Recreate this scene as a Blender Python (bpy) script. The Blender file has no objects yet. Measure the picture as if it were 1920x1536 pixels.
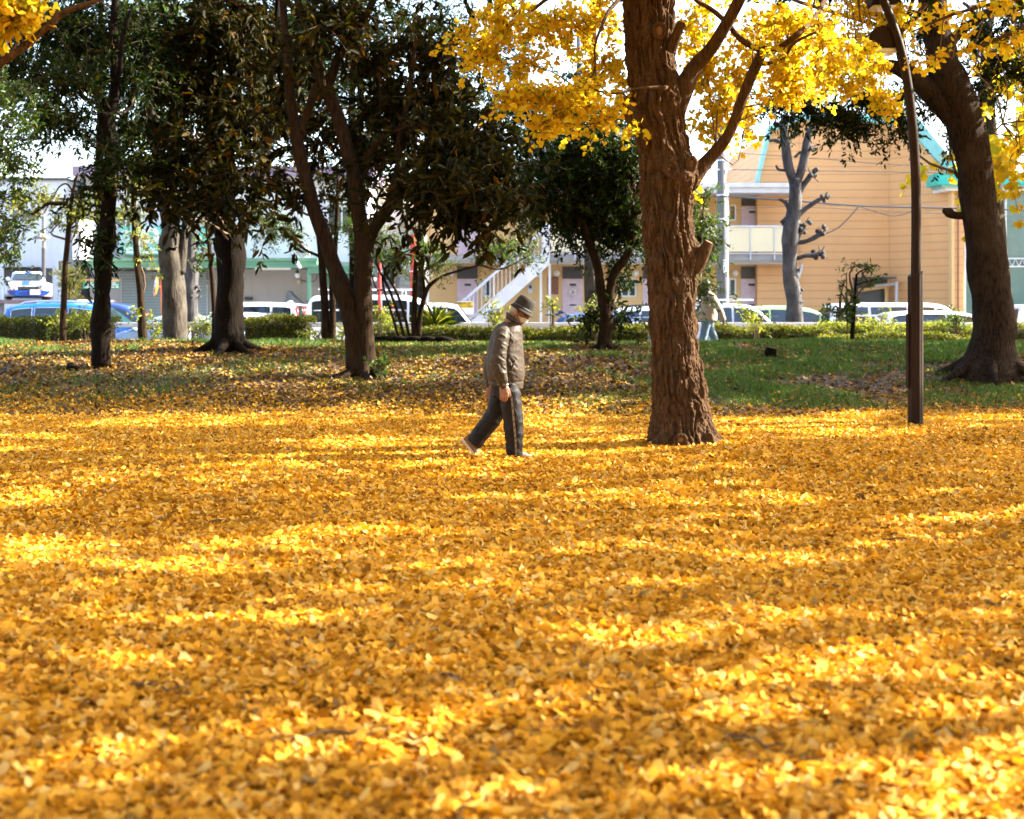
import bpy, bmesh, math, random
import numpy as np
from mathutils import Vector, Matrix
rng = np.random.default_rng(11)
random.seed(11)
R = math.radians
F, HZ, CH = 2667.0, 577.0, 1.5            # focal length in photo pixels, horizon row, eye height
scene = bpy.context.scene
COL = scene.collection
SUN_AZ, SUN_EL = 13.0, 33.0               # sun: to the right and a little beyond the scene
SUNV = np.array([math.cos(R(SUN_AZ))*math.cos(R(SUN_EL)), math.sin(R(SUN_AZ))*math.cos(R(SUN_EL)), math.sin(R(SUN_EL))])

def P(px, py, Y):
    return np.array([(px-960.0)/F*Y, Y, CH-(py-HZ)/F*Y])

def sstep(a, b, x):
    t = np.clip((np.asarray(x, float)-a)/(b-a), 0, 1)
    return t*t*(3-2*t)

def vnoise(x, y, seed=0):
    """smooth value noise, arrays in, 0..1 out"""
    x = np.asarray(x, float); y = np.asarray(y, float)
    xi = np.floor(x).astype(np.int64); yi = np.floor(y).astype(np.int64)
    fx = x-xi; fy = y-yi
    fx = fx*fx*(3-2*fx); fy = fy*fy*(3-2*fy)
    def h(a, b):
        n = (a*374761393 + b*668265263 + seed*1442695041) & 0x7fffffff
        n = ((n ^ (n >> 13))*1274126177) & 0x7fffffff
        return ((n ^ (n >> 16)) & 0xffff)/65535.0
    return (h(xi, yi)*(1-fx)+h(xi+1, yi)*fx)*(1-fy)+(h(xi, yi+1)*(1-fx)+h(xi+1, yi+1)*fx)*fy

def gz(x, Y):
    """height of the park ground: flat leaf carpet, bank, path, road"""
    x = np.asarray(x, float); Y = np.asarray(Y, float)
    z = 0.80*sstep(19.6, 28.0, Y) - 0.36*sstep(28.0, 30.2, Y) - 0.56*sstep(34.6, 36.2, Y)
    amp = 1-sstep(30, 35, Y)
    z = z + amp*(0.10*(vnoise(x*0.35+9, Y*0.35, 3)-0.5) + 0.05*(vnoise(x*1.1, Y*1.1, 4)-0.5))*sstep(2, 12, Y)*0.9
    return z

# ---------------------------------------------------------------- object helpers
ORG = {}
def thing(name, label, cat, loc, group=None):
    o = bpy.data.objects.new(name, None); COL.objects.link(o)
    o.location = loc; o.empty_display_size = 0.2
    o['label'] = label; o['category'] = cat
    if group: o['group'] = group
    ORG[o.name] = np.array(loc, float)
    return o

def tag(o, label=None, cat=None, group=None, kind=None):
    if label: o['label'] = label
    if cat: o['category'] = cat
    if group: o['group'] = group
    if kind: o['kind'] = kind
    return o

def link_mesh(name, me, m, parent=None):
    o = bpy.data.objects.new(name, me); COL.objects.link(o)
    if m: me.materials.append(m)
    if parent:
        o.parent = parent
        ORG[o.name] = ORG[parent.name]
    return o

def raw_mesh(name, V, Q, m, parent=None, smooth=False):
    """numpy verts (n,3), quads (k,4)"""
    V = np.asarray(V, np.float32)
    if parent: V = V-ORG[parent.name].astype(np.float32)
    me = bpy.data.meshes.new(name)
    me.vertices.add(len(V)); me.vertices.foreach_set('co', np.ascontiguousarray(V).ravel())
    Q = np.asarray(Q, np.int32); k = Q.shape[1]
    me.loops.add(Q.size); me.loops.foreach_set('vertex_index', np.ascontiguousarray(Q).ravel())
    me.polygons.add(len(Q))
    me.polygons.foreach_set('loop_start', np.arange(0, Q.size, k, dtype=np.int32))
    if smooth: me.polygons.foreach_set('use_smooth', np.ones(len(Q), bool))
    me.update(calc_edges=True)
    return link_mesh(name, me, m, parent)

def resample(pts, n):
    """Catmull-Rom through rows of any width"""
    p = np.asarray(pts, float)
    if len(p) < 3:
        t = np.linspace(0, 1, n)[:, None]
        return p[0]*(1-t)+p[-1]*t
    q = np.vstack([2*p[0]-p[1], p, 2*p[-1]-p[-2]])
    out = []
    for u in np.linspace(0, len(p)-1-1e-6, n):
        i = int(u); t = u-i
        a, b, c, d = q[i], q[i+1], q[i+2], q[i+3]
        out.append(0.5*((2*b)+(-a+c)*t+(2*a-5*b+4*c-d)*t*t+(-a+3*b-3*c+d)*t**3))
    return np.array(out)

class MB:
    def __init__(s): s.v = []; s.f = []
    def add(s, V, Fc):
        o = len(s.v); s.v.extend([tuple(map(float, q)) for q in V]); s.f.extend([tuple(int(i)+o for i in f) for f in Fc]); return s
    def box(s, x0, x1, y0, y1, z0, z1):
        V = [(x, y, z) for z in (z0, z1) for y in (y0, y1) for x in (x0, x1)]
        return s.add(V, [(0, 2, 3, 1), (4, 5, 7, 6), (0, 1, 5, 4), (2, 6, 7, 3), (0, 4, 6, 2), (1, 3, 7, 5)])
    def pbox(s, px0, px1, py0, py1, Y, y0, y1):
        """box whose front is a photo rectangle taken at distance Y"""
        a = P(px0, py1, Y); b = P(px1, py0, Y)
        return s.box(a[0], b[0], y0, y1, a[2], b[2])
    def prism(s, poly, y0, y1):
        """(x,z) polygon extruded in y"""
        n = len(poly)
        V = [(x, y0, z) for x, z in poly]+[(x, y1, z) for x, z in poly]
        return s.add(V, [tuple(range(n)), tuple(range(2*n-1, n-1, -1))]+[(i, i+n, (i+1) % n+n, (i+1) % n) for i in range(n)])
    def tube(s, pts, rad, seg=8, cap=True, wob=0.0, flat=1.0):
        p = np.asarray(pts, float); n = len(p)
        r = np.broadcast_to(np.asarray(rad, float), (n,))
        T = np.gradient(p, axis=0); T /= np.linalg.norm(T, axis=1)[:, None]+1e-9
        up = np.array([0, 1.0, 0]) if abs(T[0][1]) < 0.9 else np.array([1.0, 0, 0])
        u = np.cross(T[0], up); u /= np.linalg.norm(u)
        V = []; ang = np.linspace(0, 2*math.pi, seg, endpoint=False)
        for i in range(n):
            u = u-T[i]*np.dot(u, T[i]); u /= np.linalg.norm(u)+1e-9
            w = np.cross(T[i], u)
            k = np.ones(seg) if not wob else 1+wob*(vnoise(np.cos(ang)*1.5+7+i*0.05, np.sin(ang)*1.5+i*0.33, 5)-0.5)*2
            for a, kk in zip(ang, k):
                V.append(p[i]+r[i]*kk*(math.cos(a)*u+math.sin(a)*w*flat))
        Fc = [(i*seg+j, i*seg+(j+1) % seg, (i+1)*seg+(j+1) % seg, (i+1)*seg+j) for i in range(n-1) for j in range(seg)]
        if cap: Fc += [tuple(range(seg-1, -1, -1)), tuple((n-1)*seg+j for j in range(seg))]
        return s.add(V, Fc)
    def loft(s, rows, seg=20):
        """rows of (cx,cy,cz,rx,ry[,shear]) horizontal ellipses"""
        V = []; n = len(rows)
        for r in rows:
            sh = r[5] if len(r) > 5 else 0
            for j in range(seg):
                a = 2*math.pi*j/seg
                V.append((r[0]+r[3]*math.cos(a), r[1]+r[4]*math.sin(a), r[2]+sh*r[3]*math.cos(a)))
        Fc = [(i*seg+j, i*seg+(j+1) % seg, (i+1)*seg+(j+1) % seg, (i+1)*seg+j) for i in range(n-1) for j in range(seg)]
        Fc += [tuple(range(seg-1, -1, -1)), tuple((n-1)*seg+j for j in range(seg))]
        return s.add(V, Fc)
    def ell(s, c, rx, ry, rz, rot=0.0, nu=16, nv=10):
        """ellipsoid, rot = turn in the x-z plane"""
        V = [(0, 0, -1.0)]
        for i in range(1, nv):
            t = -math.pi/2+math.pi*i/nv
            V += [(math.cos(t)*math.cos(2*math.pi*j/nu), math.cos(t)*math.sin(2*math.pi*j/nu), math.sin(t)) for j in range(nu)]
        V.append((0, 0, 1.0)); V = np.array(V)*[rx, ry, rz]
        ca, sa = math.cos(rot), math.sin(rot)
        V = np.stack([V[:, 0]*ca-V[:, 2]*sa, V[:, 1], V[:, 0]*sa+V[:, 2]*ca], 1)+np.asarray(c)
        Fc = [(0, 1+(j+1) % nu, 1+j) for j in range(nu)]
        for i in range(nv-2):
            Fc += [(1+i*nu+j, 1+i*nu+(j+1) % nu, 1+(i+1)*nu+(j+1) % nu, 1+(i+1)*nu+j) for j in range(nu)]
        e = len(V)-1
        Fc += [(1+(nv-2)*nu+j, 1+(nv-2)*nu+(j+1) % nu, e) for j in range(nu)]
        return s.add(V, Fc)
    def cyl(s, a, b, r, seg=12, r2=None):
        return s.tube([a, b], [r, r if r2 is None else r2], seg)
    def build(s, name, m, parent=None, smooth=False, bevel=0.0):
        me = bpy.data.meshes.new(name)
        V = np.array(s.v)
        if parent is not None: V = V-ORG[parent.name]
        me.from_pydata([tuple(q) for q in V], [], s.f)
        if bevel:
            bm = bmesh.new(); bm.from_mesh(me)
            bmesh.ops.recalc_face_normals(bm, faces=bm.faces)
            es = [e for e in bm.edges if len(e.link_faces) == 2 and e.calc_face_angle(0) > 0.5]
            bmesh.ops.bevel(bm, geom=es, offset=bevel, segments=2, affect='EDGES', clamp_overlap=True)
            bm.to_mesh(me); bm.free()
        if smooth: me.polygons.foreach_set('use_smooth', np.ones(len(me.polygons), bool))
        me.validate(); me.update()
        o = link_mesh(name, me, m, parent)
        if parent is None: ORG[o.name] = np.zeros(3)
        return o

def remeshed(mb, name, m, parent, voxel, wrinkle=None, smooth_it=4):
    """join closed volumes into one continuous skin"""
    o = mb.build(name, m, parent)
    md = o.modifiers.new('r', 'REMESH'); md.mode = 'VOXEL'; md.voxel_size = voxel
    ms = o.modifiers.new('s', 'SMOOTH'); ms.iterations = smooth_it; ms.factor = 0.5
    dg = bpy.context.evaluated_depsgraph_get()
    me = bpy.data.meshes.new_from_object(o.evaluated_get(dg))
    o.modifiers.clear(); old = o.data; o.data = me; bpy.data.meshes.remove(old)
    if not me.materials: me.materials.append(m)
    n = len(me.vertices)
    if wrinkle:
        co = np.empty(n*3, np.float32); me.vertices.foreach_get('co', co); co = co.reshape(-1, 3)
        no = np.empty(n*3, np.float32); me.vertex_normals.foreach_get('vector', no); no = no.reshape(-1, 3)
        co = co+no*wrinkle(co)[:, None]
        me.vertices.foreach_set('co', co.astype(np.float32).ravel())
    me.polygons.foreach_set('use_smooth', np.ones(len(me.polygons), bool)); me.update()
    return o

# ---------------------------------------------------------------- materials
def new_mat(name):
    m = bpy.data.materials.new(name); m.use_nodes = True
    nt = m.node_tree; nt.nodes.clear()
    out = nt.nodes.new('ShaderNodeOutputMaterial')
    return m, nt, out
def nd(nt, t, **kw):
    n = nt.nodes.new(t)
    for k, v in kw.items():
        if k in n.inputs: n.inputs[k].default_value = v
        else: setattr(n, k, v)
    return n
def ramp(nt, fac, stops):
    r = nt.nodes.new('ShaderNodeValToRGB'); e = r.color_ramp.elements
    while len(e) < len(stops): e.new(0.5)
    for q, (p, c) in zip(e, stops): q.position = p; q.color = (*c, 1)
    nt.links.new(fac, r.inputs[0]); return r

def mat(name, c, rough=0.7, c2=None, scale=4.0, bump=0.0, bscale=None, metal=0.0, coat=0.0, spec=0.5, stretch=(1, 1, 1)):
    m, nt, out = new_mat(name); L = nt.links
    b = nd(nt, 'ShaderNodeBsdfPrincipled', Roughness=rough, Metallic=metal)
    b.inputs['Base Color'].default_value = (*c, 1); b.inputs['Coat Weight'].default_value = coat
    b.inputs['Specular IOR Level'].default_value = spec
    tc = nd(nt, 'ShaderNodeTexCoord'); mp = nd(nt, 'ShaderNodeMapping'); mp.inputs['Scale'].default_value = stretch
    L.new(tc.outputs['Object'], mp.inputs[0])
    if c2 is None: c2 = tuple(q*0.82 for q in c)
    nz = nd(nt, 'ShaderNodeTexNoise', Scale=scale, Detail=6.0, Roughness=0.6); L.new(mp.outputs[0], nz.inputs['Vector'])
    r = ramp(nt, nz.outputs['Fac'], [(0.35, c), (0.68, c2)]); L.new(r.outputs[0], b.inputs['Base Color'])
    if bump:
        n2 = nd(nt, 'ShaderNodeTexNoise', Scale=bscale or scale*4, Detail=5.0); L.new(mp.outputs[0], n2.inputs['Vector'])
        bp = nd(nt, 'ShaderNodeBump', Strength=bump, Distance=0.02); L.new(n2.outputs['Fac'], bp.inputs['Height']); L.new(bp.outputs[0], b.inputs['Normal'])
    L.new(b.outputs[0], out.inputs[0]); return m

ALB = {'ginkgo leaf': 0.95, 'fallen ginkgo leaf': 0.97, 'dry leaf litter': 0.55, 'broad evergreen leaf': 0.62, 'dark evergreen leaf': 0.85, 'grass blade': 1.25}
def leaf_mat(name, stops, trans=0.45, rough=0.55, tint=(1.15, 1.1, 0.7), spec=0.3):
    stops = [(p, tuple(q*ALB.get(name, 1.0) for q in c)) for p, c in stops]
    m, nt, out = new_mat(name); L = nt.links
    g = nd(nt, 'ShaderNodeNewGeometry')
    r = ramp(nt, g.outputs['Random Per Island'], stops)
    b = nd(nt, 'ShaderNodeBsdfPrincipled', Roughness=rough); b.inputs['Specular IOR Level'].default_value = spec
    L.new(r.outputs[0], b.inputs['Base Color'])
    t = nd(nt, 'ShaderNodeBsdfTranslucent')
    mx = nd(nt, 'ShaderNodeMixRGB', blend_type='MULTIPLY'); mx.inputs[0].default_value = 1; mx.inputs[2].default_value = (*tint, 1)
    L.new(r.outputs[0], mx.inputs[1]); L.new(mx.outputs[0], t.inputs[0])
    s = nd(nt, 'ShaderNodeMixShader'); s.inputs[0].default_value = trans
    L.new(b.outputs[0], s.inputs[1]); L.new(t.outputs[0], s.inputs[2]); L.new(s.outputs[0], out.inputs[0]); return m

def bark_mat(name, c, c2, vs=3.0, hs=26.0, bump=0.8, lichen=None):
    c = tuple(q*0.85 for q in c); c2 = tuple(q*0.85 for q in c2)
    m, nt, out = new_mat(name); L = nt.links
    b = nd(nt, 'ShaderNodeBsdfPrincipled', Roughness=0.9); b.inputs['Specular IOR Level'].default_value = 0.08
    tc = nd(nt, 'ShaderNodeTexCoord'); mp = nd(nt, 'ShaderNodeMapping'); mp.inputs['Scale'].default_value = (hs, hs, vs)
    L.new(tc.outputs['Object'], mp.inputs[0])
    n1 = nd(nt, 'ShaderNodeTexNoise', Scale=1.0, Detail=6.0, Roughness=0.65, Distortion=0.4); L.new(mp.outputs[0], n1.inputs['Vector'])
    n2 = nd(nt, 'ShaderNodeTexNoise', Scale=2.2, Detail=4.0); L.new(tc.outputs['Object'], n2.inputs['Vector'])
    r = ramp(nt, n1.outputs['Fac'], [(0.35, c2), (0.6, c)])
    last = r.outputs[0]
    mx = nd(nt, 'ShaderNodeMixRGB', blend_type='MIX'); mx.inputs[2].default_value = (*(lichen or tuple(q*0.7 for q in c)), 1)
    r2 = ramp(nt, n2.outputs['Fac'], [(0.48, (0, 0, 0)), (0.7, (0.7, 0.7, 0.7))])
    L.new(r2.outputs[0], mx.inputs[0]); L.new(last, mx.inputs[1]); L.new(mx.outputs[0], b.inputs['Base Color'])
    bp = nd(nt, 'ShaderNodeBump', Strength=bump, Distance=0.05); L.new(n1.outputs['Fac'], bp.inputs['Height']); L.new(bp.outputs[0], b.inputs['Normal'])
    L.new(b.outputs[0], out.inputs[0]); return m

def siding_mat(name, c, pitch, axis='z', dark=0.6, rough=0.7, width=0.08):
    """boards: a thin groove every pitch metres, as bump and as a darker line in the base colour"""
    m, nt, out = new_mat(name); L = nt.links
    b = nd(nt, 'ShaderNodeBsdfPrincipled', Roughness=rough)
    tc = nd(nt, 'ShaderNodeTexCoord'); sp = nd(nt, 'ShaderNodeSeparateXYZ'); L.new(tc.outputs['Object'], sp.inputs[0])
    mu = nd(nt, 'ShaderNodeMath', operation='MULTIPLY'); mu.inputs[1].default_value = 1/pitch; L.new(sp.outputs[{'x': 0, 'y': 1, 'z': 2}[axis]], mu.inputs[0])
    fr = nd(nt, 'ShaderNodeMath', operation='FRACT'); L.new(mu.outputs[0], fr.inputs[0])
    lt = nd(nt, 'ShaderNodeMath', operation='LESS_THAN'); lt.inputs[1].default_value = width; L.new(fr.outputs[0], lt.inputs[0])
    nz = nd(nt, 'ShaderNodeTexNoise', Scale=0.9, Detail=5.0); L.new(tc.outputs['Object'], nz.inputs['Vector'])
    r = ramp(nt, nz.outputs['Fac'], [(0.3, c), (0.75, tuple(q*0.9 for q in c))])
    mx = nd(nt, 'ShaderNodeMixRGB'); L.new(lt.outputs[0], mx.inputs[0]); L.new(r.outputs[0], mx.inputs[1]); mx.inputs[2].default_value = (*tuple(q*dark for q in c), 1)
    L.new(mx.outputs[0], b.inputs['Base Color'])
    bp = nd(nt, 'ShaderNodeBump', Strength=0.5, Distance=0.02); bp.invert = True; L.new(lt.outputs[0], bp.inputs['Height']); L.new(bp.outputs[0], b.inputs['Normal'])
    L.new(b.outputs[0], out.inputs[0]); return m

def brick_mat(name, c, c2, mortar, scale):
    m, nt, out = new_mat(name); L = nt.links
    b = nd(nt, 'ShaderNodeBsdfPrincipled', Roughness=0.85)
    tc = nd(nt, 'ShaderNodeTexCoord'); sp = nd(nt, 'ShaderNodeSeparateXYZ'); cb = nd(nt, 'ShaderNodeCombineXYZ')
    L.new(tc.outputs['Object'], sp.inputs[0]); L.new(sp.outputs[0], cb.inputs[0]); L.new(sp.outputs[2], cb.inputs[1])
    br = nd(nt, 'ShaderNodeTexBrick', Scale=scale); br.inputs['Color1'].default_value = (*c, 1); br.inputs['Color2'].default_value = (*c2, 1); br.inputs['Mortar'].default_value = (*mortar, 1)
    L.new(cb.outputs[0], br.inputs[0]); L.new(br.outputs[0], b.inputs['Base Color']); L.new(b.outputs[0], out.inputs[0]); return m

def paint(name, c, rough=0.3, metal=0.0):
    return mat(name, c, rough, tuple(q*0.95 for q in c), 1.5, coat=0.5, metal=metal)

M = {}
M['gk_leaf'] = leaf_mat('ginkgo leaf', [(0, (0.58, 0.35, 0.012)), (0.35, (0.69, 0.45, 0.016)), (0.7, (0.75, 0.53, 0.024)), (0.9, (0.62, 0.55, 0.04)), (1, (0.36, 0.42, 0.04))], 0.58, 0.55, (1.06, 1.10, 0.6), 0.15)
M['fallen'] = leaf_mat('fallen ginkgo leaf', [(0, (0.22, 0.09, 0.008)), (0.12, (0.50, 0.22, 0.010)), (0.42, (0.68, 0.335, 0.020)), (0.70, (0.76, 0.41, 0.036)), (0.87, (0.76, 0.48, 0.10)), (0.96, (0.66, 0.46, 0.16)), (1, (0.12, 0.06, 0.02))], 0.25, 0.6, (1.06, 1.02, 0.6), 0.12)
M['litter'] = leaf_mat('dry leaf litter', [(0, (0.10, 0.05, 0.02)), (0.3, (0.22, 0.11, 0.03)), (0.6, (0.42, 0.22, 0.03)), (0.8, (0.62, 0.34, 0.04)), (1, (0.16, 0.12, 0.10))], 0.15, 0.6)
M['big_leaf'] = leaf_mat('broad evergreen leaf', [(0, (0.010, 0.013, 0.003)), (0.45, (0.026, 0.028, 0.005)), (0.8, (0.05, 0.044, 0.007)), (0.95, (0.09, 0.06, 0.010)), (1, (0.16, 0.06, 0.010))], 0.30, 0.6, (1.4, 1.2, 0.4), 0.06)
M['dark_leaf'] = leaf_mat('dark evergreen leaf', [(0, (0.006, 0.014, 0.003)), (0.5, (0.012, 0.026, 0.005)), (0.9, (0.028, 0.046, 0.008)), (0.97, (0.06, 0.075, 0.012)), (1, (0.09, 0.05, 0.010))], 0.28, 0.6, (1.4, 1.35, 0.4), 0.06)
M['mid_leaf'] = leaf_mat('green leaf', [(0, (0.025, 0.05, 0.012)), (0.5, (0.045, 0.085, 0.018)), (1, (0.09, 0.13, 0.025))], 0.42, 0.4, (1.4, 1.5, 0.5))
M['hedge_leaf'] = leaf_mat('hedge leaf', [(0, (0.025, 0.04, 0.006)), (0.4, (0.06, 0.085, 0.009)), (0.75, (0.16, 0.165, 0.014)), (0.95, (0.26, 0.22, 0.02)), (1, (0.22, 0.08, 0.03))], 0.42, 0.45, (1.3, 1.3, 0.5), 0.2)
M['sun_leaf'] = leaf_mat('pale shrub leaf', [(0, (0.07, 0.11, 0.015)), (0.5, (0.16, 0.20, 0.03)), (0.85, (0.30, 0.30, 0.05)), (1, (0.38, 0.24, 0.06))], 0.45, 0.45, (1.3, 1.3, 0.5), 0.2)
M['grass'] = leaf_mat('grass blade', [(0, (0.025, 0.06, 0.010)), (0.5, (0.05, 0.11, 0.018)), (0.85, (0.09, 0.15, 0.03)), (1, (0.20, 0.17, 0.06))], 0.35, 0.6, (1.2, 1.3, 0.5))
M['gk_bark'] = bark_mat('ginkgo bark', (0.120, 0.066, 0.032), (0.040, 0.020, 0.010), 7.0, 40.0, 0.7, (0.085, 0.050, 0.027))
M['brown_bark'] = bark_mat('brown bark', (0.040, 0.024, 0.012), (0.013, 0.007, 0.004), 4.0, 22.0, 0.9)
M['dark_bark'] = bark_mat('dark bark', (0.012, 0.0075, 0.004), (0.004, 0.0025, 0.0015), 4.0, 24.0, 1.0)
M['camphor_bark'] = bark_mat('camphor bark', (0.055, 0.035, 0.022), (0.012, 0.008, 0.005), 8.0, 30.0, 1.6, (0.06, 0.046, 0.032))
M['grey_bark'] = bark_mat('grey bark', (0.085, 0.072, 0.058), (0.04, 0.033, 0.026), 5.0, 20.0, 0.9, (0.125, 0.11, 0.085))
M['plane_bark'] = bark_mat('pruned plane bark', (0.095, 0.09, 0.092), (0.045, 0.043, 0.046), 2.5, 9.0, 0.9, (0.14, 0.135, 0.13))
M['cut_wood'] = mat('cut wood', (0.20, 0.095, 0.035), 0.8, (0.11, 0.05, 0.018), 14)
M['twig'] = mat('twig', (0.10, 0.06, 0.03), 0.9)
SKY_STR, SUN_STR, EXPO = 0.13, 5.0, 2.75
# ---------------------------------------------------------------- leaves
T_GK = np.array([(0, 0, 0), (-.50, .62, .07), (-.30, .96, .10), (0, .84, 0), (.30, .96, .10), (.50, .62, .07)])
Q_GK = np.array([(0, 3, 2, 1), (0, 5, 4, 3)])
T_GKS = np.vstack([T_GK, [(-.018, 0, 0), (.018, 0, 0), (.10, -.62, .05), (.065, -.63, .05)]])       # with its stalk
Q_GKS = np.vstack([Q_GK, [(6, 9, 8, 7)]])
T_EV = np.array([(0, 0, 0), (-.42, .35, .10), (-.36, .74, .08), (0, 1.0, -.05), (.36, .74, .08), (.42, .35, .10)])
Q_EV = np.array([(0, 3, 2, 1), (0, 5, 4, 3)])
T_GR = np.array([(-.5, 0, 0), (.5, 0, 0), (.32, .6, .12), (-.32, .6, .12), (.06, 1., .38), (-.06, 1., .38)])
Q_GR = np.array([(0, 1, 2, 3), (3, 2, 4, 5)])

def unit(v): return v/(np.linalg.norm(v, axis=-1, keepdims=True)+1e-9)

def stamp(T, Q, base, d, n, length, width, curl=1.0):
    """copies of a leaf template: base point, direction, normal, size"""
    N = len(base)
    d = unit(d); n = unit(n-d*np.sum(n*d, 1, keepdims=True)); s = np.cross(d, n)
    L = np.broadcast_to(length, (N,))[:, None, None]; W = np.broadcast_to(width, (N,))[:, None, None]
    V = base[:, None, :]+T[None, :, 0:1]*W*s[:, None, :]+T[None, :, 1:2]*L*d[:, None, :]+T[None, :, 2:3]*L*np.broadcast_to(curl, (N,))[:, None, None]*n[:, None, :]
    Qs = (Q[None]+(np.arange(N)*len(T))[:, None, None]).reshape(-1, 4)
    return V.reshape(-1, 3), Qs

def leaf_cluster(C, A, k, L, W, T, Q, spread=0.8, droop=0.3, var=0.25, up=0.6, jit=0.03):
    C = np.repeat(C, k, 0); A = np.repeat(A, k, 0); N = len(C)
    d = A*0.6+unit(rng.normal(size=(N, 3)))*spread; d[:, 2] -= droop
    n = rng.normal(size=(N, 3))*0.7; n[:, 2] += up
    ln = L*(1+var*rng.normal(size=N)).clip(0.45, 1.6)
    return stamp(T, Q, C+rng.normal(size=(N, 3))*jit, d, n, ln, ln*W)

# sunny patches in the photo: (px, py, half width, half height); crowns out of the picture leave gaps there
PATCH = [(385, 745, 140, 6), (120, 768, 90, 3), (235, 803, 150, 6), (620, 836, 120, 6), (385, 878, 100, 11), (560, 880, 60, 4),
 (30, 948, 60, 13), (1090, 722, 90, 17), (1060, 747, 70, 5), (1500, 757, 170, 6), (1480, 800, 180, 5), (1610, 822, 120, 4),
 (1850, 793, 90, 6), (1060, 812, 70, 4), (1010, 852, 110, 10), (880, 856, 60, 6), (60, 1045, 100, 12), (350, 1075, 90, 12),
 (90, 1016, 90, 8), (590, 1002, 90, 7), (440, 1027, 90, 8), (1450, 1050, 110, 10), (1230, 937, 70, 6), (1130, 1207, 180, 22),
 (1440, 1162, 120, 12), (1500, 1283, 125, 19), (1690, 1268, 80, 9), (200, 1170, 150, 8), (190, 1250, 80, 9), (730, 1362, 90, 16),
 (560, 1430, 110, 20), (720, 1437, 60, 12), (1260, 1480, 110, 14), (1610, 1480, 150, 16), (1760, 1512, 160, 16), (100, 1432, 120, 12),
 (330, 1385, 70, 10), (60, 1512, 90, 15), (1230, 1100, 110, 7), (1700, 1002, 70, 6), (1790, 972, 80, 6), (900, 1500, 90, 12),
 (200, 690, 60, 5), (250, 655, 50, 4), (30, 655, 60, 5), (1650, 735, 60, 5), (1750, 1170, 80, 8), (820, 1110, 70, 6), (560, 1170, 80, 7),
 (1430, 930, 60, 4), (20, 870, 60, 5), (940, 930, 60, 5), (1330, 1350, 80, 10), (1800, 1370, 90, 10)]
def gaps(C, soft=0.22):
    """mask of leaf points to keep: drops those that would shade a sunny patch or the walking man"""
    C = np.asarray(C)
    keep = np.ones(len(C), bool)
    px_ = 960+F*C[:, 0]/np.maximum(C[:, 1], 0.5); py_ = HZ-(C[:, 2]-CH)*F/np.maximum(C[:, 1], 0.5)
    seen = (C[:, 1] > 1) & (px_ > -120) & (px_ < 2040) & (py_ > -70)
    for zref in (0.0, 0.35):
        t = (C[:, 2]-zref)/SUNV[2]; G = C-SUNV*t[:, None]
        gy = np.maximum(G[:, 1], 1.0); gx = 960+F*G[:, 0]/gy; gp = HZ+F*(CH-zref)/gy
        wob = 1+soft*rng.normal(size=len(C))
        for (a, b, c, d) in PATCH:
            if (b < 770) != (zref > 0.1): continue
            rpx = 0.13*F/gy
            q = ((gx-a)/(c+rpx))**2+((gp-b)/(d*1.05+rpx*1.4/gy))**2
            keep &= ~((q*wob < 1) & ~seen)
    for (mx, my, mz, rr) in ((0.02, 13.95, 1.05, 0.30), (0.02, 13.95, 1.35, 0.28), (0.0, 13.9, 0.75, 0.25), (0.06, 13.95, 0.3, 0.2), (2.3, 15.05, 0.35, 0.36), (2.15, 15.05, 2.3, 0.34), (2.1, 15.05, 3.1, 0.3), (2.5, 15.0, 3.75, 0.3)):
        w = C-np.array([mx, my, mz]); t = w@SUNV; dist = np.linalg.norm(w-t[:, None]*SUNV, axis=1)
        keep &= ~((dist < rr) & (t > 0.6) & ~seen)
    return keep

def twigs_in_blob(c, r, nt, length, down=0.25, step=0.09, twig_mb=None, tr=0.006, hub=None):
    """twigs that fill one part of a crown; gives cluster points and directions"""
    c = np.asarray(c, float); r = np.asarray(r, float)
    Cs, As = [], []
    for _ in range(nt):
        q = unit(rng.normal(size=3))*rng.random()**0.4
        s = c+q*r*0.85
        d = unit(q*0.7+rng.normal(size=3)*0.55+np.array([0, 0, -down*rng.random()]))
        ln = length*(0.6+0.8*rng.random()); n = max(3, int(ln/step))
        t = np.linspace(0, 1, n)[:, None]
        p = s+d*ln*(t-0.3)+np.array([0, 0, -1.0])*down*ln*(t**2)*0.6+rng.normal(size=(n, 3))*0.018
        if twig_mb is not None:
            twig_mb.tube(p[::max(1, n//4)], np.linspace(tr, tr*0.35, len(p[::max(1, n//4)])), 3, cap=False)
        Cs.append(p); As.append(np.tile(d, (n, 1)))
    return np.vstack(Cs), np.vstack(As)

def px_path(pts, Y, n=None):
    """photo polyline (px,py,radius px[,dY]) to world rows x,y,z,r"""
    out = []
    for q in pts:
        y = Y+(q[3] if len(q) > 3 else 0)
        out.append((*P(q[0], q[1], y), q[2]/F*y))
    return resample(out, n or max(6, len(pts)*5))

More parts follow.
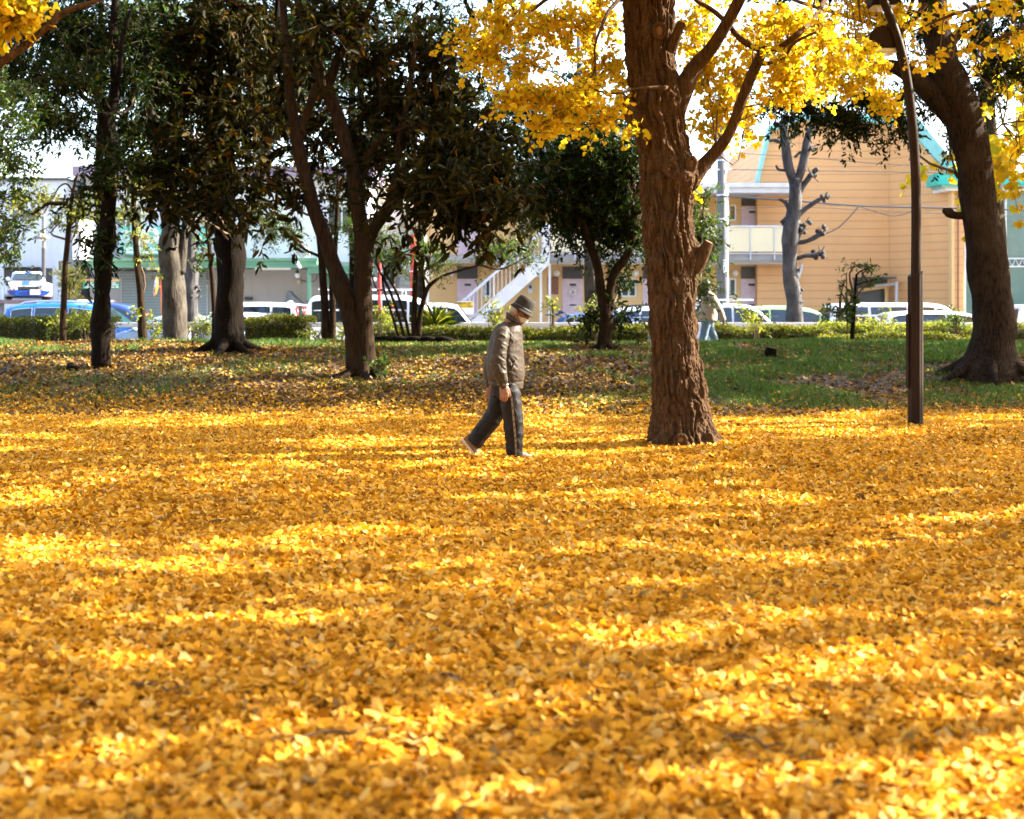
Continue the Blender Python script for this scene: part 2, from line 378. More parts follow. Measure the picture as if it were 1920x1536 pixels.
DENS = {'big': 1.4, 'dark': 1.35, 'camphor': 1.15, 'fine': 1.2}
LEAF = {'big': dict(k=5, L=0.19, W=0.36, T=T_EV, Q=Q_EV, spread=0.95, droop=0.35, m='big_leaf', step=0.16),
        'dark': dict(k=5, L=0.11, W=0.36, T=T_EV, Q=Q_EV, spread=0.9, droop=0.2, m='dark_leaf', step=0.10),
        'mid': dict(k=5, L=0.085, W=0.42, T=T_EV, Q=Q_EV, spread=0.9, droop=0.2, m='mid_leaf', step=0.09),
        'fine': dict(k=6, L=0.06, W=0.42, T=T_EV, Q=Q_EV, spread=0.9, droop=0.15, m='mid_leaf', step=0.07),
        'camphor': dict(k=5, L=0.085, W=0.40, T=T_EV, Q=Q_EV, spread=0.9, droop=0.3, m='dark_leaf', step=0.08),
        'sun': dict(k=5, L=0.08, W=0.42, T=T_EV, Q=Q_EV, spread=0.9, droop=0.1, m='sun_leaf', step=0.08),
        'vari': dict(k=5, L=0.08, W=0.42, T=T_EV, Q=Q_EV, spread=0.9, droop=0.1, m='hedge_leaf', step=0.08),
        'gk': dict(k=5, L=0.054, W=1.12, T=T_GK, Q=Q_GK, spread=0.85, droop=0.55, m='gk_leaf', step=0.06),
        'evfar': dict(k=5, L=0.17, W=0.42, T=T_EV, Q=Q_EV, spread=0.9, droop=0.25, m='dark_leaf', step=0.14),
        'gkfar': dict(k=4, L=0.155, W=1.12, T=T_GK, Q=Q_GK, spread=0.85, droop=0.45, m='gk_leaf', step=0.15)}

def crown(root, blobs, kind, twig_len=0.8, down=0.25, bark='twig', carve=True, hubs=None, limb_r=0.025, limb_mat=None, trunk_obj=None, name='crown'):
    """blobs: world (cx,cy,cz, rx,ry,rz, ntwigs). One leaf mesh, with its twigs as a sub-part; limbs join the blobs to the trunk"""
    lp = dict(LEAF[kind]); st = lp.pop('step'); mm = lp.pop('m')
    tw = MB(); C, A = [], []
    for b in blobs:
        c_, a_ = twigs_in_blob(b[:3], b[3:6], int(b[6]), twig_len, down, st, tw, 0.007)
        C.append(c_); A.append(a_)
        if hubs is not None and len(hubs):
            h = hubs[np.argmin(np.linalg.norm(hubs-np.array(b[:3])-[0, 0, -0.6], axis=1))]
            e = np.array(b[:3]); md = (h+e)/2+np.array([rng.normal()*0.08, rng.normal()*0.08, 0.12*rng.normal()-0.05*np.linalg.norm(e-h)])
            pp = resample([h, md, e, e+(e-h)*0.12], 9)
            tw.tube(pp, np.linspace(limb_r, limb_r*0.3, 9), 6, cap=False)
    C = np.vstack(C); A = np.vstack(A)
    if carve:
        k_ = gaps(C); C = C[k_]; A = A[k_]
    V, Q = leaf_cluster(C, A, **lp)
    o = raw_mesh(name, V, Q, M[mm], root)
    if tw.v: tag(tw.build('twig', M[bark], o if name == 'crown' else root, smooth=True), kind='stuff')
    return o

def tree(name, label, cat, Y, paths, bark, group=None, blobs=(), kind='mid', seg=12, twig_len=0.8, down=0.25, wob=0.16, flare=None, carve=True, limb_r=0.025, zfix=True):
    """trunk and limbs from photo polylines at distance Y; the first path starts at the foot"""
    bx, by, br = paths[0][0][:3]
    base = P(bx, by, Y)
    gzz = float(gz(base[0], Y))
    root = thing(name, label, cat, (base[0], Y, gzz), group)
    mb = MB(); hubs = []
    for i, pt in enumerate(paths):
        w = px_path(pt, Y)
        if i == 0:
            w[:, 2] += 0
            w = np.vstack([[w[0, 0], w[0, 1], min(gzz, w[0, 2])-0.25, w[0, 3]*1.05], w])
            if w[1, 2] < gzz-0.1: w[1:, 2] = np.maximum(w[1:, 2], gzz-0.24+np.arange(len(w)-1)*1e-3)
        mb.tube(w[:, :3], w[:, 3], seg, wob=wob)
        hubs.append(w[len(w)//2:, :3])
    if flare:
        n, length, rr = flare
        for k in range(n):
            a = 2*math.pi*(k+0.3*random.random())/n
            b0 = np.array([base[0], Y, gzz])
            dirv = np.array([math.cos(a), math.sin(a), 0])
            r0 = br/F*Y
            q = [b0+dirv*r0*0.45+[0, 0, length*0.55], b0+dirv*(r0*0.9)+[0, 0, length*0.2], b0+dirv*(r0+length*0.35)+[0, 0, 0.02], b0+dirv*(r0+length*0.8)+[0, 0, -0.08]]
            mb.tube(resample(q, 9), np.linspace(rr, rr*0.3, 9), 7, wob=0.1)
    tr = mb.build('trunk', M[bark], root, smooth=True)
    if len(blobs):
        wb = []
        for b in blobs:
            y = Y+(b[4] if len(b) > 4 else 0)
            c = P(b[0], b[1], y)
            wb.append((*c, b[2]/F*y, (b[6] if len(b) > 6 else max(b[2], b[3])/F*y), b[3]/F*y, (b[5] if len(b) > 5 else 20)*DENS.get(kind, 1.0)))
        crown(root, wb, kind, twig_len, down, 'twig', carve, np.vstack(hubs), limb_r)
    return root
# ---------------------------------------------------------------- ground
def grid_axis(segs):
    out = []
    for a, b, st in segs: out += list(np.arange(a, b-1e-6, st))
    return np.array(out+[segs[-1][1]])
gx_ = grid_axis([(-600, -100, 100), (-100, -30, 10), (-30, -15, 1.0), (-15, 15, 0.25), (15, 30, 1.0), (30, 100, 10), (100, 600, 100)])
gy_ = grid_axis([(-60, -8, 6), (-8, 2, 1), (2, 37, 0.25), (37, 60, 4), (60, 200, 20), (200, 900, 100)])
XX, YY = np.meshgrid(gx_, gy_)
ZZ = gz(XX, YY) - 0.02*sstep(36.2, 37, YY)
Vg = np.stack([XX, YY, ZZ], -1).reshape(-1, 3)
nx = len(gx_); ii = (np.arange(len(gy_)-1)[:, None]*nx+np.arange(nx-1)[None]).ravel()
Qg = np.stack([ii, ii+1, ii+nx+1, ii+nx], 1)

m, nt, out = new_mat('leaf strewn soil'); L = nt.links
b = nd(nt, 'ShaderNodeBsdfPrincipled', Roughness=0.85)
tc = nd(nt, 'ShaderNodeTexCoord'); sp = nd(nt, 'ShaderNodeSeparateXYZ'); L.new(tc.outputs['Object'], sp.inputs[0])
vo = nd(nt, 'ShaderNodeTexVoronoi', Scale=26.0); L.new(tc.outputs['Object'], vo.inputs['Vector'])
hs = nd(nt, 'ShaderNodeSeparateColor'); L.new(vo.outputs['Color'], hs.inputs[0])
gold = ramp(nt, hs.outputs[0], [(0, (0.15, 0.06, 0.008)), (0.3, (0.36, 0.16, 0.007)), (0.7, (0.52, 0.25, 0.01)), (1, (0.50, 0.30, 0.03))])
soil = ramp(nt, hs.outputs[1], [(0, (0.03, 0.02, 0.012)), (0.55, (0.055, 0.036, 0.02)), (0.8, (0.085, 0.055, 0.025)), (0.95, (0.22, 0.11, 0.018))])
nz = nd(nt, 'ShaderNodeTexNoise', Scale=0.9, Detail=6.0); L.new(tc.outputs['Object'], nz.inputs['Vector'])
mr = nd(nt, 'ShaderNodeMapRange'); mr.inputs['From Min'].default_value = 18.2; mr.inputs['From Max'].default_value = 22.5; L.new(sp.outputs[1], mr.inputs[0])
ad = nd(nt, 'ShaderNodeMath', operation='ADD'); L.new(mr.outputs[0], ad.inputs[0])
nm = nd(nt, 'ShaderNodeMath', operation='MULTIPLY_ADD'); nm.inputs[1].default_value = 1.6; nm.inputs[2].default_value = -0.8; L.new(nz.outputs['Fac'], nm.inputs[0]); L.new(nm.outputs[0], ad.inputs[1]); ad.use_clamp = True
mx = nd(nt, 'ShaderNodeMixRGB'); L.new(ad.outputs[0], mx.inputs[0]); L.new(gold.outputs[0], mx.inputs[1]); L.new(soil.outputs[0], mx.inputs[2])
L.new(mx.outputs[0], b.inputs['Base Color'])
bp = nd(nt, 'ShaderNodeBump', Strength=0.8, Distance=0.03); L.new(vo.outputs['Distance'], bp.inputs['Height']); L.new(bp.outputs[0], b.inputs['Normal'])
L.new(b.outputs[0], out.inputs[0]); M['ground'] = m
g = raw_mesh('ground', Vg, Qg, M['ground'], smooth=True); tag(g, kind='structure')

# ---------------------------------------------------------------- fallen leaves
def scatter(n, y0, y1, margin, dens):
    X, Y = [], []
    got = 0
    while got < n:
        y = np.sqrt(rng.random(n)*((y1+3)**2-(y0+3)**2)+(y0+3)**2)-3
        hw = 0.362*y+margin
        x = (rng.random(n)*2-1)*hw
        k = rng.random(n) < dens(x, y)
        X.append(x[k]); Y.append(y[k]); got += k.sum()
    return np.concatenate(X)[:n], np.concatenate(Y)[:n]

def lay(n, y0, y1, margin, dens, L, tilt, lift, name, mm, stalk=False):
    x, y = scatter(n, y0, y1, margin, dens)
    z = gz(x, y)+rng.random(n)**1.5*lift+0.006
    a = rng.random(n)*2*math.pi
    d = np.stack([np.cos(a), np.sin(a), rng.normal(size=n)*tilt], 1)
    nn = np.stack([rng.normal(size=n)*tilt, rng.normal(size=n)*tilt, np.ones(n)], 1)
    base = np.stack([x, y, z], 1)
    ln = L*(1+0.22*rng.normal(size=n)).clip(0.5, 1.5)
    base -= unit(d)*(ln*0.5)[:, None]
    base[:, 2] = np.maximum(base[:, 2], gz(base[:, 0], base[:, 1])+0.004)
    T = (T_GKS if stalk else T_GK).copy(); QL = Q_GKS if stalk else Q_GK
    V, Q = stamp(T, QL, base, d, nn, ln, ln*(1.05+.45*rng.random(n)), rng.normal(size=n)*1.6+1.0)
    return raw_mesh(name, V, Q, mm)
o = lay(105000, 3.2, 9.6, 1.8, lambda x, y: 1.0 - 0.5*vnoise(x*0.9, y*1.8, 8), 0.045, 0.50, 0.030, 'fallen_leaves', M['fallen'], True)
tag(o, 'thick carpet of fallen yellow ginkgo leaves across the foreground', 'fallen leaves', kind='stuff')
o = lay(235000, 9.4, 20.6, 1.8, lambda x, y: (1.0 - 0.5*vnoise(x*0.7, y*1.4, 8))*(1-.97*sstep(17.6, 20.4, y+.9*(vnoise(x*.8, y*.5, 14)-.5)))+.0, 0.045, 0.55, 0.034, 'fallen_leaves', M['fallen'])
tag(o, 'carpet of fallen yellow ginkgo leaves around the walking man and the big trunk', 'fallen leaves', kind='stuff')
def d_far(x, y):
    side = sstep(-1.5, 4.0, x)                      # the bank right of the big trunk stays grassy
    far = 1-sstep(19.4, 23.2, y)
    base = (0.065+0.935*far)*(1-0.80*side*sstep(18.9, 20.6, y))
    path = 1-0.50*np.exp(-((y-19.4-0.15*np.sin(x*0.4))/0.45)**2)
    return np.clip(base*path*(0.35+1.0*vnoise(x*0.9, y*0.9, 12)), 0, 1)
o = lay(30000, 18.3, 28.6, 1.6, d_far, 0.048, 0.5, 0.03, 'fallen_leaves', M['fallen'])
tag(o, 'scattered fallen ginkgo leaves on the shaded bank below the trees', 'fallen leaves', kind='stuff')
o = lay(60000, 19.5, 29.5, 1.6, lambda x, y: np.clip(0.25+0.75*vnoise(x*0.6, y*0.6, 31)-0.3*sstep(0, 5, x), 0, 1), 0.055, 0.5, 0.03, 'leaf_litter', M['litter'])
tag(o, 'brown dead leaf litter lying under the evergreen trees', 'leaf litter', kind='stuff')

# ---------------------------------------------------------------- grass
def d_gr(x, y):
    side = 0.20+0.80*sstep(-1.0, 4.0, x)
    top = np.exp(-((y-27.3)/1.6)**2)*0.7
    patch = sstep(0.30, 0.62, vnoise(x*0.7+3, y*0.7, 21)*0.6+vnoise(x*2.3, y*2.3, 22)*0.4)
    return np.clip((side*sstep(19.9, 21.8, y)+top)*patch, 0, 1)
n = 120000
x, y = scatter(n, 19.8, 29.2, 1.4, d_gr)
a = rng.random(n)*2*math.pi
lean = rng.normal(size=(n, 2))*0.45
d = np.stack([lean[:, 0], lean[:, 1], np.ones(n)], 1); nn = np.stack([np.cos(a), np.sin(a), np.zeros(n)], 1)
hgt = (0.045+0.06*vnoise(x*1.3, y*1.3, 23))*(0.6+0.8*rng.random(n))
V, Q = stamp(T_GR, Q_GR, np.stack([x, y, gz(x, y)-0.005], 1), d, nn, hgt, 0.013)
tag(raw_mesh('grass', V, Q, M['grass']), 'short green grass growing on the bank', 'grass', kind='stuff')

# ---------------------------------------------------------------- the big ginkgo
TY = 15.2
TR = [(1287, 850, 66), (1284, 838, 64), (1281, 815, 58.5), (1277, 780, 55), (1270, 700, 50), (1262, 600, 47), (1259, 500, 48.5), (1254, 440, 49.5), (1252, 400, 49),
      (1252, 345, 54), (1249, 300, 51), (1238, 240, 51), (1231, 200, 51.5), (1220, 100, 49), (1214, 0, 50), (1208, -120, 46), (1200, -300, 41), (1195, -600, 30), (1192, -900, 16), (1190, -1150, 6)]
w = px_path(TR, TY, 1200)
nA = 300
ang = np.linspace(0, 2*math.pi, nA, endpoint=False)
ca, sa = np.cos(ang), np.sin(ang)
zz = w[:, 2][:, None]
# furrowed bark: ridges run up the trunk and fork, periodic around it
def bark_field(z, a, ka, kz, seed):
    aa = a/(2*math.pi)
    wx = 0.5*vnoise(z*1.3+seed, a*0+np.floor(aa*0)+3, seed)
    u = aa*ka
    def tile(u, v, s):
        f = np.clip((aa-0.85)/0.15, 0, 1)
        return vnoise(u, v, s)*(1-f)+vnoise(u-ka, v, s)*f
    warp = tile(u*0.5, z*kz*1.1, seed+1)*1.7
    r = 1-np.abs(2*tile(u+warp, z*kz, seed+2)-1)
    r2 = 1-np.abs(2*tile(u*1.9+warp*1.3, z*kz*2.1, seed+3)-1)
    return r, r2, tile(u*3.1, z*kz*9, seed+5)
AA = np.broadcast_to(ang[None], (len(w), nA)); Z2 = np.broadcast_to(zz, (len(w), nA))
r1, r2, r3 = bark_field(Z2, AA, 42, 4.6, 40)
disp = -0.052*(np.clip(r1, 0.30, 1)-0.30)**1.3*1.7 - 0.016*r2 + 0.020*r3
big = 0.05*(vnoise(ca[None]*1.2+5+Z2*0.2, sa[None]*1.2+Z2*0.55, 50)-0.5)
foot = 0.16*np.exp(-np.maximum(Z2, 0)/0.16)*(0.35+0.65*np.abs(np.sin(AA*3.5+0.6)))
def bulge(px, py, rr, h, facing):      # swelling round an old branch scar
    z0 = CH-(py-HZ)/F*TY; 
    da = np.angle(np.exp(1j*(AA-facing)))
    return h*np.exp(-((Z2-z0)/rr)**2-(da*0.28/rr)**2)
FR = -math.pi/2
disp += bulge(1252, 330, .13, .05, FR+.05)+bulge(1290, 330, .16, .07, FR+.85)+bulge(1230, 75, .13, .045, FR+.1)+bulge(1185, 215, .10, .06, math.pi+.25)+bulge(1320, 480, .14, .08, -0.1)+bulge(1268, 815, .06, .03, FR)+bulge(1285, 180, .16, .04, -0.2)
rad = w[:, 3][:, None]*(1+0*AA)+disp*np.clip(w[:, 3][:, None]/0.28, .2, 1)+big*np.clip(w[:, 3][:, None]/0.28, .2, 1)+foot
V = np.stack([w[:, 0][:, None]+rad*ca[None], w[:, 1][:, None]+rad*sa[None], Z2], -1).reshape(-1, 3)
i0 = (np.arange(len(w)-1)[:, None]*nA+np.arange(nA)[None]); j1 = (np.arange(len(w)-1)[:, None]*nA+((np.arange(nA)+1) % nA)[None])
Q = np.stack([i0, j1, j1+nA, i0+nA], -1).reshape(-1, 4)
base = P(1287, 842, TY); base[2] = 0
gk = thing('ginkgo_tree', 'large ginkgo with deeply furrowed brown bark standing behind the walking man', 'tree', tuple(base), 'ginkgo trees')
trunk = raw_mesh('trunk', V, Q, M['gk_bark'], gk, smooth=True)

br_paths = [[(1268, 215, 16), (1283, 165, 19), (1302, 128, 15), (1330, 95, 12.5, -.1), (1360, 48, 11.5, -.2), (1386, 0, 11, -.3), (1425, -90, 10, -.4), (1480, -230, 8, -.5), (1540, -420, 5, -.6)],
            [(1292, 345, 18), (1312, 318, 15), (1335, 293, 12), (1360, 262, 10.5, -.1), (1378, 225, 10, -.15), (1392, 185, 10, -.2), (1408, 145, 10, -.25), (1424, 110, 10, -.3), (1434, 88, 8, -.3)],
            [(1430, 96, 6, -.3), (1412, 88, 6, -.25), (1385, 70, 5.5, -.2), (1360, 40, 5, -.1), (1330, 15, 4.5), (1300, -5, 4), (1270, -60, 3)],
            [(1430, 100, 7, -.3), (1465, 88, 6, -.4), (1500, 60, 6, -.6), (1530, 30, 5, .4), (1552, -8, 5, 1), (1620, -90, 3, 2.6)],
            [(1422, 118, 5, -.3), (1448, 118, 4, -.5), (1470, 105, 4, -.7), (1490, 80, 3, -.9), (1530, 60, 2, -1.1)],
            [(1250, 165, 5, -.3), (1200, 165, 2.2, -.8), (1150, 176, 2.0, -1), (1085, 163, 1.8, -1.1), (1010, 168, 1.6, -1.3), (930, 178, 1.2, -1.5)],
            [(1210, -40, 5), (1150, 10, 4, -.4), (1128, 50, 3, -.6), (1115, 90, 2.2, -.7), (1112, 140, 1.8, -.8), (1060, 190, 1.4, -1), (1010, 240, 1, -1.2)],
            [(1210, -60, 6), (1120, -40, 5, .4), (1040, -10, 4, .6), (990, 25, 3, .6), (930, 60, 2.2, .5), (860, 95, 1.5, .4)],
            [(1210, -160, 9), (1300, -260, 8, .6), (1450, -330, 6, 1.2), (1640, -380, 4, 1.6)],
            [(1210, -200, 9), (1100, -300, 8, -.8), (960, -350, 6, -1.4), (800, -360, 4, -2)],
            [(1205, -300, 8, 0), (1215, -420, 7, -1.2), (1220, -520, 6, -2.4)]]
mbb = MB(); hubs = []
for pth in br_paths:
    q = px_path(pth, TY, 22)
    mbb.tube(q[:, :3], q[:, 3], 9 if pth[0][2] > 8 else 6, wob=0.14); hubs.append(q[6:, :3])
mbb.build('branch', M['gk_bark'], gk, smooth=True)
# sawn stubs and old scars
def stub(pa, pb, ra, rb, dy0, dy1, name='stub'):
    a = P(*pa, TY)+[0, dy0, 0]; c = P(*pb, TY)+[0, dy1, 0]
    mid = a*0.55+c*0.45+[0.0, 0, -0.015]
    s = MB().tube(resample([(*a, ra/F*TY), (*mid, (ra*.6+rb*.4)/F*TY), (*c, rb/F*TY)], 10)[:, :3], resample([(ra,), (ra*.7+rb*.3,), (rb,)], 10)[:, 0]/F*TY, 14, wob=0.12).build(name, M['gk_bark'], gk, smooth=False)
    dv = unit(c-a)
    MB().cyl(c-dv*0.002, c+dv*0.006, rb*0.86/F*TY, 14).build('cut_face', M['cut_wood'], s)
stub((1300, 505), (1326, 455), 17, 9, -.05, -.12)
stub((1200, 232), (1164, 190), 22, 12, -.08, -.14)
stub((1252, 105), (1271, 52), 10, 8, -.22, -.30)
def scar(px, py, rx, rz, dy):
    c = P(px, py, TY)+[0, dy, 0]
    k = MB(); ring = []
    for j in range(21):
        a_ = 2*math.pi*j/20
        ring.append(c+np.array([math.cos(a_)*rx, 0, math.sin(a_)*rz])/F*TY)
    k.tube(ring, 4.2/F*TY, 8, cap=False, wob=.3)
    s = k.build('branch_scar', M['gk_bark'], gk, smooth=True)
    MB().ell(c+[0, .012, 0], rx/F*TY, .016, rz/F*TY).build('cut_face', M['cut_wood'], s, smooth=True)
scar(1231, 68, 10, 13, -.305); scar(1251, 322, 10, 13, -.34); scar(1290, 312, 8, 11, -.30); scar(1268, 818, 9, 8, -.41)

def pb(px, py, rx, ry, dY, n, rY=None, Y=TY):
    y = Y+dY
    c = P(px, py, y); return (*c, rx/F*y, rY or max(rx, ry)/F*y, ry/F*y, n)
gkb = [pb(900, 90, 65, 32, .2, 20), pb(965, 40, 70, 50, .5, 30), pb(1040, 45, 70, 50, .3, 30), pb(990, 120, 35, 26, 0, 9), pb(1110, 40, 60, 55, .4, 26), pb(1135, 130, 38, 60, .2, 20),
       pb(1020, 176, 75, 13, -1.2, 20, .25), pb(960, 180, 36, 12, -1.4, 10, .2), pb(1100, 178, 50, 24, -1, 17), pb(1050, 218, 40, 14, -1.1, 11, .3), pb(1130, 225, 30, 22, -1, 10), pb(1018, 236, 18, 10, -1.2, 4, .15),
       pb(1185, 248, 9, 10, -.5, 2, .1), pb(880, 60, 26, 16, .4, 5),
       pb(1310, 40, 45, 55, .5, 24), pb(1325, 135, 40, 50, .4, 20), pb(1350, 195, 45, 40, .2, 17), pb(1335, 240, 25, 20, .3, 6), pb(1385, 150, 40, 60, .6, 18), pb(1420, 50, 60, 55, .5, 26),
       pb(1400, 215, 30, 25, .3, 5), pb(1480, 50, 55, 55, -.5, 28), pb(1485, 130, 50, 38, -.6, 26), pb(1540, 60, 45, 50, .8, 26), pb(1545, 130, 55, 24, 1.2, 22), pb(1480, 170, 40, 12, -.4, 8),
       pb(1600, 90, 40, 45, 3.0, 26, .5), pb(1650, 125, 24, 18, 3.1, 10, .3), pb(1600, 150, 40, 14, 2.8, 12, .4), pb(1610, 20, 60, 24, 3.2, 24, .5), pb(1655, 182, 28, 14, 3.0, 8, .3), pb(1672, 205, 12, 8, 3.0, 3, .1), pb(1590, 172, 12, 8, 2.8, 3, .1), pb(1690, 30, 40, 22, 3.3, 12, .4), pb(1622, 95, 12, 8, 1.6, 3, .1), pb(1630, 85, 12, 10, 1.7, 3, .1),
       pb(1312, 352, 6, 12, -.1, 1, .05)]
thin = [q for q in gkb if q[5]*F/q[1] <= 15]; full = [q for q in gkb if q[5]*F/q[1] > 15]
crown(gk, full, 'gk', 0.34, 0.35, hubs=np.vstack(hubs), limb_r=0.010)
crown(gk, [(*q[:6], q[6]*1.9) for q in thin], 'gk', 0.16, 0.35, hubs=np.vstack(hubs), limb_r=0.006, name='leafy_spray')
# the part of the crown above the picture: coarser clumps that shade the carpet
top = [pb(px, py, 240, 120, dY, 42, 1.4) for px, py, dY in ((1000, -290, -.5), (1400, -290, -.8), (1200, -400, .6), (1650, -330, -1), (800, -330, .5), (1250, -520, -.5), (1000, -560, .8), (1500, -500, .5), (1200, -760, 0), (1150, -420, -3.0), (1350, -480, -4.0), (900, -430, -3.5), (1150, -700, -5.0), (800, -500, -2.0))]
crown(gk, top, 'gkfar', 0.8, 0.3, hubs=np.vstack(hubs), limb_r=0.02, name='upper_crown')

# ---------------------------------------------------------------- ginkgos beside the lawn whose boughs reach into the picture
def side_ginkgo(label, x, y, h, boughs, cl, n=26, tw=0.9, lows=(), lk=0.8):
    root = thing('ginkgo_tree', label, 'tree', (x, y, 0), 'ginkgo trees')
    k = MB()
    k.tube(resample([(x, y, -.2), (x+.05, y, h*.3), (x-.1, y+.1, h*.65), (x, y, h)], 24), np.linspace(.30, .04, 24), 14, wob=.18)
    hub = [np.array([x, y, q]) for q in np.linspace(h*.3, h*.95, 9)]
    k.build('trunk', M['gk_bark'], root, smooth=True)
    if boughs:
        kb = MB()
        for bq in boughs:
            q = resample(bq, 20); kb.tube(q[:, :3], q[:, 3], 8, wob=.15); hub += [v for v in q[4:, :3]]
        kb.build('branch', M['gk_bark'], root, smooth=True)
    if lows: crown(root, [(*q[:6], max(1, q[6]*lk)) for q in lows], 'gk', 0.13, 0.35, hubs=np.array(hub[9:]) if boughs else np.array(hub), limb_r=0.008)
    crown(root, [(x+a, y+b_, c, r, r, r*.6, n) for a, b_, c, r in cl], 'gkfar', tw, 0.3, hubs=np.array(hub), limb_r=0.03, name='upper_crown')
    return root
def ring_cl(h, r, k=7):
    o = [(0, 0, h-0.6, r*.8)]
    for i in range(k):
        a_ = 2*math.pi*i/k+rng.random()*.5
        o.append((math.cos(a_)*r*(0.8+.3*rng.random()), math.sin(a_)*r*(0.8+.3*rng.random()), h*(0.52+0.3*rng.random()), r*.72))
    return o
YB = 12.0
bR = [[(*P(2150, -60, YB), .05), (*P(1990, 20, YB), .03), (*P(1900, 60, YB), .018), (*P(1820, 92, YB), .012), (*P(1730, 104, YB), .006)],
      [(*P(2150, -60, YB), .05), (*P(1950, -10, YB), .02), (*P(1850, 10, YB), .015), (*P(1780, 30, YB), .012), (*P(1710, 60, YB), .006)],
      [(*P(2150, -40, YB), .04), (*P(2010, 140, YB), .02), (*P(1950, 215, YB), .01), (*P(1880, 232, YB), .005)]]
bR = [[(7.4, 12, 4.4, .07)]+q for q in bR]
lowR = [pb(1790, 98, 50, 8, 0, 5, .15, YB), pb(1740, 108, 30, 6, 0, 3, .12, YB), pb(1860, 80, 40, 8, 0, 4, .15, YB), pb(1905, 62, 25, 12, 0, 3, .15, YB), pb(1770, 22, 55, 10, 0, 6, .2, YB), pb(1730, 50, 26, 8, 0, 3, .12, YB), pb(1840, 5, 40, 10, 0, 4, .2, YB),
        pb(1900, 14, 35, 12, 0, 4, .2, YB), pb(1795, 52, 26, 10, 0, 3, .15, YB), pb(1905, 212, 24, 6, 0, 2, .1, YB), pb(1908, 255, 10, 8, 0, 1, .1, YB), pb(1893, 300, 10, 6, 0, 1, .1, YB), pb(1912, 275, 8, 8, 0, 1, .1, YB)]
side_ginkgo('ginkgo just outside the lawn, its leafy bough tips hanging in front of the camphor trunk', 7.9, 12.0, 12.0, bR, ring_cl(12.5, 2.8), 34, lows=lowR)
YL = 9.0
bL = [[(-6.0, 9.4, 2.0, .06), (*P(-160, 215, YL), .036), (*P(-40, 142, YL), .030), (*P(0, 118, YL), .027), (*P(50, 84, YL), .024), (*P(97, 42, YL), .021), (*P(130, 18, YL), .018), (*P(190, -2, YL), .016), (*P(300, -70, YL), .012)],
      [(*P(92, 47, YL), .016), (*P(104, 30, YL), .012), (*P(110, 18, YL), .011)], [(*P(88, 52, YL), .014), (*P(98, 54, YL), .012), (*P(105, 52, YL), .009)]]
lowL = [pb(15, 8, 34, 16, 0, 5, .14, YL), pb(58, 8, 24, 10, 0, 4, .12, YL), pb(0, 36, 14, 12, 0, 3, .1, YL), pb(22, 40, 10, 8, 0, 1, .08, YL), pb(-60, 20, 40, 40, 0, 8, .3, YL)]
side_ginkgo('ginkgo outside the view whose bare bough crosses the corner of the sky beside yellow leaves', -6.0, 9.4, 10.0, bL, ring_cl(10.5, 2.0), 14, lows=lowL, lk=3.6)
# unseen ginkgos: those up-sun dapple the lawn, the rest are added to block skylight
for i, (x, y, h, r, nn) in enumerate(((8.6, 4.6, 9.5, 3.0, 46), (13.6, 7.6, 12, 3.2, 40), (14.2, 13.4, 12, 3.2, 40), (14.6, 2.0, 12, 3.2, 38), (9.6, -0.8, 10, 3.0, 34), (20.5, 17.0, 14, 3.6, 30), (19.5, 8.0, 15, 3.6, 28), (13.2, 19.6, 10.5, 3.0, 40), (4.6, 2.4, 9.0, 2.4, 30), (13.5, 25.0, 9, 3.2, 44), (18.5, 25.5, 11, 3.4, 36), (13, 28.4, 8, 2.6, 34), (-4.5, -3.5, 10, 3.2, 32), (3.5, -5.5, 10, 3.2, 32), (-8.0, 2.5, 10, 3.2, 32), (-1, -12, 12, 3.6, 34), (-12.5, 8.5, 11, 3.4, 30), (10, -8, 12, 3.6, 30), (-11, -7, 12, 3.6, 30), (-11, 17, 11, 3.2, 28), (-7.0, 6.5, 13.5, 4.0, 40), (-7.8, 12.8, 14, 4.0, 40), (0.2, -3.5, 13, 4.0, 40), (5.2, -1.5, 13, 4.0, 36))):
    side_ginkgo('yellow ginkgo out of view around the lawn, placed to shade the scene', x, y, h, None, ring_cl(h, r, 8), nn, 1.1)

# a few sticks lying on the carpet
for (px, py, a, ln) in ((640, 1398, .3, .34), (1700, 1012, -.2, .30), (1560, 1108, .8, .26), (300, 1310, -.5, .3), (1180, 960, .1, .28), (860, 1290, 1.9, .22), (420, 985, .4, .3), (1420, 1420, -.9, .26)):
    Y_ = CH*F/(py-HZ); c = np.array([(px-960)/F*Y_, Y_, float(gz((px-960)/F*Y_, Y_))+.035])
    d_ = np.array([math.cos(a), math.sin(a), 0]); e_ = np.array([-d_[1], d_[0], 0])
    k = MB(); k.tube(resample([c-d_*ln/2, c-d_*ln*.1+e_*.02+[0, 0, .012], c+d_*ln*.2-e_*.01, c+d_*ln/2+e_*.03], 10), np.linspace(.006, .003, 10), 6)
    k.tube(resample([c+d_*ln*.1, c+d_*ln*.25+e_*.05+[0, 0, .01], c+d_*ln*.3+e_*.09], 6), np.linspace(.004, .002, 6), 5)
    tag(k.build('fallen_twig', M['twig'], None, smooth=True), 'short dark dry twig lying on the fallen ginkgo leaves', 'twig', 'dry twigs on the leaf carpet')
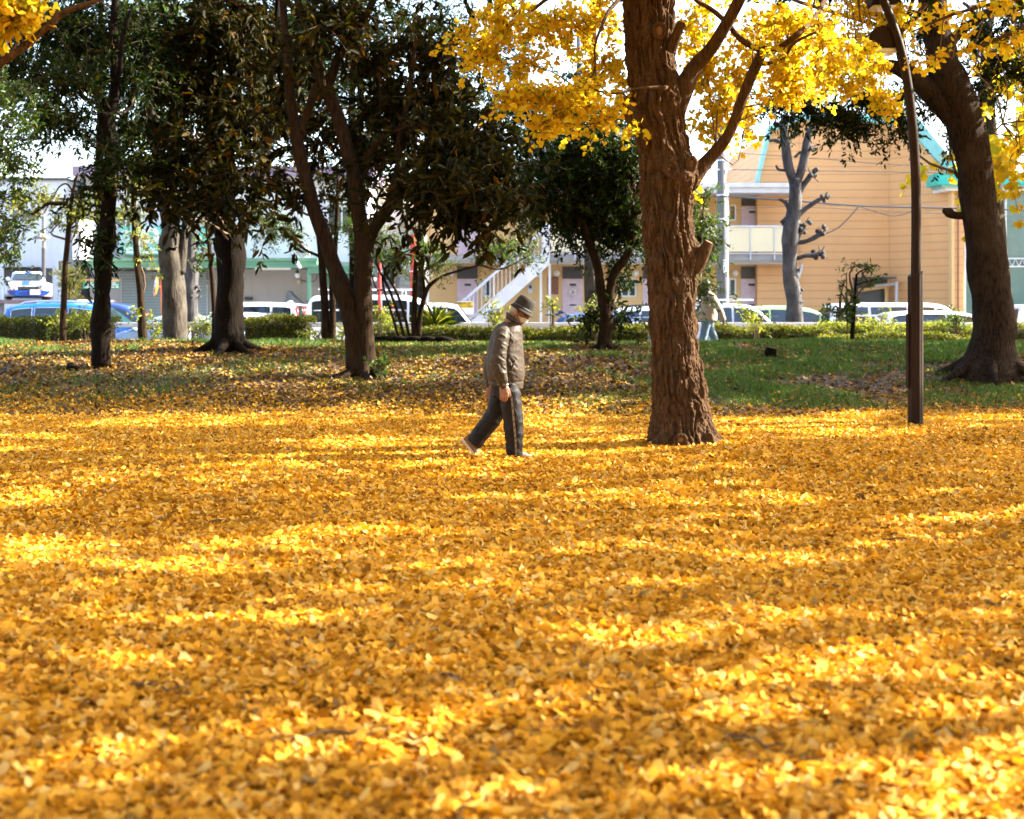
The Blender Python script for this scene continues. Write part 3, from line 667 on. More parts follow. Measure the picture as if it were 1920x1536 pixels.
# ---------------------------------------------------------------- park trees
G1 = 'trees on the bank'
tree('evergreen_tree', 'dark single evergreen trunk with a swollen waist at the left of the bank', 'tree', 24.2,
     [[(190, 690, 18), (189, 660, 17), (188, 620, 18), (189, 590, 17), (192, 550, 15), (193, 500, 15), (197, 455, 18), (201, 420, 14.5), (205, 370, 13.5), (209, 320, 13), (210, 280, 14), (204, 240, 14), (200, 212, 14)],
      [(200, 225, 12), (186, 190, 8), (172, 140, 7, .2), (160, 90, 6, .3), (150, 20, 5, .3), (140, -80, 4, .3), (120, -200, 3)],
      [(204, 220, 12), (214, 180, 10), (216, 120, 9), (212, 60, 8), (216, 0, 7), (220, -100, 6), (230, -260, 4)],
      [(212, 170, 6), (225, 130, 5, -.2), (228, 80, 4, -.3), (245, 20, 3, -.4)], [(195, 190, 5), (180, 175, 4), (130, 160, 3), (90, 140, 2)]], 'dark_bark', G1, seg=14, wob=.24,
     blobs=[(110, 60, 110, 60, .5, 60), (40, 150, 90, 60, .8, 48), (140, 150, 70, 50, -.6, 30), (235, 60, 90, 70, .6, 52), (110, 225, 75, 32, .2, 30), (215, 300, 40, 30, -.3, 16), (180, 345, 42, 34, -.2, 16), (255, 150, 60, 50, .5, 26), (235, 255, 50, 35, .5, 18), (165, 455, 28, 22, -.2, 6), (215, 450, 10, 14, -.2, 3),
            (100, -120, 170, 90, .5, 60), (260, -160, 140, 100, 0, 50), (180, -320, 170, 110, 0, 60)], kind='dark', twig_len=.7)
tree('broadleaf_tree', 'stout dark tree with flared roots and drooping whorls of large leaves', 'tree', 26.0,
     [[(428, 662, 34), (427, 640, 30), (429, 600, 26), (431, 550, 25), (433, 500, 26), (432, 460, 28), (430, 440, 26)],
      [(420, 455, 17), (412, 400, 16), (408, 350, 16), (404, 290, 15), (400, 230, 14), (398, 170, 13), (400, 100, 11), (402, 20, 9), (405, -120, 7), (405, -300, 4)],
      [(440, 460, 17), (462, 410, 10), (480, 350, 9.5), (492, 310, 9), (500, 270, 9), (505, 200, 8), (512, 120, 7), (520, 20, 5), (530, -150, 4)],
      [(486, 330, 7), (520, 285, 6), (560, 276, 4), (600, 270, 3)]], 'dark_bark', G1, seg=16, wob=.16, flare=(7, .55, .13),
     blobs=[(300, 372, 40, 18, -1.6, 8), (395, 378, 46, 16, -1.6, 10), (340, 335, 55, 24, -1.2, 11), (430, 340, 40, 30, -1.2, 10), (270, 310, 50, 24, -.8, 9), (370, 280, 80, 50, -.8, 24), (470, 380, 40, 24, -1, 7), (300, 240, 60, 50, .4, 18), (440, 220, 70, 70, -.5, 28), (350, 160, 80, 60, .2, 30), (450, 110, 80, 70, .2, 32), (340, 70, 80, 60, -.3, 28), (430, 20, 110, 60, 0, 36), (520, 200, 50, 70, .2, 18),
            (400, -140, 170, 100, 0, 50), (400, -330, 170, 110, 0, 50)], kind='big', twig_len=.9)
tree('broadleaf_tree', 'twin trunked brown tree with large drooping leaves, nearest to the walking man', 'tree', 23.6,
     [[(682, 697, 27), (684, 672, 21), (683, 640, 18), (682, 580, 16.5), (681, 520, 16.5), (681, 490, 17), (679, 450, 15), (672, 400, 14), (665, 340, 14), (655, 300, 13), (640, 240, 12.5), (622, 190, 12), (605, 145, 11), (588, 110, 9), (572, 70, 8), (560, 10, 7), (548, -100, 5), (540, -240, 3)],
      [(666, 690, 20), (664, 650, 16), (660, 610, 17), (651, 570, 17), (642, 545, 19), (630, 510, 15), (617, 470, 14), (602, 430, 14), (588, 390, 13), (575, 340, 12.5), (562, 290, 12), (552, 235, 10), (545, 180, 9), (538, 100, 8), (530, 0, 6), (520, -140, 4)],
      [(684, 470, 13), (700, 430, 12), (722, 398, 12), (740, 370, 12), (748, 340, 10), (752, 310, 8), (748, 270, 7), (758, 220, 6), (770, 150, 5), (780, 60, 4)],
      [(688, 300, 7), (705, 270, 6.5), (730, 248, 6.5), (760, 238, 6), (800, 230, 5), (850, 240, 3)],
      [(750, 325, 6), (775, 308, 6), (815, 304, 5), (860, 300, 4), (910, 310, 2)],
      [(615, 165, 8), (630, 120, 9), (650, 80, 9), (672, 50, 8), (700, 0, 7), (730, -100, 5)],
      [(563, 250, 7), (575, 215, 7.5), (590, 170, 8), (600, 155, 7)]], 'brown_bark', G1, seg=14, wob=.14, flare=(8, .45, .10),
     blobs=[(600, 40, 60, 40, -.8, 14), (650, 30, 60, 40, -.6, 14), (700, 300, 60, 40, .5, 14), (800, 355, 60, 24, -1, 17), (880, 360, 60, 34, -1.2, 20), (935, 385, 40, 24, -1.2, 12), (865, 405, 40, 16, -1, 8), (790, 395, 30, 12, -.5, 4), (850, 300, 80, 40, -.4, 24), (930, 315, 50, 36, -.6, 17), (740, 200, 80, 60, .6, 26), (820, 240, 80, 60, .2, 26), (560, 380, 30, 30, .4, 5), (600, 250, 50, 60, 1, 14), (520, 340, 30, 26, .3, 5), (540, 120, 50, 60, .4, 14), (700, 110, 80, 60, .6, 24), (800, 90, 80, 60, .5, 24), (900, 250, 60, 50, .3, 16), (840, 170, 60, 40, .5, 14),
            (640, -120, 150, 90, 0, 44), (820, -120, 120, 90, 0, 34), (720, -300, 170, 100, 0, 44)], kind='big', twig_len=.85, down=.4)
tree('thin_tree', 'pair of thin crooked dark stems rising from one foot, left of the twin trunked tree', 'tree', 28.3,
     [[(611, 640, 9), (610, 615, 8), (608, 560, 7), (604, 500, 7), (600, 450, 6.5), (594, 400, 5), (590, 360, 4)], [(622, 640, 7), (624, 600, 6), (623, 540, 6), (628, 470, 5), (632, 400, 4), (634, 330, 3)],
      [(624, 500, 4), (600, 482, 3), (575, 470, 2.5), (555, 455, 2), (530, 430, 2)]], 'brown_bark', G1, blobs=[(515, 425, 42, 26, .2, 40), (555, 440, 22, 14, .2, 10), (480, 400, 20, 14, .3, 8)], kind='fine', twig_len=.45)
tree('small_tree', 'bushy small tree of thin fanned stems and fine compound leaves behind a ring of roots', 'tree', 28.0,
     [[(778, 632, 6), (776, 600, 5.5), (778, 540, 5), (781, 490, 5), (785, 455, 4), (788, 410, 3)], [(784, 632, 6), (788, 590, 5), (796, 555, 4.5), (806, 535, 4), (830, 518, 2.6), (860, 508, 2.2), (900, 497, 1.5)],
      [(768, 634, 3), (758, 590, 2.8), (742, 545, 2.5), (722, 510, 2), (712, 480, 1.5)], [(758, 634, 3), (745, 585, 2.8), (728, 540, 2.5), (708, 500, 2), (698, 470, 1.4)], [(748, 636, 2.5), (735, 590, 2.3), (722, 550, 2), (716, 520, 1.6)],
      [(796, 555, 3), (793, 520, 2.6), (785, 498, 2.2)], [(718, 524, 2), (726, 500, 1.8), (745, 480, 1.6), (770, 468, 1.4)]], 'brown_bark', G1,
     blobs=[(700, 450, 46, 24, 0, 34), (740, 480, 40, 26, 0, 30), (800, 470, 36, 26, .2, 24), (820, 495, 26, 16, 0, 12), (670, 430, 36, 22, .3, 20), (950, 470, 50, 24, 0, 34), (990, 480, 26, 20, .2, 12), (905, 490, 24, 14, 0, 8), (690, 490, 14, 18, 0, 5)], kind='fine', twig_len=.4)
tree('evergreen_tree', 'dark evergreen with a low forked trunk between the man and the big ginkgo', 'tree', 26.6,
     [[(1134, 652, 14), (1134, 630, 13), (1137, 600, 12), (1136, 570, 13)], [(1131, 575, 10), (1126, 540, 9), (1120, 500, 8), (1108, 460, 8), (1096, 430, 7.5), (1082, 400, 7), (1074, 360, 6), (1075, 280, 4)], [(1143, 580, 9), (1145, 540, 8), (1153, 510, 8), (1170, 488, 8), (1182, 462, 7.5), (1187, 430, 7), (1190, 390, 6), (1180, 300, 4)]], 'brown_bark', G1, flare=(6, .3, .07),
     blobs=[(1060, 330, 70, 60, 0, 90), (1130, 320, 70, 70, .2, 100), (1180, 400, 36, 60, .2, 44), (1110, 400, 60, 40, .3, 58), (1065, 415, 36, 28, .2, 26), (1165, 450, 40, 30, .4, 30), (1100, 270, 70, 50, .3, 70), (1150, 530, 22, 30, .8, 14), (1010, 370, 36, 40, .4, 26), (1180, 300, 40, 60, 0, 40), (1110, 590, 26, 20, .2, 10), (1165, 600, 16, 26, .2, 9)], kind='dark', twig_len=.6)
tree('evergreen_tree', 'small evergreen hidden behind the big ginkgo, leaves showing past the right of its trunk', 'tree', 25.4,
     [[(1286, 660, 8), (1285, 600, 7), (1290, 540, 6), (1300, 480, 5), (1312, 430, 4)]], 'brown_bark', G1,
     blobs=[(1318, 430, 28, 36, 0, 30), (1335, 460, 18, 26, 0, 14), (1318, 505, 22, 16, 0, 9), (1316, 546, 15, 22, -.1, 13), (1320, 370, 16, 14, 0, 7), (1250, 450, 40, 60, .3, 30)], kind='mid', twig_len=.4)
cam_t = tree('camphor_tree', 'massive camphor with a broad flared foot and leaning trunk at the right edge', 'tree', 23.6,
     [[(1854, 714, 76), (1855, 700, 64), (1858, 680, 53), (1861, 655, 44), (1864, 620, 40), (1862, 570, 37), (1852, 500, 36), (1842, 430, 34), (1833, 370, 33), (1826, 310, 33), (1815, 255, 34), (1800, 200, 34), (1784, 160, 33), (1768, 115, 30), (1757, 60, 26), (1750, 0, 24), (1745, -100, 22), (1750, -300, 15), (1760, -500, 8)],
      [(1808, 250, 20), (1790, 225, 20), (1765, 195, 21), (1738, 165, 20), (1715, 145, 17), (1690, 130, 15), (1660, 122, 10), (1630, 124, 7), (1600, 130, 5), (1570, 150, 3)],
      [(1700, 140, 9), (1690, 100, 10), (1685, 60, 9), (1680, 0, 8), (1670, -100, 6)],
      [(1832, 400, 9), (1815, 404, 8), (1790, 404, 7), (1778, 398, 9), (1768, 394, 4)], [(1840, 345, 10), (1818, 340, 9), (1800, 332, 6), (1788, 322, 2)],
      [(1770, 100, 12), (1800, 60, 9), (1860, 20, 7), (1930, -20, 5)]], 'camphor_bark', G1, seg=30, wob=.10, flare=(7, .5, .10),
     blobs=[(1500, 200, 45, 20, .3, 26), (1560, 215, 50, 22, .2, 30), (1600, 240, 40, 24, .1, 22), (1690, 240, 22, 30, 0, 14), (1450, 190, 30, 16, .4, 12), (1620, 180, 40, 20, .2, 16), (1640, 205, 40, 24, 0, 16), (1840, 70, 40, 50, .5, 24), (1880, 130, 50, 36, .5, 30), (1750, 200, 30, 26, .8, 12), (1700, 170, 30, 30, 1, 14), (1900, 40, 40, 40, .3, 18), (1740, 60, 40, 40, .5, 16), (1830, 170, 24, 24, .6, 8), (1780, 260, 16, 20, .6, 5),
            (1680, -130, 200, 110, 0, 90), (1900, -150, 160, 110, 0, 70), (1500, -160, 120, 80, 0, 40), (1800, -340, 240, 130, 0, 90)], kind='camphor', twig_len=.6)
crown(cam_t, [(*P(px, py, 23.6+dy), rr, 1.8, .9, n_) for px, py, dy, rr, n_ in ((1500, -190, -3.2, 1.7, 60), (1660, -210, -3.5, 1.7, 60), (1750, -190, -4.8, 1.7, 60), (1580, -200, -5.2, 1.7, 60), (1420, -190, -4.5, 1.6, 50), (1880, -200, -5.5, 1.6, 50), (1380, -170, -1.2, 1.5, 40), (1230, -150, .5, 1.4, 36), (1850, -200, -2.5, 1.6, 36), (1500, -150, 1.5, 1.6, 40), (1650, -160, 2.5, 1.6, 36))], 'evfar', .9, .3, hubs=np.array([P(1745, -100, 23.6), P(1690, 60, 23.6)]), limb_r=.04, name='upper_crown')  # unseen boughs above the view, added to shade the lawn
tree('slender_tree', 'slender grey brown tree with a thin leaning stem and a long bare side limb', 'tree', 28.6,
     [[(118, 630, 6), (118, 600, 6), (120, 560, 5.5), (122, 500, 5), (127, 450, 5), (130, 410, 4.5), (132, 390, 4), (138, 355, 3), (146, 325, 2)],
      [(129, 392, 4), (124, 382, 4), (108, 382, 4), (90, 382, 3.5), (75, 392, 3), (60, 402, 2)], [(137, 360, 2), (125, 345, 1.6), (110, 352, 1.4), (100, 372, 1)], [(140, 356, 2), (150, 380, 1.6), (156, 395, 1.4), (135, 400, 1)]], 'brown_bark', G1,
     blobs=[(45, 375, 36, 22, .2, 26), (95, 375, 36, 18, .2, 14), (150, 400, 40, 34, .2, 26), (110, 420, 26, 20, .2, 9), (165, 375, 20, 20, .2, 8)], kind='sun', twig_len=.4)
tree('slender_tree', 'slim dark stem with sprigs of leaves and a vine, beside the thick grey trunk', 'tree', 28.8,
     [[(267, 632, 9), (266, 600, 7.5), (263, 550, 6), (258, 500, 6), (254, 450, 5.5), (251, 400, 5), (250, 350, 4), (248, 300, 3)]], 'brown_bark', G1,
     blobs=[(245, 400, 30, 30, .1, 16), (262, 440, 26, 30, .1, 13), (250, 350, 40, 24, .2, 18), (275, 480, 16, 18, 0, 5), (258, 580, 12, 26, 0, 4)], kind='sun', twig_len=.35)
tree('thick_tree', 'thick grey barked trunk lit down its right side behind the bank', 'tree', 30.5,
     [[(330, 668, 26), (328, 640, 23), (327, 600, 22), (326, 550, 22), (321, 500, 21.5), (320, 470, 22), (320, 430, 17), (313, 390, 15), (305, 350, 13), (298, 300, 12), (290, 240, 11), (280, 150, 9), (270, 20, 6)], [(333, 510, 14), (342, 470, 9), (346, 430, 6), (350, 380, 5)]], 'grey_bark', G1, seg=18, wob=.16,
     blobs=[(300, 330, 60, 30, .5, 26), (330, 250, 80, 50, .8, 40), (260, 180, 80, 60, .8, 40), (360, 380, 40, 24, .5, 12), (300, 60, 120, 70, 1, 60)], kind='mid', twig_len=.6)
tree('slender_tree', 'thin leafy stem standing against the stout dark tree', 'tree', 29.4,
     [[(400, 660, 5), (402, 600, 5), (399, 540, 4.5), (394, 480, 4), (389, 430, 4), (387, 380, 3.5), (384, 330, 3)]], 'brown_bark', G1, blobs=[(375, 460, 14, 26, 0, 7), (372, 500, 12, 20, 0, 4), (380, 390, 20, 20, .2, 8)], kind='mid', twig_len=.3)
tree('grey_tree', 'grey furrowed trunk partly hidden behind the forked dark evergreen', 'tree', 33.2,
     [[(1112, 690, 17), (1112, 620, 15.5), (1111, 560, 15), (1109, 500, 14), (1108, 440, 13), (1106, 380, 12), (1104, 300, 9)]], 'grey_bark', G1, seg=16, blobs=[(1100, 330, 60, 40, 0, 20), (1120, 250, 60, 40, 0, 24)], kind='dark')
tree('grey_tree', 'pale grey trunk rising behind the camphor trunk', 'tree', 31.0,
     [[(1885, 680, 20), (1880, 600, 19), (1872, 500, 18), (1866, 400, 17), (1860, 300, 16), (1853, 220, 14), (1850, 160, 12), (1849, 100, 10), (1851, 60, 9)], [(1850, 110, 7), (1842, 70, 6), (1834, 40, 5), (1818, 15, 4), (1805, 5, 3)], [(1851, 70, 7), (1858, 40, 6), (1864, 0, 5), (1868, -60, 4)]], 'grey_bark', G1, seg=14,
     blobs=[(1860, 100, 40, 40, 0, 24), (1885, 160, 36, 26, 0, 18), (1855, 230, 20, 20, 0, 6), (1900, 120, 40, 40, .2, 20), (1840, 200, 20, 24, .1, 7)], kind='camphor', twig_len=.5)
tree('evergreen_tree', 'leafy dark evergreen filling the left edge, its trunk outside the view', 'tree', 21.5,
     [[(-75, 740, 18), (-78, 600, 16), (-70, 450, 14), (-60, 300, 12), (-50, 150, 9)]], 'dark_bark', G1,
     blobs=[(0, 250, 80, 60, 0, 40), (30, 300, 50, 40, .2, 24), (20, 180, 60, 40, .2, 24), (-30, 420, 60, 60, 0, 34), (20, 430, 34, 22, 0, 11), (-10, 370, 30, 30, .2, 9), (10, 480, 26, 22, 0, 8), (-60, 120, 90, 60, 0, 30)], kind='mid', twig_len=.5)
# evergreens behind the bank that close the gaps between the nearer crowns
for lab, Yb, tx, bl in (
    ('tall dense evergreen filling the sky behind the stout dark tree', 33, 432, [(420, 200, 120, 80, 0, 66), (560, 180, 120, 80, 0, 66), (500, 60, 140, 90, 0, 80), (620, 80, 100, 80, .5, 50), (480, 300, 80, 40, 0, 24), (640, 330, 70, 50, 0, 24)]),
    ('tall dense evergreen behind the twin trunked tree', 34, 676, [(760, 220, 120, 90, 0, 70), (880, 200, 110, 100, 0, 70), (800, 60, 130, 90, 0, 70), (960, 260, 80, 70, 0, 44), (700, 290, 90, 50, 0, 32), (850, 300, 100, 50, 0, 44), (950, 110, 70, 60, 0, 26)]),
    ('evergreen crown with narrow leaves between the yellow boughs and the forked dark tree', 34.5, 1113, [(1000, 240, 60, 60, 0, 50), (1060, 200, 60, 40, 0, 40), (1090, 150, 30, 30, .4, 12), (980, 330, 50, 50, 0, 36), (1150, 230, 50, 50, .2, 36), (1040, 290, 60, 50, .2, 40), (1000, 410, 30, 30, 0, 12)]),
    ('tall evergreen closing the sky between the two stout trunks', 36, 660, [(560, 120, 120, 90, 0, 60), (660, 160, 120, 90, 0, 60), (560, 20, 140, 60, 0, 60), (720, 40, 120, 70, 0, 50), (500, 240, 90, 40, 0, 26)]),
    ('tall evergreen closing the sky behind the leaning dark trunk', 35.5, 328, [(250, 100, 110, 90, 0, 54), (330, 180, 90, 80, 0, 44), (200, 10, 130, 60, 0, 50), (380, 40, 110, 70, 0, 46), (90, 40, 110, 70, 0, 40)]),
    ('evergreen behind the left trunks, thin enough to let the sky through', 34, 189, [(180, 110, 120, 80, 0, 50), (60, 90, 110, 80, 0, 50), (270, 220, 80, 60, 0, 30), (130, 230, 80, 30, 0, 14), (300, 60, 100, 80, 0, 44)])):
    tree('evergreen_tree', lab, 'tree', Yb, [[(tx, 640, 10), (tx+4, 500, 9), (tx-3, 350, 8), (tx, 200, 7), (tx, 60, 5), (tx, -100, 3)]], 'dark_bark', 'evergreens behind the bank', blobs=bl, kind='dark', twig_len=.8)

# pruned plane trees at the kerb
def plane(label, Y, paths, knobs):
    b0 = paths[0][0]; bw = P(b0[0], b0[1], Y)
    root = thing('plane_tree', label, 'tree', (bw[0], Y, float(gz(bw[0], Y))), 'pruned street trees')
    k = MB()
    for pth in paths:
        q = px_path(pth, Y); k.tube(q[:, :3], q[:, 3], 12, wob=.22)
    kks = []
    for (px, py, r) in knobs:
        c = P(px, py, Y); kk = MB(); kks.append(kk)
        for _ in range(6):
            kk.ell(c+rng.normal(size=3)*r/F*Y*.7, r/F*Y*.55, r/F*Y*.55, r/F*Y*.55, nu=8, nv=6)
        for _ in range(4):
            d_ = unit(rng.normal(size=3)+[0, 0, .7]); kk.tube([c, c+d_*r/F*Y*1.9], [.02, .012], 5)
    t = k.build('trunk', M['plane_bark'], root, smooth=True); [kk.build('pollard_knob', M['plane_bark'], root, smooth=True) for kk in kks]
plane('pollarded grey street tree with knobbly stumps in front of the orange building', 38,
      [[(1490, 640, 16), (1490, 600, 16), (1488, 560, 14), (1483, 520, 15), (1480, 470, 14), (1484, 430, 16), (1488, 400, 12.5), (1491, 360, 12), (1492, 335, 12)],
       [(1489, 345, 9), (1478, 310, 9), (1472, 270, 8.5), (1470, 235, 8), (1470, 215, 6)], [(1493, 345, 8), (1505, 310, 8), (1512, 270, 7.5), (1520, 245, 6), (1530, 232, 3)],
       [(1472, 272, 3), (1455, 264, 3.5), (1442, 264, 2.5)], [(1471, 240, 4), (1458, 234, 4), (1450, 230, 3)], [(1477, 320, 3), (1460, 318, 2.5), (1455, 310, 2)], [(1478, 262, 3), (1492, 254, 3), (1500, 250, 2)],
       [(1508, 290, 3), (1518, 280, 4), (1526, 276, 3)], [(1490, 295, 2.5), (1500, 286, 2.5), (1508, 286, 2)], [(1494, 372, 6), (1506, 348, 5.5), (1518, 332, 5)], [(1490, 412, 5), (1510, 392, 4.5), (1530, 378, 4), (1545, 370, 3)], [(1484, 415, 5), (1478, 390, 4), (1470, 378, 3.5), (1460, 374, 2)],
       [(1488, 470, 5), (1498, 440, 5), (1508, 425, 4)], [(1492, 455, 5), (1510, 453, 4), (1528, 445, 4.5), (1540, 438, 5)], [(1490, 486, 4), (1510, 480, 4), (1530, 478, 5), (1545, 472, 4)], [(1482, 425, 5), (1472, 415, 4)], [(1482, 445, 4), (1470, 435, 3)]],
      [(1522, 330, 9), (1546, 372, 7), (1510, 420, 8), (1543, 437, 8), (1538, 476, 9), (1524, 240, 7), (1524, 278, 6), (1497, 545, 6), (1500, 570, 7), (1495, 510, 5), (1470, 416, 6)])
plane('pollarded pale street tree behind the thick grey trunk, in front of the shop shutter', 38,
      [[(358, 640, 14), (358, 590, 13.5), (357, 540, 13), (359, 500, 13), (357, 460, 12), (360, 420, 11), (364, 385, 8), (366, 340, 6), (360, 300, 5)], [(360, 430, 6), (368, 400, 5), (374, 370, 4)], [(368, 490, 5), (378, 480, 5), (388, 472, 4)]],
      [(386, 476, 7), (370, 545, 6), (366, 560, 7), (352, 535, 5), (348, 487, 6), (362, 482, 6)])

# saplings, stumps
sap = tree('sapling', 'young sapling with sparse tiers of leaves tied beside thin stakes', 'sapling', 28.0,
     [[(1597, 655, 4.5), (1598, 630, 4.2), (1601, 580, 3.2), (1604, 540, 2.4), (1606, 515, 2)], [(1605, 516, 1.6), (1615, 508, 1.4), (1630, 502, 1.2), (1645, 497, 1)], [(1605, 535, 1.4), (1625, 528, 1.1), (1655, 522, .8)], [(1602, 560, 1.4), (1585, 538, 1.1), (1570, 525, .8)], [(1599, 610, 1.5), (1575, 590, 1.1), (1555, 580, .8)]], 'dark_bark', None,
     blobs=[(1602, 498, 14, 8, 0, 4), (1635, 500, 14, 7, 0, 4), (1640, 524, 22, 6, 0, 3), (1582, 530, 12, 6, 0, 2), (1590, 550, 10, 10, 0, 3), (1588, 570, 14, 12, 0, 5), (1605, 575, 12, 10, 0, 4), (1575, 590, 22, 10, 0, 6), (1600, 595, 16, 10, 0, 4), (1560, 582, 10, 6, 0, 2)], kind='mid', twig_len=.22)
st = MB()
for (px, a, b_) in ((1589, 512, 655), (1618, 509, 545)):
    st.cyl(P(px, b_, 28.02), P(px-2, a, 28.02), .012, 6)
st.build('stake', M['twig'], sap)
def stump(label, px, py, r, h):
    Y = 24.0
    for _ in range(40):                     # walk along the sight line to the ground
        if P(px, py, Y)[2] > float(gz(P(px, py, Y)[0], Y)): Y += .15
    c = P(px, py, Y); z0 = float(gz(c[0], Y))
    root = thing('tree_stump', label, 'stump', (c[0], Y, z0))
    MB().tube(resample([(c[0], Y, z0-.1), (c[0], Y, z0+h*.3), (c[0]+.02, Y, z0+h)], 9), np.linspace(r*1.5, r, 9), 14, wob=.25).build('stump_body', M['dark_bark'], root, smooth=False)
    MB().cyl((c[0]+.02, Y, z0+h), (c[0]+.02, Y, z0+h+.006), r*.9, 14).build('cut_face', M['cut_wood'], root)
stump('low dark sawn stump on the grass right of the big ginkgo', 1445, 670, .09, .16)
stump('small dark stump lying among the leaves at the left of the bank', 138, 737, .10, .07)

# roots and bedding round the small tree
c = P(768, 634, 27.6); z0 = float(gz(c[0], 27.6))
rt = MB()
for k in range(5):
    a0 = -1.2+.6*k
    rt.tube(resample([(c[0]-.9+.3*k, 27.6, z0-.02), (c[0]-.5+.28*k, 27.35, z0+.10), (c[0]+.25*k-.1, 27.5, z0+.04)], 10), np.linspace(.06, .04, 10), 7, wob=.2)
tag(rt.build('exposed_roots', M['dark_bark'], None, smooth=True), 'heap of gnarled exposed roots at the foot of the fanned small tree', 'roots')

# ---------------------------------------------------------------- hedges and shrubs
def hedge(label, px0, px1, Y, top, dep, n, leaf, wavy=.10, zb=.30):
    x0 = P(px0, 0, Y)[0]; x1 = P(px1, 0, Y)[0]; zt = CH-(top-HZ)/F*Y
    root = thing('hedge', label, 'hedge', ((x0+x1)/2, Y+dep/2, zb), 'clipped hedges along the path')
    k = int((x1-x0)*5)+2
    core = MB(); rows = []
    for i in range(k+1):
        x = x0+.12+(x1-x0-.24)*i/k
        t = zt-.12+wavy*(float(vnoise(x*1.7, Y, 61))-.5)*2
        rows.append([(x, Y+.10, zb-.1), (x, Y+.08, t-.06), (x, Y+.2, t), (x, Y+dep-.2, t), (x, Y+dep-.08, t-.06), (x, Y+dep-.1, zb-.1)])
    Vc = np.array(rows).reshape(-1, 3)
    core.add(Vc, [(i*6+j, i*6+j+1, (i+1)*6+j+1, (i+1)*6+j) for i in range(k) for j in range(5)]+[tuple(range(6)), tuple(k*6+5-j for j in range(6))])
    core.build('stems', M['hedge_core'], root)  # solid core, coloured dark for the shaded inside of the hedge
    u = rng.random(n)
    x = x0+(x1-x0)*rng.random(n); t = zt+wavy*(vnoise(x*1.7, np.full(n, Y), 61)-.5)*2
    onfront = u < .42; ontop = (u >= .42) & (u < .86)
    y = np.where(onfront, Y+.02+.10*rng.random(n), np.where(ontop, Y+dep*rng.random(n), Y+dep-.1*rng.random(n)))
    z = np.where(ontop, t-.12*rng.random(n), zb+(t-zb)*rng.random(n))
    A = np.stack([rng.normal(size=n)*.4, np.where(onfront, -.8, np.where(ontop, 0, .8)), np.where(ontop, 1., .35)], 1)
    V, Q = leaf_cluster(np.stack([x, y, z], 1), A, 4, .05, .5, T_EV, Q_EV, .9, .0, .25, .6, .03)
    raw_mesh('leaves', V, Q, M[leaf], root)
M['hedge_core'] = mat('hedge dark inside', (0.055, 0.04, 0.02), .95, (0.025, 0.025, 0.012), 12, bump=1, bscale=40)
hedge('dark clipped hedge at the left edge below the blue wagon', -60, 205, 31.6, 596, 1.0, 3000, 'hedge_leaf')
hedge('dark green clipped hedge below the white hatchback with the red tail lamp', 448, 582, 31.6, 599, 1.0, 2200, 'hedge_leaf')
hedge('low yellow green hedge behind the fanned small tree and below the white van', 690, 935, 32.6, 615, .9, 3600, 'hedge_leaf')
hedge('low clipped hedge between the man and the forked evergreen', 975, 1225, 32.6, 616, .9, 3600, 'hedge_leaf')
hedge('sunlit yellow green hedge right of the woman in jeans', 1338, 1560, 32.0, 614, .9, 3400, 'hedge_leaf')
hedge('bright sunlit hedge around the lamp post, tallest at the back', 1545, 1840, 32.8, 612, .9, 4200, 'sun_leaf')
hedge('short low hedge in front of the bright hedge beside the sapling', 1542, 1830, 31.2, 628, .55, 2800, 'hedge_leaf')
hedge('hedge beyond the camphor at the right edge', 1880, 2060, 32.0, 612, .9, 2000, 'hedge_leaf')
def shrub(label, px, py, rx, ry, Y, n, kind='sun', tw=.3):
    c = P(px, py, Y); z0 = float(gz(c[0], Y))
    root = thing('shrub', label, 'shrub', (c[0], Y, z0), 'loose shrubs by the hedge')
    k = MB()
    for i in range(5):
        e = c+rng.normal(size=3)*[rx/F*Y*.6, .1, ry/F*Y*.5]
        k.tube(resample([(c[0]+.05*i-.1, Y, z0-.05), (c+e)/2-[0, 0, .1], e], 7), np.linspace(.016, .006, 7), 5)
    k.build('stems', M['twig'], root)
    crown(root, [(*c, rx/F*Y, rx/F*Y, ry/F*Y, n)], kind, tw, 0, carve=False)
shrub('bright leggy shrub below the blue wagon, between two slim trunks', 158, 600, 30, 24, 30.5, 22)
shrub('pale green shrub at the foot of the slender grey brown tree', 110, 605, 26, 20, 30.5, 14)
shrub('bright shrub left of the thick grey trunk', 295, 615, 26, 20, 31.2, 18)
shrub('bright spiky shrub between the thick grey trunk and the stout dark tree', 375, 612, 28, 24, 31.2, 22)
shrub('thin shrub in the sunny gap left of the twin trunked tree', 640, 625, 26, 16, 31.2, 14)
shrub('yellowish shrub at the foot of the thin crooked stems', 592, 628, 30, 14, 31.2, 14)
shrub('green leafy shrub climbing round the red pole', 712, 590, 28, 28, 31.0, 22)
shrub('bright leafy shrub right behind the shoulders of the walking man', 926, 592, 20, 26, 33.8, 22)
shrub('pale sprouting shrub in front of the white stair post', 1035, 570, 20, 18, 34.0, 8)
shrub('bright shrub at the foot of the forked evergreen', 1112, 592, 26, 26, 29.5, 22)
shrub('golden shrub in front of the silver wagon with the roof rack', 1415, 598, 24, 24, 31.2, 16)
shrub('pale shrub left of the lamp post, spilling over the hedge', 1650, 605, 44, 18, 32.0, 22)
shrub('dark tufted shrub above the hedge right of the lamp post', 1790, 600, 20, 12, 32.6, 12, 'mid')
shrub('small green tuft at the foot of the twin trunked tree', 712, 684, 14, 12, 23.2, 9, 'mid', .18)
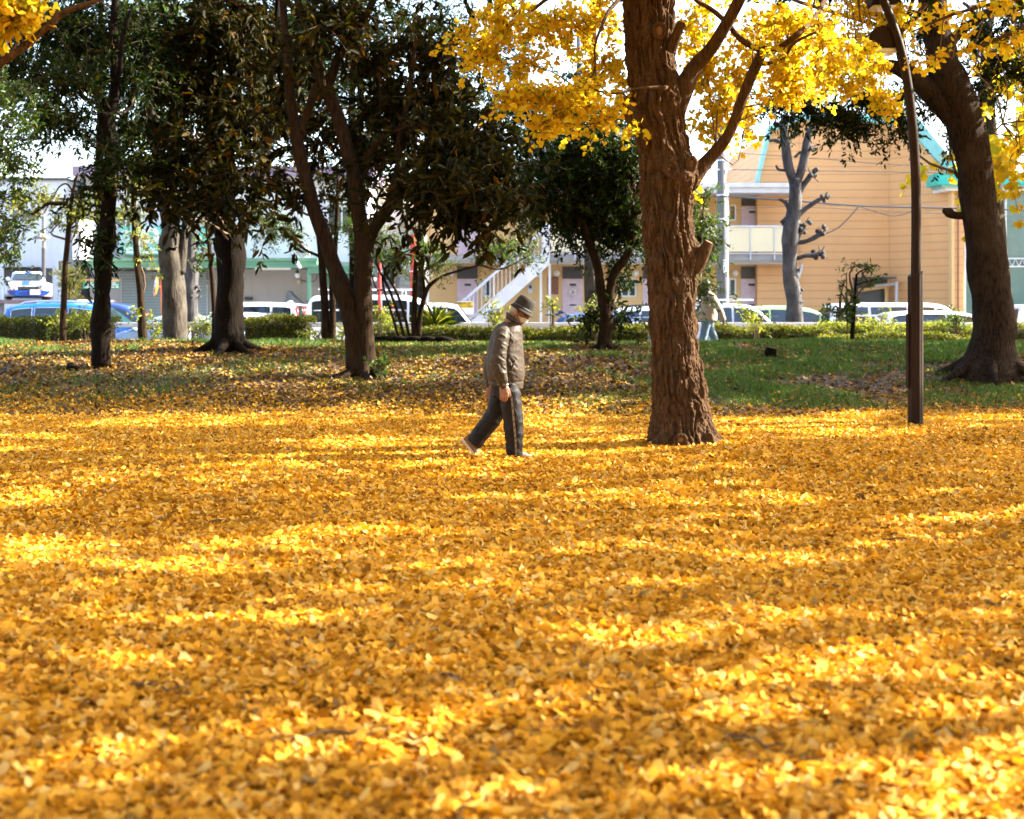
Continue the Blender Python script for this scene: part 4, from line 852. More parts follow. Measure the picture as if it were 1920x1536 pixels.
# strap leaved plant by the van
c = P(815, 605, 33.6); n = 46
a_ = rng.random(n)*2*math.pi; el = rng.random(n)*1.1+.15
d = np.stack([np.cos(a_)*np.cos(el), np.sin(a_)*np.cos(el), np.sin(el)], 1)
V, Q = stamp(T_EV, Q_EV, np.tile(c-[0, 0, .15], (n, 1)), d, np.tile([0, 0, 1.], (n, 1)), .5+.25*rng.random(n), .045)
tag(raw_mesh('strap_plant', V, Q, M['sun_leaf']), 'spiky strap leaved plant poking above the hedge by the white van', 'plant')
# ---------------------------------------------------------------- street
M['asphalt'] = mat('asphalt', (0.055, 0.055, 0.058), .9, (0.04, 0.04, 0.042), 3, bump=.4, bscale=90)
M['concrete'] = mat('concrete', (0.30, 0.29, 0.28), .85, (0.22, 0.21, 0.205), 2, bump=.2, bscale=40)
M['path'] = mat('gravel path', (0.20, 0.18, 0.15), .95, (0.13, 0.115, 0.095), 5, bump=.5, bscale=70)
M['white'] = mat('white enamel', (0.80, 0.80, 0.80), .4, (0.72, 0.72, 0.72), 2)
M['line'] = mat('road marking', (0.75, 0.75, 0.73), .8, (0.6, 0.6, 0.58), 8)
def sheet(name, x0, x1, y0, y1, z, m, kind='structure'):
    o = MB().add([(x0, y0, z), (x1, y0, z), (x1, y1, z), (x0, y1, z)], [(0, 1, 2, 3)]).build(name, m); tag(o, kind=kind); return o
RZ = -0.09
sheet('road', -120, 120, 36.9, 47.4, RZ, M['asphalt'])
for yy in (39.35, 42.9):
    k = MB()
    for i in range(-12, 13): k.add([(i*5-1.2, yy, RZ+.004), (i*5+1.2, yy, RZ+.004), (i*5+1.2, yy+.12, RZ+.004), (i*5-1.2, yy+.12, RZ+.004)], [(0, 1, 2, 3)])
    tag(k.build('road_marking', M['line']), kind='structure')
tag(MB().box(-120, 120, 36.7, 36.9, -.3, RZ+.14).build('kerb', M['concrete']), kind='structure')
tag(MB().box(-120, 120, 47.4, 47.6, -.3, RZ+.14).build('kerb', M['concrete']), kind='structure')
tag(MB().box(-120, 120, 47.6, 62, -.3, RZ+.13).build('pavement', M['concrete']), kind='structure')
# sunken edging line where the lawn meets the bank
k = MB()
for xa in np.arange(-16, 16, .5):
    za, zb_ = float(gz(xa, 19.45))+.012, float(gz(xa+.5, 19.45))+.012
    k.add([(xa, 19.36, za), (xa+.5, 19.36, zb_), (xa+.5, 19.54, zb_), (xa, 19.54, za)], [(0, 1, 2, 3)])
tag(k.build('path_edging', M['concrete']), kind='structure')
# path behind the bank
xs = np.arange(-30, 31, 1.0); k = MB()
for xa in xs:
    k.add([(xa, 30.0, float(gz(xa, 30.0))+.02), (xa+1, 30.0, float(gz(xa+1, 30.0))+.02), (xa+1, 31.3, float(gz(xa+1, 31.3))+.02), (xa, 31.3, float(gz(xa, 31.3))+.02)], [(0, 1, 2, 3)])
tag(k.build('footpath', M['path']), kind='structure')
# guard rail
root = thing('guard_rail', 'long white guard rail along the kerb between hedge and cars', 'guard rail', (0, 36.0, .05))
zt = CH-(604.5-HZ)/F*36; zb = CH-(614-HZ)/F*36
MB().box(-30, 30, 35.95, 36.05, zb, zt).build('rail', M['white'], root, bevel=.02)
for i in range(-14, 15): MB().cyl((i*2.05, 36.1, -.2), (i*2.05, 36.1, zt-.02), .045, 10).build('post', M['white'], root)

# ---------------------------------------------------------------- cars
M['glass'] = mat('car glass', (0.012, 0.018, 0.022), .06, (0.016, 0.024, 0.028), 1.0, spec=.9)
M['rubber'] = mat('tyre rubber', (0.02, 0.02, 0.021), .85)
M['rim'] = mat('alloy rim', (0.5, 0.5, 0.52), .35, metal=.8)
M['chrome'] = mat('bright trim', (0.75, 0.76, 0.78), .2, metal=.9)
M['black'] = mat('black plastic', (0.025, 0.025, 0.027), .5)
M['lamp_red'] = mat('tail lamp red', (0.55, 0.02, 0.015), .2, coat=.6)
M['lamp_clear'] = mat('head lamp glass', (0.7, 0.72, 0.75), .1, coat=.8)
M['orange'] = mat('indicator orange', (0.75, 0.22, 0.03), .3)
M['plate'] = mat('number plate', (0.72, 0.73, 0.70), .5)
def car(label, xr, Y, L, H, W, kind, color, face=1, rails=None, trim=None, extra=None):
    """side-on car; xr = world x of its rear end, face +1 drives to the right"""
    root = thing('parked_car', label, 'car', (xr+face*L/2, Y, RZ), 'cars along the street')
    def X(u): return xr+face*u
    cm = paint('paint '+label[:18], color, .28)
    belt = {'van': .55, 'kei': .56, 'suv': .60, 'hatch': .63, 'wagon': .62, 'sedan': .66, 'mpv': .60}[kind]*H
    hw = W/2
    g0 = .17*H
    # roof line stations: (u along length 0..1, height fraction)
    roof = {'wagon': [(.015, belt/H), (.06, .93), (.12, .975), (.25, 1.0), (.42, 1.0), (.55, .965), (.60, .93), (.73, belt/H+.03)],
            'suv': [(.01, belt/H), (.045, .95), (.10, .985), (.25, 1.0), (.45, .995), (.56, .95), (.60, .92), (.71, belt/H+.03)],
            'hatch': [(.01, belt/H), (.10, .90), (.16, .965), (.30, 1.0), (.45, .985), (.56, .93), (.73, belt/H+.02)],
            'sedan': [(.17, belt/H), (.30, .94), (.37, .985), (.46, 1.0), (.56, .97), (.61, .93), (.75, belt/H+.02)],
            'mpv': [(.01, belt/H), (.07, .93), (.13, .975), (.3, 1.0), (.48, .99), (.60, .94), (.66, .89), (.80, belt/H+.02)],
            'van': [(.005, belt/H), (.03, .94), (.07, .985), (.2, 1.0), (.65, 1.0), (.74, .97), (.78, .93), (.93, belt/H+.02)],
            'kei': [(.005, belt/H), (.03, .95), (.08, .99), (.3, 1.0), (.60, .995), (.70, .96), (.86, belt/H+.02)]}[kind]
    hood = {'van': [(.97, .46), (.995, .40)], 'kei': [(.95, .50), (.99, .42)], 'mpv': [(.90, .55), (.97, .47)], }.get(kind, [(.85, .60), (.94, .54), (.985, .44)])
    trunk = [(.02, belt/H-.02), (.0, .50)] if kind == 'sedan' else [(.0, belt/H-.05)]
    low = [(0.005, .22), (.99, .22)]
    ln = MB()
    def yw(z):      # half width at height: sills tuck in, glasshouse leans in
        if z < belt: return hw*(1-.06*((belt-z)/belt)**2)
        return hw*(1-.20*((z-belt)/(H-belt))**1.2)
    prof = [(.012, .20)]+[(u, h) for u, h in reversed(trunk)]+[roof[0]]+roof[1:]+hood+[(.992, .22)]
    rows = []
    us = np.linspace(.004, .994, 46)
    top = sorted(set([(0.0, .55*belt/H)]+[(u, h) for u, h in trunk]+list(roof)+list(hood)+[(1.0, .34)]))
    tu = [a for a, _ in top]; th = [b_ for _, b_ in top]
    seg = []
    for u in us:
        zt_ = float(np.interp(u, tu, th))*H
        e = min(1, min(u, 1-u)/.05); pl = (1-.10*(1-e)**2)
        zs = [g0+.02*H*(1-e), g0+.10*H, .36*H, .48*H]
        zs = [min(z, zt_-.02) for z in zs]+[min(belt-.01, zt_-.012)]
        if zt_ > belt+.04: zs += [belt+(zt_-belt)*.5, zt_-.05*H, zt_-.012*H, zt_]; yi = [yw(z)*pl for z in zs[:-2]]+[yw(zs[-2])*pl*.93, yw(zt_)*pl*.72]
        else: zs += [zt_-.008, zt_-.005, zt_-.003, zt_]; yi = [yw(z)*pl for z in zs[:-4]]+[hw*.985*pl, hw*.96*pl, hw*.90*pl, hw*.74*pl]
        ring = [(X(u*L), Y-y_, RZ+z) for y_, z in zip(yi, zs)]+[(X(u*L), Y+y_, RZ+z) for y_, z in reversed(list(zip(yi, zs)))]
        seg.append(ring)
    n = len(seg[0]); V = [p for r_ in seg for p in r_]
    Fc = [(i*n+j, i*n+(j+1) % n, (i+1)*n+(j+1) % n, (i+1)*n+j) for i in range(len(seg)-1) for j in range(n)]
    Fc += [tuple(range(n)), tuple((len(seg)-1)*n+n-1-j for j in range(n))]
    body = ln.add(V, Fc).build('body', cm, root, smooth=True)
    bm = bmesh.new(); bm.from_mesh(body.data); bmesh.ops.recalc_face_normals(bm, faces=bm.faces); bm.to_mesh(body.data); bm.free()
    md = body.data
    # windows hug the leaning sides
    rt = lambda u: float(np.interp(u, tu, th))*H
    u0, u1 = roof[1][0]+.02, roof[-1][0]-.02
    pill = {'van': [.27, .52, .70], 'kei': [.30, .60], 'mpv': [.27, .47, .665], 'wagon': [.22, .42, .60], 'suv': [.21, .41, .59], 'hatch': [.20, .44], 'sedan': [.40, .56]}[kind]
    if kind == 'sedan': u0 = .27
    cuts = [u0]+pill+[u1]
    for sgn in (-1, 1):
        for a, b_ in zip(cuts[:-1], cuts[1:]):
            a1, b1 = a+.008, b_-.008
            pts = []
            N = 7
            for i in range(N):
                u = a1+(b1-a1)*i/(N-1); pts.append((u, belt+.02*H))
            for i in range(N):
                u = b1-(b1-a1)*i/(N-1)
                z = max(belt+.03*H, min(rt(u)-.075*H, .93*H)); pts.append((u, z))
            V = [(X(u*L), Y+sgn*(yw(z)+.006), RZ+z) for u, z in pts]
            Fq = [(i, i+1, 2*N-2-i, 2*N-1-i) for i in range(N-1)]
            MB().add(V, Fq).build('side_window', M['glass'], root)
            if trim: MB().tube([(x_, y_+sgn*.004, z_) for x_, y_, z_ in V+[V[0]]], .016, 6, cap=False).build('window_trim', M[trim], root, smooth=True)
    def endglass(name, ua, ub, za, zb, off):
        V = []
        for u, z in ((ua, za), (ub, zb)):
            for s_ in (-1, 1): V.append((X(u*L+off), Y+s_*(yw(z)*.86), RZ+z+.012))
        MB().add(V, [(0, 1, 3, 2)]).build(name, M['glass'], root)
    wa, wb = roof[-1], roof[-2]
    endglass('windshield', wa[0]-.005, wb[0]+.005, wa[1]*H+.02, wb[1]*H-.02, .012)
    ra, rb = roof[0], roof[1]
    endglass('rear_window', ra[0]+.004, rb[0]-.002, belt+.03, rb[1]*H-.05, -.016)
    # wheels
    wr = .32 if H < 1.7 else .34
    for u in (.17, .81 if kind not in ('van', 'kei') else .84):
        for sgn in (-1, 1):
            yc = Y+sgn*(hw-.09)
            tb = MB(); ring = [(X(u*L)+wr*.76*math.cos(t), yc, RZ+wr+wr*.76*math.sin(t)) for t in np.linspace(0, 2*math.pi, 25)]
            tb.tube(ring, wr*.24, 8, cap=False, flat=1.5)
            wh = tb.build('wheel', M['rubber'], root, smooth=True)
            MB().cyl((X(u*L), yc+sgn*.02, RZ+wr), (X(u*L), yc+sgn*.085, RZ+wr), wr*.62, 18).build('rim', M['rim'], wh)
    for sgn in (-1, 1):
        MB().ell((X(.975*L), Y+sgn*hw*.72, RZ+.40*H), .10, .17, .06).build('headlight', M['lamp_clear'], root, smooth=True)
        zl = (belt-.03*H) if kind in ('suv', 'hatch', 'wagon', 'mpv') else .45*H
        t0 = [(X(.012*L), Y+sgn*hw*.86, RZ+zl-.12), (X(.02*L), Y+sgn*hw*.87, RZ+zl+.05), (X((roof[1][0]*.8)*L), Y+sgn*hw*.80, RZ+.90*H)] if extra == 'blade' else [(X(.010*L), Y+sgn*hw*.86, RZ+zl-.12), (X(.015*L), Y+sgn*hw*.87, RZ+zl), (X(.02*L), Y+sgn*hw*.86, RZ+zl+.12)]
        MB().tube(resample(t0, 9), .05, 8, flat=1.2).build('taillight', M['lamp_red'], root, smooth=True)
        mx_ = roof[-1][0]-.05
        MB().ell((X(mx_*L), Y+sgn*(hw+.09), RZ+belt+.07), .08, .10, .07).build('mirror', cm, root, smooth=True)
        for u in ((.30, .48, .62) if kind != 'hatch' else (.45,)):
            if u < roof[-1][0]-.1: MB().box(X(u*L)-.07, X(u*L)+.07, Y+sgn*hw*1.0-.012, Y+sgn*hw*1.0+.012, RZ+belt-.13*H, RZ+belt-.11*H).build('door_handle', cm, root)
        if rails: MB().tube(resample([(X(.13*L), Y+sgn*hw*.70, RZ+.975*H), (X(.18*L), Y+sgn*hw*.70, RZ+1.02*H), (X(.35*L), Y+sgn*hw*.70, RZ+1.035*H), (X(.50*L), Y+sgn*hw*.70, RZ+1.005*H), (X(.55*L), Y+sgn*hw*.70, RZ+.955*H)], 16), .024, 6).build('roof_rail', M[rails], root, smooth=True)
    for nm_, u, d_ in (('front_plate', .998, .02), ('rear_plate', .0, -.03)):
        MB().box(X(u*L+d_)-.01, X(u*L+d_)+.01, Y-.165, Y+.165, RZ+.30*H, RZ+.30*H+.165).build('number_plate', M['plate'], root)
    if extra in ('blade', 'spoiler'):
        MB().prism([(X(.10*L), RZ+.985*H), (X(.0*L), RZ+.955*H), (X(.0*L), RZ+.935*H), (X(.09*L), RZ+.93*H)], Y-hw*.70, Y+hw*.70).build('spoiler', cm, root, bevel=.01)
        MB().prism([(X(.14*L), RZ+.98*H), (X(.11*L), RZ+1.03*H), (X(.09*L), RZ+1.03*H), (X(.085*L), RZ+.96*H)], Y-.04, Y+.04).build('roof_aerial', cm, root, bevel=.01)
    if extra == 'ladder':
        for u in (.18, .42, .66):
            MB().tube(resample([(X(u*L), Y-hw*.72, RZ+.97*H), (X(u*L), Y-hw*.74, RZ+1.07*H), (X(u*L), Y+hw*.74, RZ+1.07*H), (X(u*L), Y+hw*.72, RZ+.97*H)], 12), .02, 6).build('rack_bar', M['chrome'], root, smooth=True)
        for yy in (-.5, -.2, .2, .5):
            MB().tube([(X(.10*L), Y+yy*W*.75, RZ+1.09*H), (X(.72*L), Y+yy*W*.75, RZ+1.09*H)], .022, 6).build('rack_rail', M['chrome'], root)
    if extra == 'rack':
        for u in (.2, .45):
            MB().box(X(u*L)-.03, X(u*L)+.03, Y-hw*.78, Y+hw*.78, RZ+1.03*H, RZ+1.05*H).build('rack_bar', M['chrome'], root)
        for yy in (-.45, .45): MB().tube([(X(.08*L), Y+yy*W*.8, RZ+1.06*H), (X(.58*L), Y+yy*W*.8, RZ+1.06*H)], .025, 6).build('rack_rail', M['chrome'], root)
    return root
def px2x(px, Y): return (px-960)/F*Y
car('bright blue estate car with silver roof rails and chrome window trim behind the left hedge', px2x(12, 41.0), 41.0, 4.75, 1.72, 1.80, 'wagon', (0.012, 0.15, 0.50), 1, 'chrome', 'chrome')
car('dark navy saloon half hidden beyond the bright blue estate car', px2x(70, 44.6), 44.6, 4.6, 1.80, 1.78, 'mpv', (0.02, 0.045, 0.16), 1)
car('low silver blue saloon in front of the navy car, behind the slim vine stem', px2x(480, 40.6), 40.6, 4.6, 1.40, 1.76, 'sedan', (0.28, 0.38, 0.55), -1, None, 'chrome')
car('white sport utility car with long red tail lamps facing left', px2x(572, 44.4), 44.4, 4.4, 1.76, 1.82, 'suv', (0.80, 0.80, 0.80), -1, None, None, 'blade')
car('low white saloon in front of the white car with long red tail lamps', px2x(590, 40.8), 40.8, 4.5, 1.46, 1.74, 'sedan', (0.76, 0.78, 0.80), -1, None, None)
car('white high roof van carrying a ladder rack, behind the fanned small tree', px2x(575, 42.4), 42.4, 4.4, 1.96, 1.70, 'van', (0.80, 0.80, 0.80), 1, None, None, 'ladder')
car('small white delivery van in front of the stair with the yellow notice', px2x(722, 45.2), 45.2, 3.3, 1.74, 1.48, 'kei', (0.78, 0.79, 0.80), 1)
car('dark blue hatchback with pale window trim behind the forked evergreen', px2x(1022, 40.8), 40.8, 4.2, 1.46, 1.75, 'hatch', (0.02, 0.06, 0.20), 1, None, 'chrome', 'spoiler')
car('pale silver estate with roof box rails, mostly hidden by the big ginkgo', px2x(1138, 44.2), 44.2, 4.6, 1.62, 1.80, 'suv', (0.60, 0.64, 0.66), 1, 'black')
car('silver white light van with a roof rack, right of the woman in jeans', px2x(1262, 41.8), 41.8, 3.9, 1.72, 1.69, 'wagon', (0.62, 0.66, 0.74), 1, None, None, 'rack')
car('light green hatchback in front of the apartment end doors', px2x(1372, 44.4), 44.4, 3.9, 1.66, 1.70, 'mpv', (0.34, 0.50, 0.22), 1)
car('white passenger van with dark side glass in front of the orange building', px2x(1542, 44.0), 44.0, 4.7, 1.74, 1.72, 'van', (0.78, 0.78, 0.79), 1)
car('white estate car behind the lamp post and the bright hedge', px2x(1636, 41.0), 41.0, 4.5, 1.50, 1.76, 'wagon', (0.76, 0.79, 0.82), 1, None, 'black')
car('white van just showing at the right edge beyond the camphor', px2x(1888, 42.0), 42.0, 4.6, 1.70, 1.72, 'van', (0.78, 0.78, 0.79), 1)

# historic racing car facing us on the parking deck
def racer():
    Y = 47.0; S = Y/F
    cx = (54-960)*S; z0 = CH-(562-HZ)*S+.005
    root = thing('racing_car', 'white classic racing coupe with blue stripes facing us on the raised deck', 'car', (cx, Y, z0))
    wm = paint('racer white', (0.50, 0.51, 0.53)); bl = paint('racer blue', (0.012, 0.07, 0.36))
    def q(px, py): return cx+(px-54)*S, z0+(562-py)*S
    # sections from the nose back: (dy, half width px, top px, shoulder px, bottom px)
    secs = [(-.02, 30, 541, 545, 552), (.05, 38, 536, 540, 555), (.25, 42, 531.5, 534, 556), (.8, 43, 527.5, 530, 556), (1.5, 43, 525.5, 529, 556), (3.2, 42, 525, 528, 556), (3.9, 36, 530, 533, 554)]
    V = []; n = 14
    for dy, hw_, tp, sh, bo in secs:
        for j in range(n):
            t = j/(n-1)
            if t < .25: px, py = -hw_, bo+(sh-bo)*(t/.25)
            elif t > .75: px, py = hw_, sh+(bo-sh)*((t-.75)/.25)
            else:
                a = (t-.25)/.5; px = -hw_+2*hw_*a; py = sh+(tp-sh)*math.sin(math.pi*a)**.6
            x, z = q(54+px, py); V.append((x, Y+dy, z))
    Fc = [(i*n+j, i*n+j+1, (i+1)*n+j+1, (i+1)*n+j) for i in range(len(secs)-1) for j in range(n-1)]+[tuple(range(n)), tuple((len(secs)-1)*n+n-1-j for j in range(n))]
    Fc += [(i*n, (i+1)*n, (i+1)*n+n-1, i*n+n-1) for i in range(len(secs)-1)]
    MB().add(V, Fc).build('body', wm, root, smooth=True)
    # cabin
    cab = [(1.25, 33, 526), (1.75, 27.5, 507.5), (2.6, 27, 506.5), (3.4, 30, 525)]
    V = []
    for dy, hw_, tp in cab:
        for px, dz in ((-hw_, 2.2), (-hw_*.82, 0), (hw_*.82, 0), (hw_, 2.2)):
            x, z = q(54+px, tp+dz); V.append((x, Y+dy, z))
        for px in (33, -33):
            x, z = q(54+px, 528); V.append((x, Y+dy, z))
    Fc = [(i*6+j, i*6+(j+1) % 6, (i+1)*6+(j+1) % 6, (i+1)*6+j) for i in range(3) for j in range(6)]+[(0, 1, 2, 3, 4, 5), (18, 23, 22, 21, 20, 19)]
    MB().add(V, Fc).build('cabin', wm, root, bevel=.01)
    V = []
    for (px, py, dy) in ((25, 524, 1.245), (82, 524, 1.245), (77, 512, 1.60), (31, 512, 1.60)):
        x, z = q(px, py); V.append((x, Y+dy-.02, z+.01))
    MB().add(V, [(0, 1, 2, 3)]).build('windshield', M['glass'], root)
    def strip(name, a, b_):
        V = []
        for (px, py, dy) in a+b_: x, z = q(px, py); V.append((x, Y+dy, z))
        MB().add(V, [(0, 1, 2, 3)]).build(name, bl, root)
    strip('roof_stripe', [(49, 506.6, 1.80), (62, 506.6, 1.80)], [(62, 505.8, 2.55), (49, 505.8, 2.55)])
    strip('roof_stripe', [(49, 511.3, 1.60), (62, 511.3, 1.60)], [(62, 506.8, 1.79), (49, 506.8, 1.79)])
    strip('bonnet_stripe', [(42, 535.6, .04), (56, 535.6, .04)], [(56, 530.6, .26), (42, 530.6, .26)])
    strip('bonnet_stripe', [(42, 530.4, .27), (56, 530.4, .27)], [(57, 526.6, .80), (44, 526.6, .80)])
    # blue nose apron
    k = MB(); k.prism([q(15, 545), q(93, 545), q(90, 551), q(78, 556), q(30, 556), q(18, 551)], Y-.09, Y+.1); k.build('front_apron', bl, root, bevel=.02)
    k = MB(); k.prism([q(29, 537.5), q(70, 537.5), q(72, 540), q(70, 543.6), q(30, 543.6), q(27, 540)], Y-.075, Y+.05); k.build('grille', M['black'], root, bevel=.01)
    for a, b_ in ((25, 30), (38, 47), (52, 57)):
        x0, z0_ = q(a, 551); x1, z1 = q(b_, 548.6); MB().box(x0, x1, Y-.098, Y-.05, z0_, z1).build('air_slot', M['black'], root)
    for px in (19.5, 78):
        x, z = q(px, 534.5); hl = MB().ell((x, Y+.02, z), .082, .09, .082).build('headlight', M['lamp_clear'], root, smooth=True)
        MB().tube([(x+.085*math.cos(t), Y-.02, z+.085*math.sin(t)) for t in np.linspace(0, 2*math.pi, 21)], .012, 6, cap=False).build('headlight_ring', M['chrome'], hl, smooth=True)
    for px in (22, 77): x, z = q(px, 543.5); MB().ell((x, Y-.05, z), .05, .04, .03).build('indicator', M['orange'], root, smooth=True)
    x, z = q(30.5, 542); MB().ell((x, Y-.12, z), .055, .05, .055).build('spot_lamp', M['lamp_clear'], root, smooth=True)
    x0, z1 = q(56, 553); x1, z2 = q(74, 543.5); MB().box(x0, x1, Y-.125, Y-.10, z1, z2).build('number_plate', M['plate'], root)
    x, z = q(17, 522.5); MB().ell((x, Y+1.1, z), .075, .06, .06).build('mirror', wm, root, smooth=True)
    for px, dy in ((20, .8), (89, .8), (20, 3.0), (89, 3.0)):
        x, z = q(px, 552); wh = MB().tube([(x-.08, Y+dy, z), (x+.08, Y+dy, z)], .29, 20).build('wheel', M['rubber'], root, smooth=False)
        MB().tube([(x-.09, Y+dy, z), (x+.09, Y+dy, z)], .17, 14).build('rim', M['rim'], wh)
    MB().box(cx-.6, cx+.6, Y+.3, Y+3.6, z0+.10, z0+.22).build('chassis', M['black'], root)
    return root
racer().rotation_euler[2] = R(20)
M['deck'] = mat('deck steel', (0.32, 0.20, 0.19), .7, (0.22, 0.15, 0.14), 6)
zd = CH-(562-HZ)*47/F; root = thing('parking_deck', 'rust red parking deck carrying the racing car above the street', 'deck', (px2x(40, 47), 49, .04))
MB().box(px2x(-60, 47), px2x(150, 47), 46.7, 51.6, zd-.13, zd).build('platform', M['deck'], root)
for px in (-40, 3, 128):
    for y_ in (46.9, 51.2): MB().box(px2x(px, 47)-.07, px2x(px, 47)+.07, y_, y_+.14, 0.04, zd-.13).build('post', M['concrete'], root)
shrubx = px2x(30, 49)
hr = thing('shrub', 'dark planting in the shade under the parking deck', 'shrub', (shrubx, 48, .04), 'plants by the shop')
crown(hr, [(px2x(30, 48), 48, .8, 1.6, .5, .7, 26)], 'mid', .35, 0, carve=False)
hr = thing('shrub', 'tall variegated shrub between the racing car and the green shop sign', 'shrub', (px2x(128, 49), 49, .04), 'plants by the shop')
crown(hr, [(*P(118, 530, 49), .45, .4, .55, 30), (*P(140, 540, 49), .4, .4, .5, 24), (*P(125, 510, 49), .35, .3, .3, 14), (*P(150, 515, 49), .3, .3, .4, 12), (*P(125, 580, 49), .4, .3, .5, 16)], 'vari', .3, 0, carve=False)
MB().tube([(px2x(128, 49), 49, -.1), (px2x(128, 49)+.05, 49, 2.6)], [.05, .02], 6).build('stem', M['twig'], hr)

# ---------------------------------------------------------------- buildings
M['win'] = mat('window glass', (0.05, 0.06, 0.065), .05, (0.08, 0.09, 0.095), .8, spec=.8)
M['alu'] = mat('aluminium frame', (0.70, 0.72, 0.74), .4, metal=.3)
M['pale_wall'] = siding_mat('pale blue cladding', (0.66, 0.69, 0.72), .25, 'x', .85)
M['shop_wall'] = siding_mat('white shop cladding', (0.70, 0.70, 0.73), 1.1, 'x', .75, width=.02)
M['shop_low'] = siding_mat('beige shop boards', (0.50, 0.46, 0.44), .62, 'x', .7, width=.02)
M['purple'] = mat('mauve roof trim', (0.30, 0.22, 0.30), .6)
M['green'] = mat('green canopy paint', (0.12, 0.28, 0.17), .5, (0.10, 0.24, 0.15), 1.2)
M['teal_sign'] = mat('teal sign face', (0.16, 0.55, 0.48), .4)
M['shutter'] = siding_mat('roller shutter', (0.36, 0.42, 0.43), .11, 'z', .6, width=.22)
M['yellow_wall'] = siding_mat('yellow apartment cladding', (0.72, 0.46, 0.20), .45, 'x', .88, width=.03)
M['cream'] = mat('cream balcony panel', (0.74, 0.64, 0.42), .6, (0.70, 0.60, 0.40), 1.2)
M['pink'] = mat('pink door', (0.66, 0.50, 0.55), .5)
M['grey_paint'] = mat('pale steel', (0.62, 0.62, 0.66), .5, (0.52, 0.52, 0.55), 3)
M['dark_panel'] = mat('dark transom', (0.055, 0.055, 0.06), .4)
M['orange_wall'] = siding_mat('orange siding', (0.72, 0.385, 0.16), .30, 'z', .55, width=.07)
M['teal'] = mat('turquoise fascia', (0.02, 0.46, 0.38), .5)
M['teal_pale'] = mat('weathered turquoise trim', (0.25, 0.52, 0.46), .6)
M['metal_roof'] = siding_mat('white ribbed roof', (0.66, 0.70, 0.70), .34, 'z', .8, width=.12)
M['shop_glass'] = mat('green tinted shop glass', (0.06, 0.13, 0.12), .05, (0.12, 0.20, 0.17), .5, spec=.8)
M['red'] = mat('red paint', (0.55, 0.03, 0.03), .5)
M['cover'] = mat('grey tarpaulin', (0.20, 0.205, 0.22), .7, (0.15, 0.155, 0.17), 3, bump=.6, bscale=6)
M['bulb'] = mat('white lamp glass', (0.85, 0.85, 0.83), .3)
M['stone'] = brick_mat('rough block wall', (0.42, 0.42, 0.36), (0.34, 0.35, 0.29), (0.25, 0.25, 0.22), 1.4)
M['brown_brick'] = brick_mat('brown brick panel', (0.22, 0.09, 0.05), (0.28, 0.12, 0.07), (0.16, 0.10, 0.08), 5)
M['steel_dark'] = mat('dark steel', (0.05, 0.05, 0.055), .5)
M['ink'] = mat('black lettering', (0.02, 0.02, 0.02), .6)
M['letter_white'] = mat('white lettering', (0.8, 0.8, 0.8), .5)
M['sign_yellow'] = mat('yellow notice', (0.80, 0.52, 0.02), .5)
M['sign_green'] = mat('green sign face', (0.02, 0.30, 0.14), .5)
M['tan'] = mat('tan board', (0.55, 0.33, 0.13), .6)

def window(root, px0, px1, py0, py1, Y, mull=1, fr=.05, sub=False, glass='win'):
    a = P(px0, py1, Y); b_ = P(px1, py0, Y)
    k = MB(); x0, x1, z0, z1 = a[0], b_[0], a[2], b_[2]; y0, y1 = Y-.06, Y+.02
    k.box(x0, x1, y0, y1, z0, z0+fr); k.box(x0, x1, y0, y1, z1-fr, z1); k.box(x0, x0+fr, y0+.002, y1, z0+fr, z1-fr); k.box(x1-fr, x1, y0+.002, y1, z0+fr, z1-fr)
    for i in range(mull):
        xm = x0+(x1-x0)*(i+1)/(mull+1); k.box(xm-fr*.5, xm+fr*.5, y0+.004, y1, z0+fr, z1-fr)
    o = k.build('window', M['alu'], root)
    MB().box(x0+fr*.9, x1-fr*.9, Y-.025, Y-.015, z0+fr*.9, z1-fr*.9).build('pane', M[glass], o)
    return o
def text(name, s, px, py, Y, h, m, root, yoff=0, bold=.0):
    cu = bpy.data.curves.new(name, 'FONT'); cu.body = s; cu.size = h; cu.extrude = .004; cu.offset = bold; cu.align_x = 'CENTER'; cu.align_y = 'CENTER'
    o = bpy.data.objects.new(name, cu); COL.objects.link(o); o.rotation_euler = (math.pi/2, 0, 0)
    dg = bpy.context.evaluated_depsgraph_get(); me = bpy.data.meshes.new_from_object(o.evaluated_get(dg)); bpy.data.objects.remove(o)
    c = P(px, py, Y); me.transform(Matrix.Translation(Vector((c[0], Y+yoff, c[2]))) @ Matrix.Rotation(math.pi/2, 4, 'X'))
    if root: me.transform(Matrix.Translation(-Vector(ORG[root.name])))
    me.materials.clear(); return link_mesh(name, me, M[m], root)
GZ = RZ+.13
M['pole_tan'] = mat('weathered lamp paint', (0.20, 0.18, 0.16), .6, (0.15, 0.135, 0.12), 4)

# white clad building at the left
Y = 53.0
root = thing('house', 'pale blue white clad building behind the racing car', 'building', (px2x(20, Y), Y, GZ))
k = MB(); k.pbox(-260, 124, 338, 640, Y, Y, Y+7); k.build('wall', M['pale_wall'], root)
MB().pbox(-262, 126, 334, 338, Y, Y-.12, Y+7.1).build('roof_edge', M['steel_dark'], root)
MB().pbox(8, 98, 503, 560, Y, Y-.02, Y+.02).build('garage_opening', M['steel_dark'], root)  # shade inside the garage drawn as a flat dark panel
MB().pbox(4, 8, 503, 562, Y, Y-.05, Y+.02).build('garage_jamb', M['white'], root); MB().pbox(8, 76, 501, 503, Y, Y-.3, Y+.0).build('garage_canopy', M['steel_dark'], root)
window(root, 20, 70, 392, 418, Y, 2); window(root, 108, 122, 487, 510, Y, 0)
MB().pbox(136, 150, 410, 487, 50.5, 50.5, 53.5).build('projecting_bay', M['white'], root)
Yl = 45.5
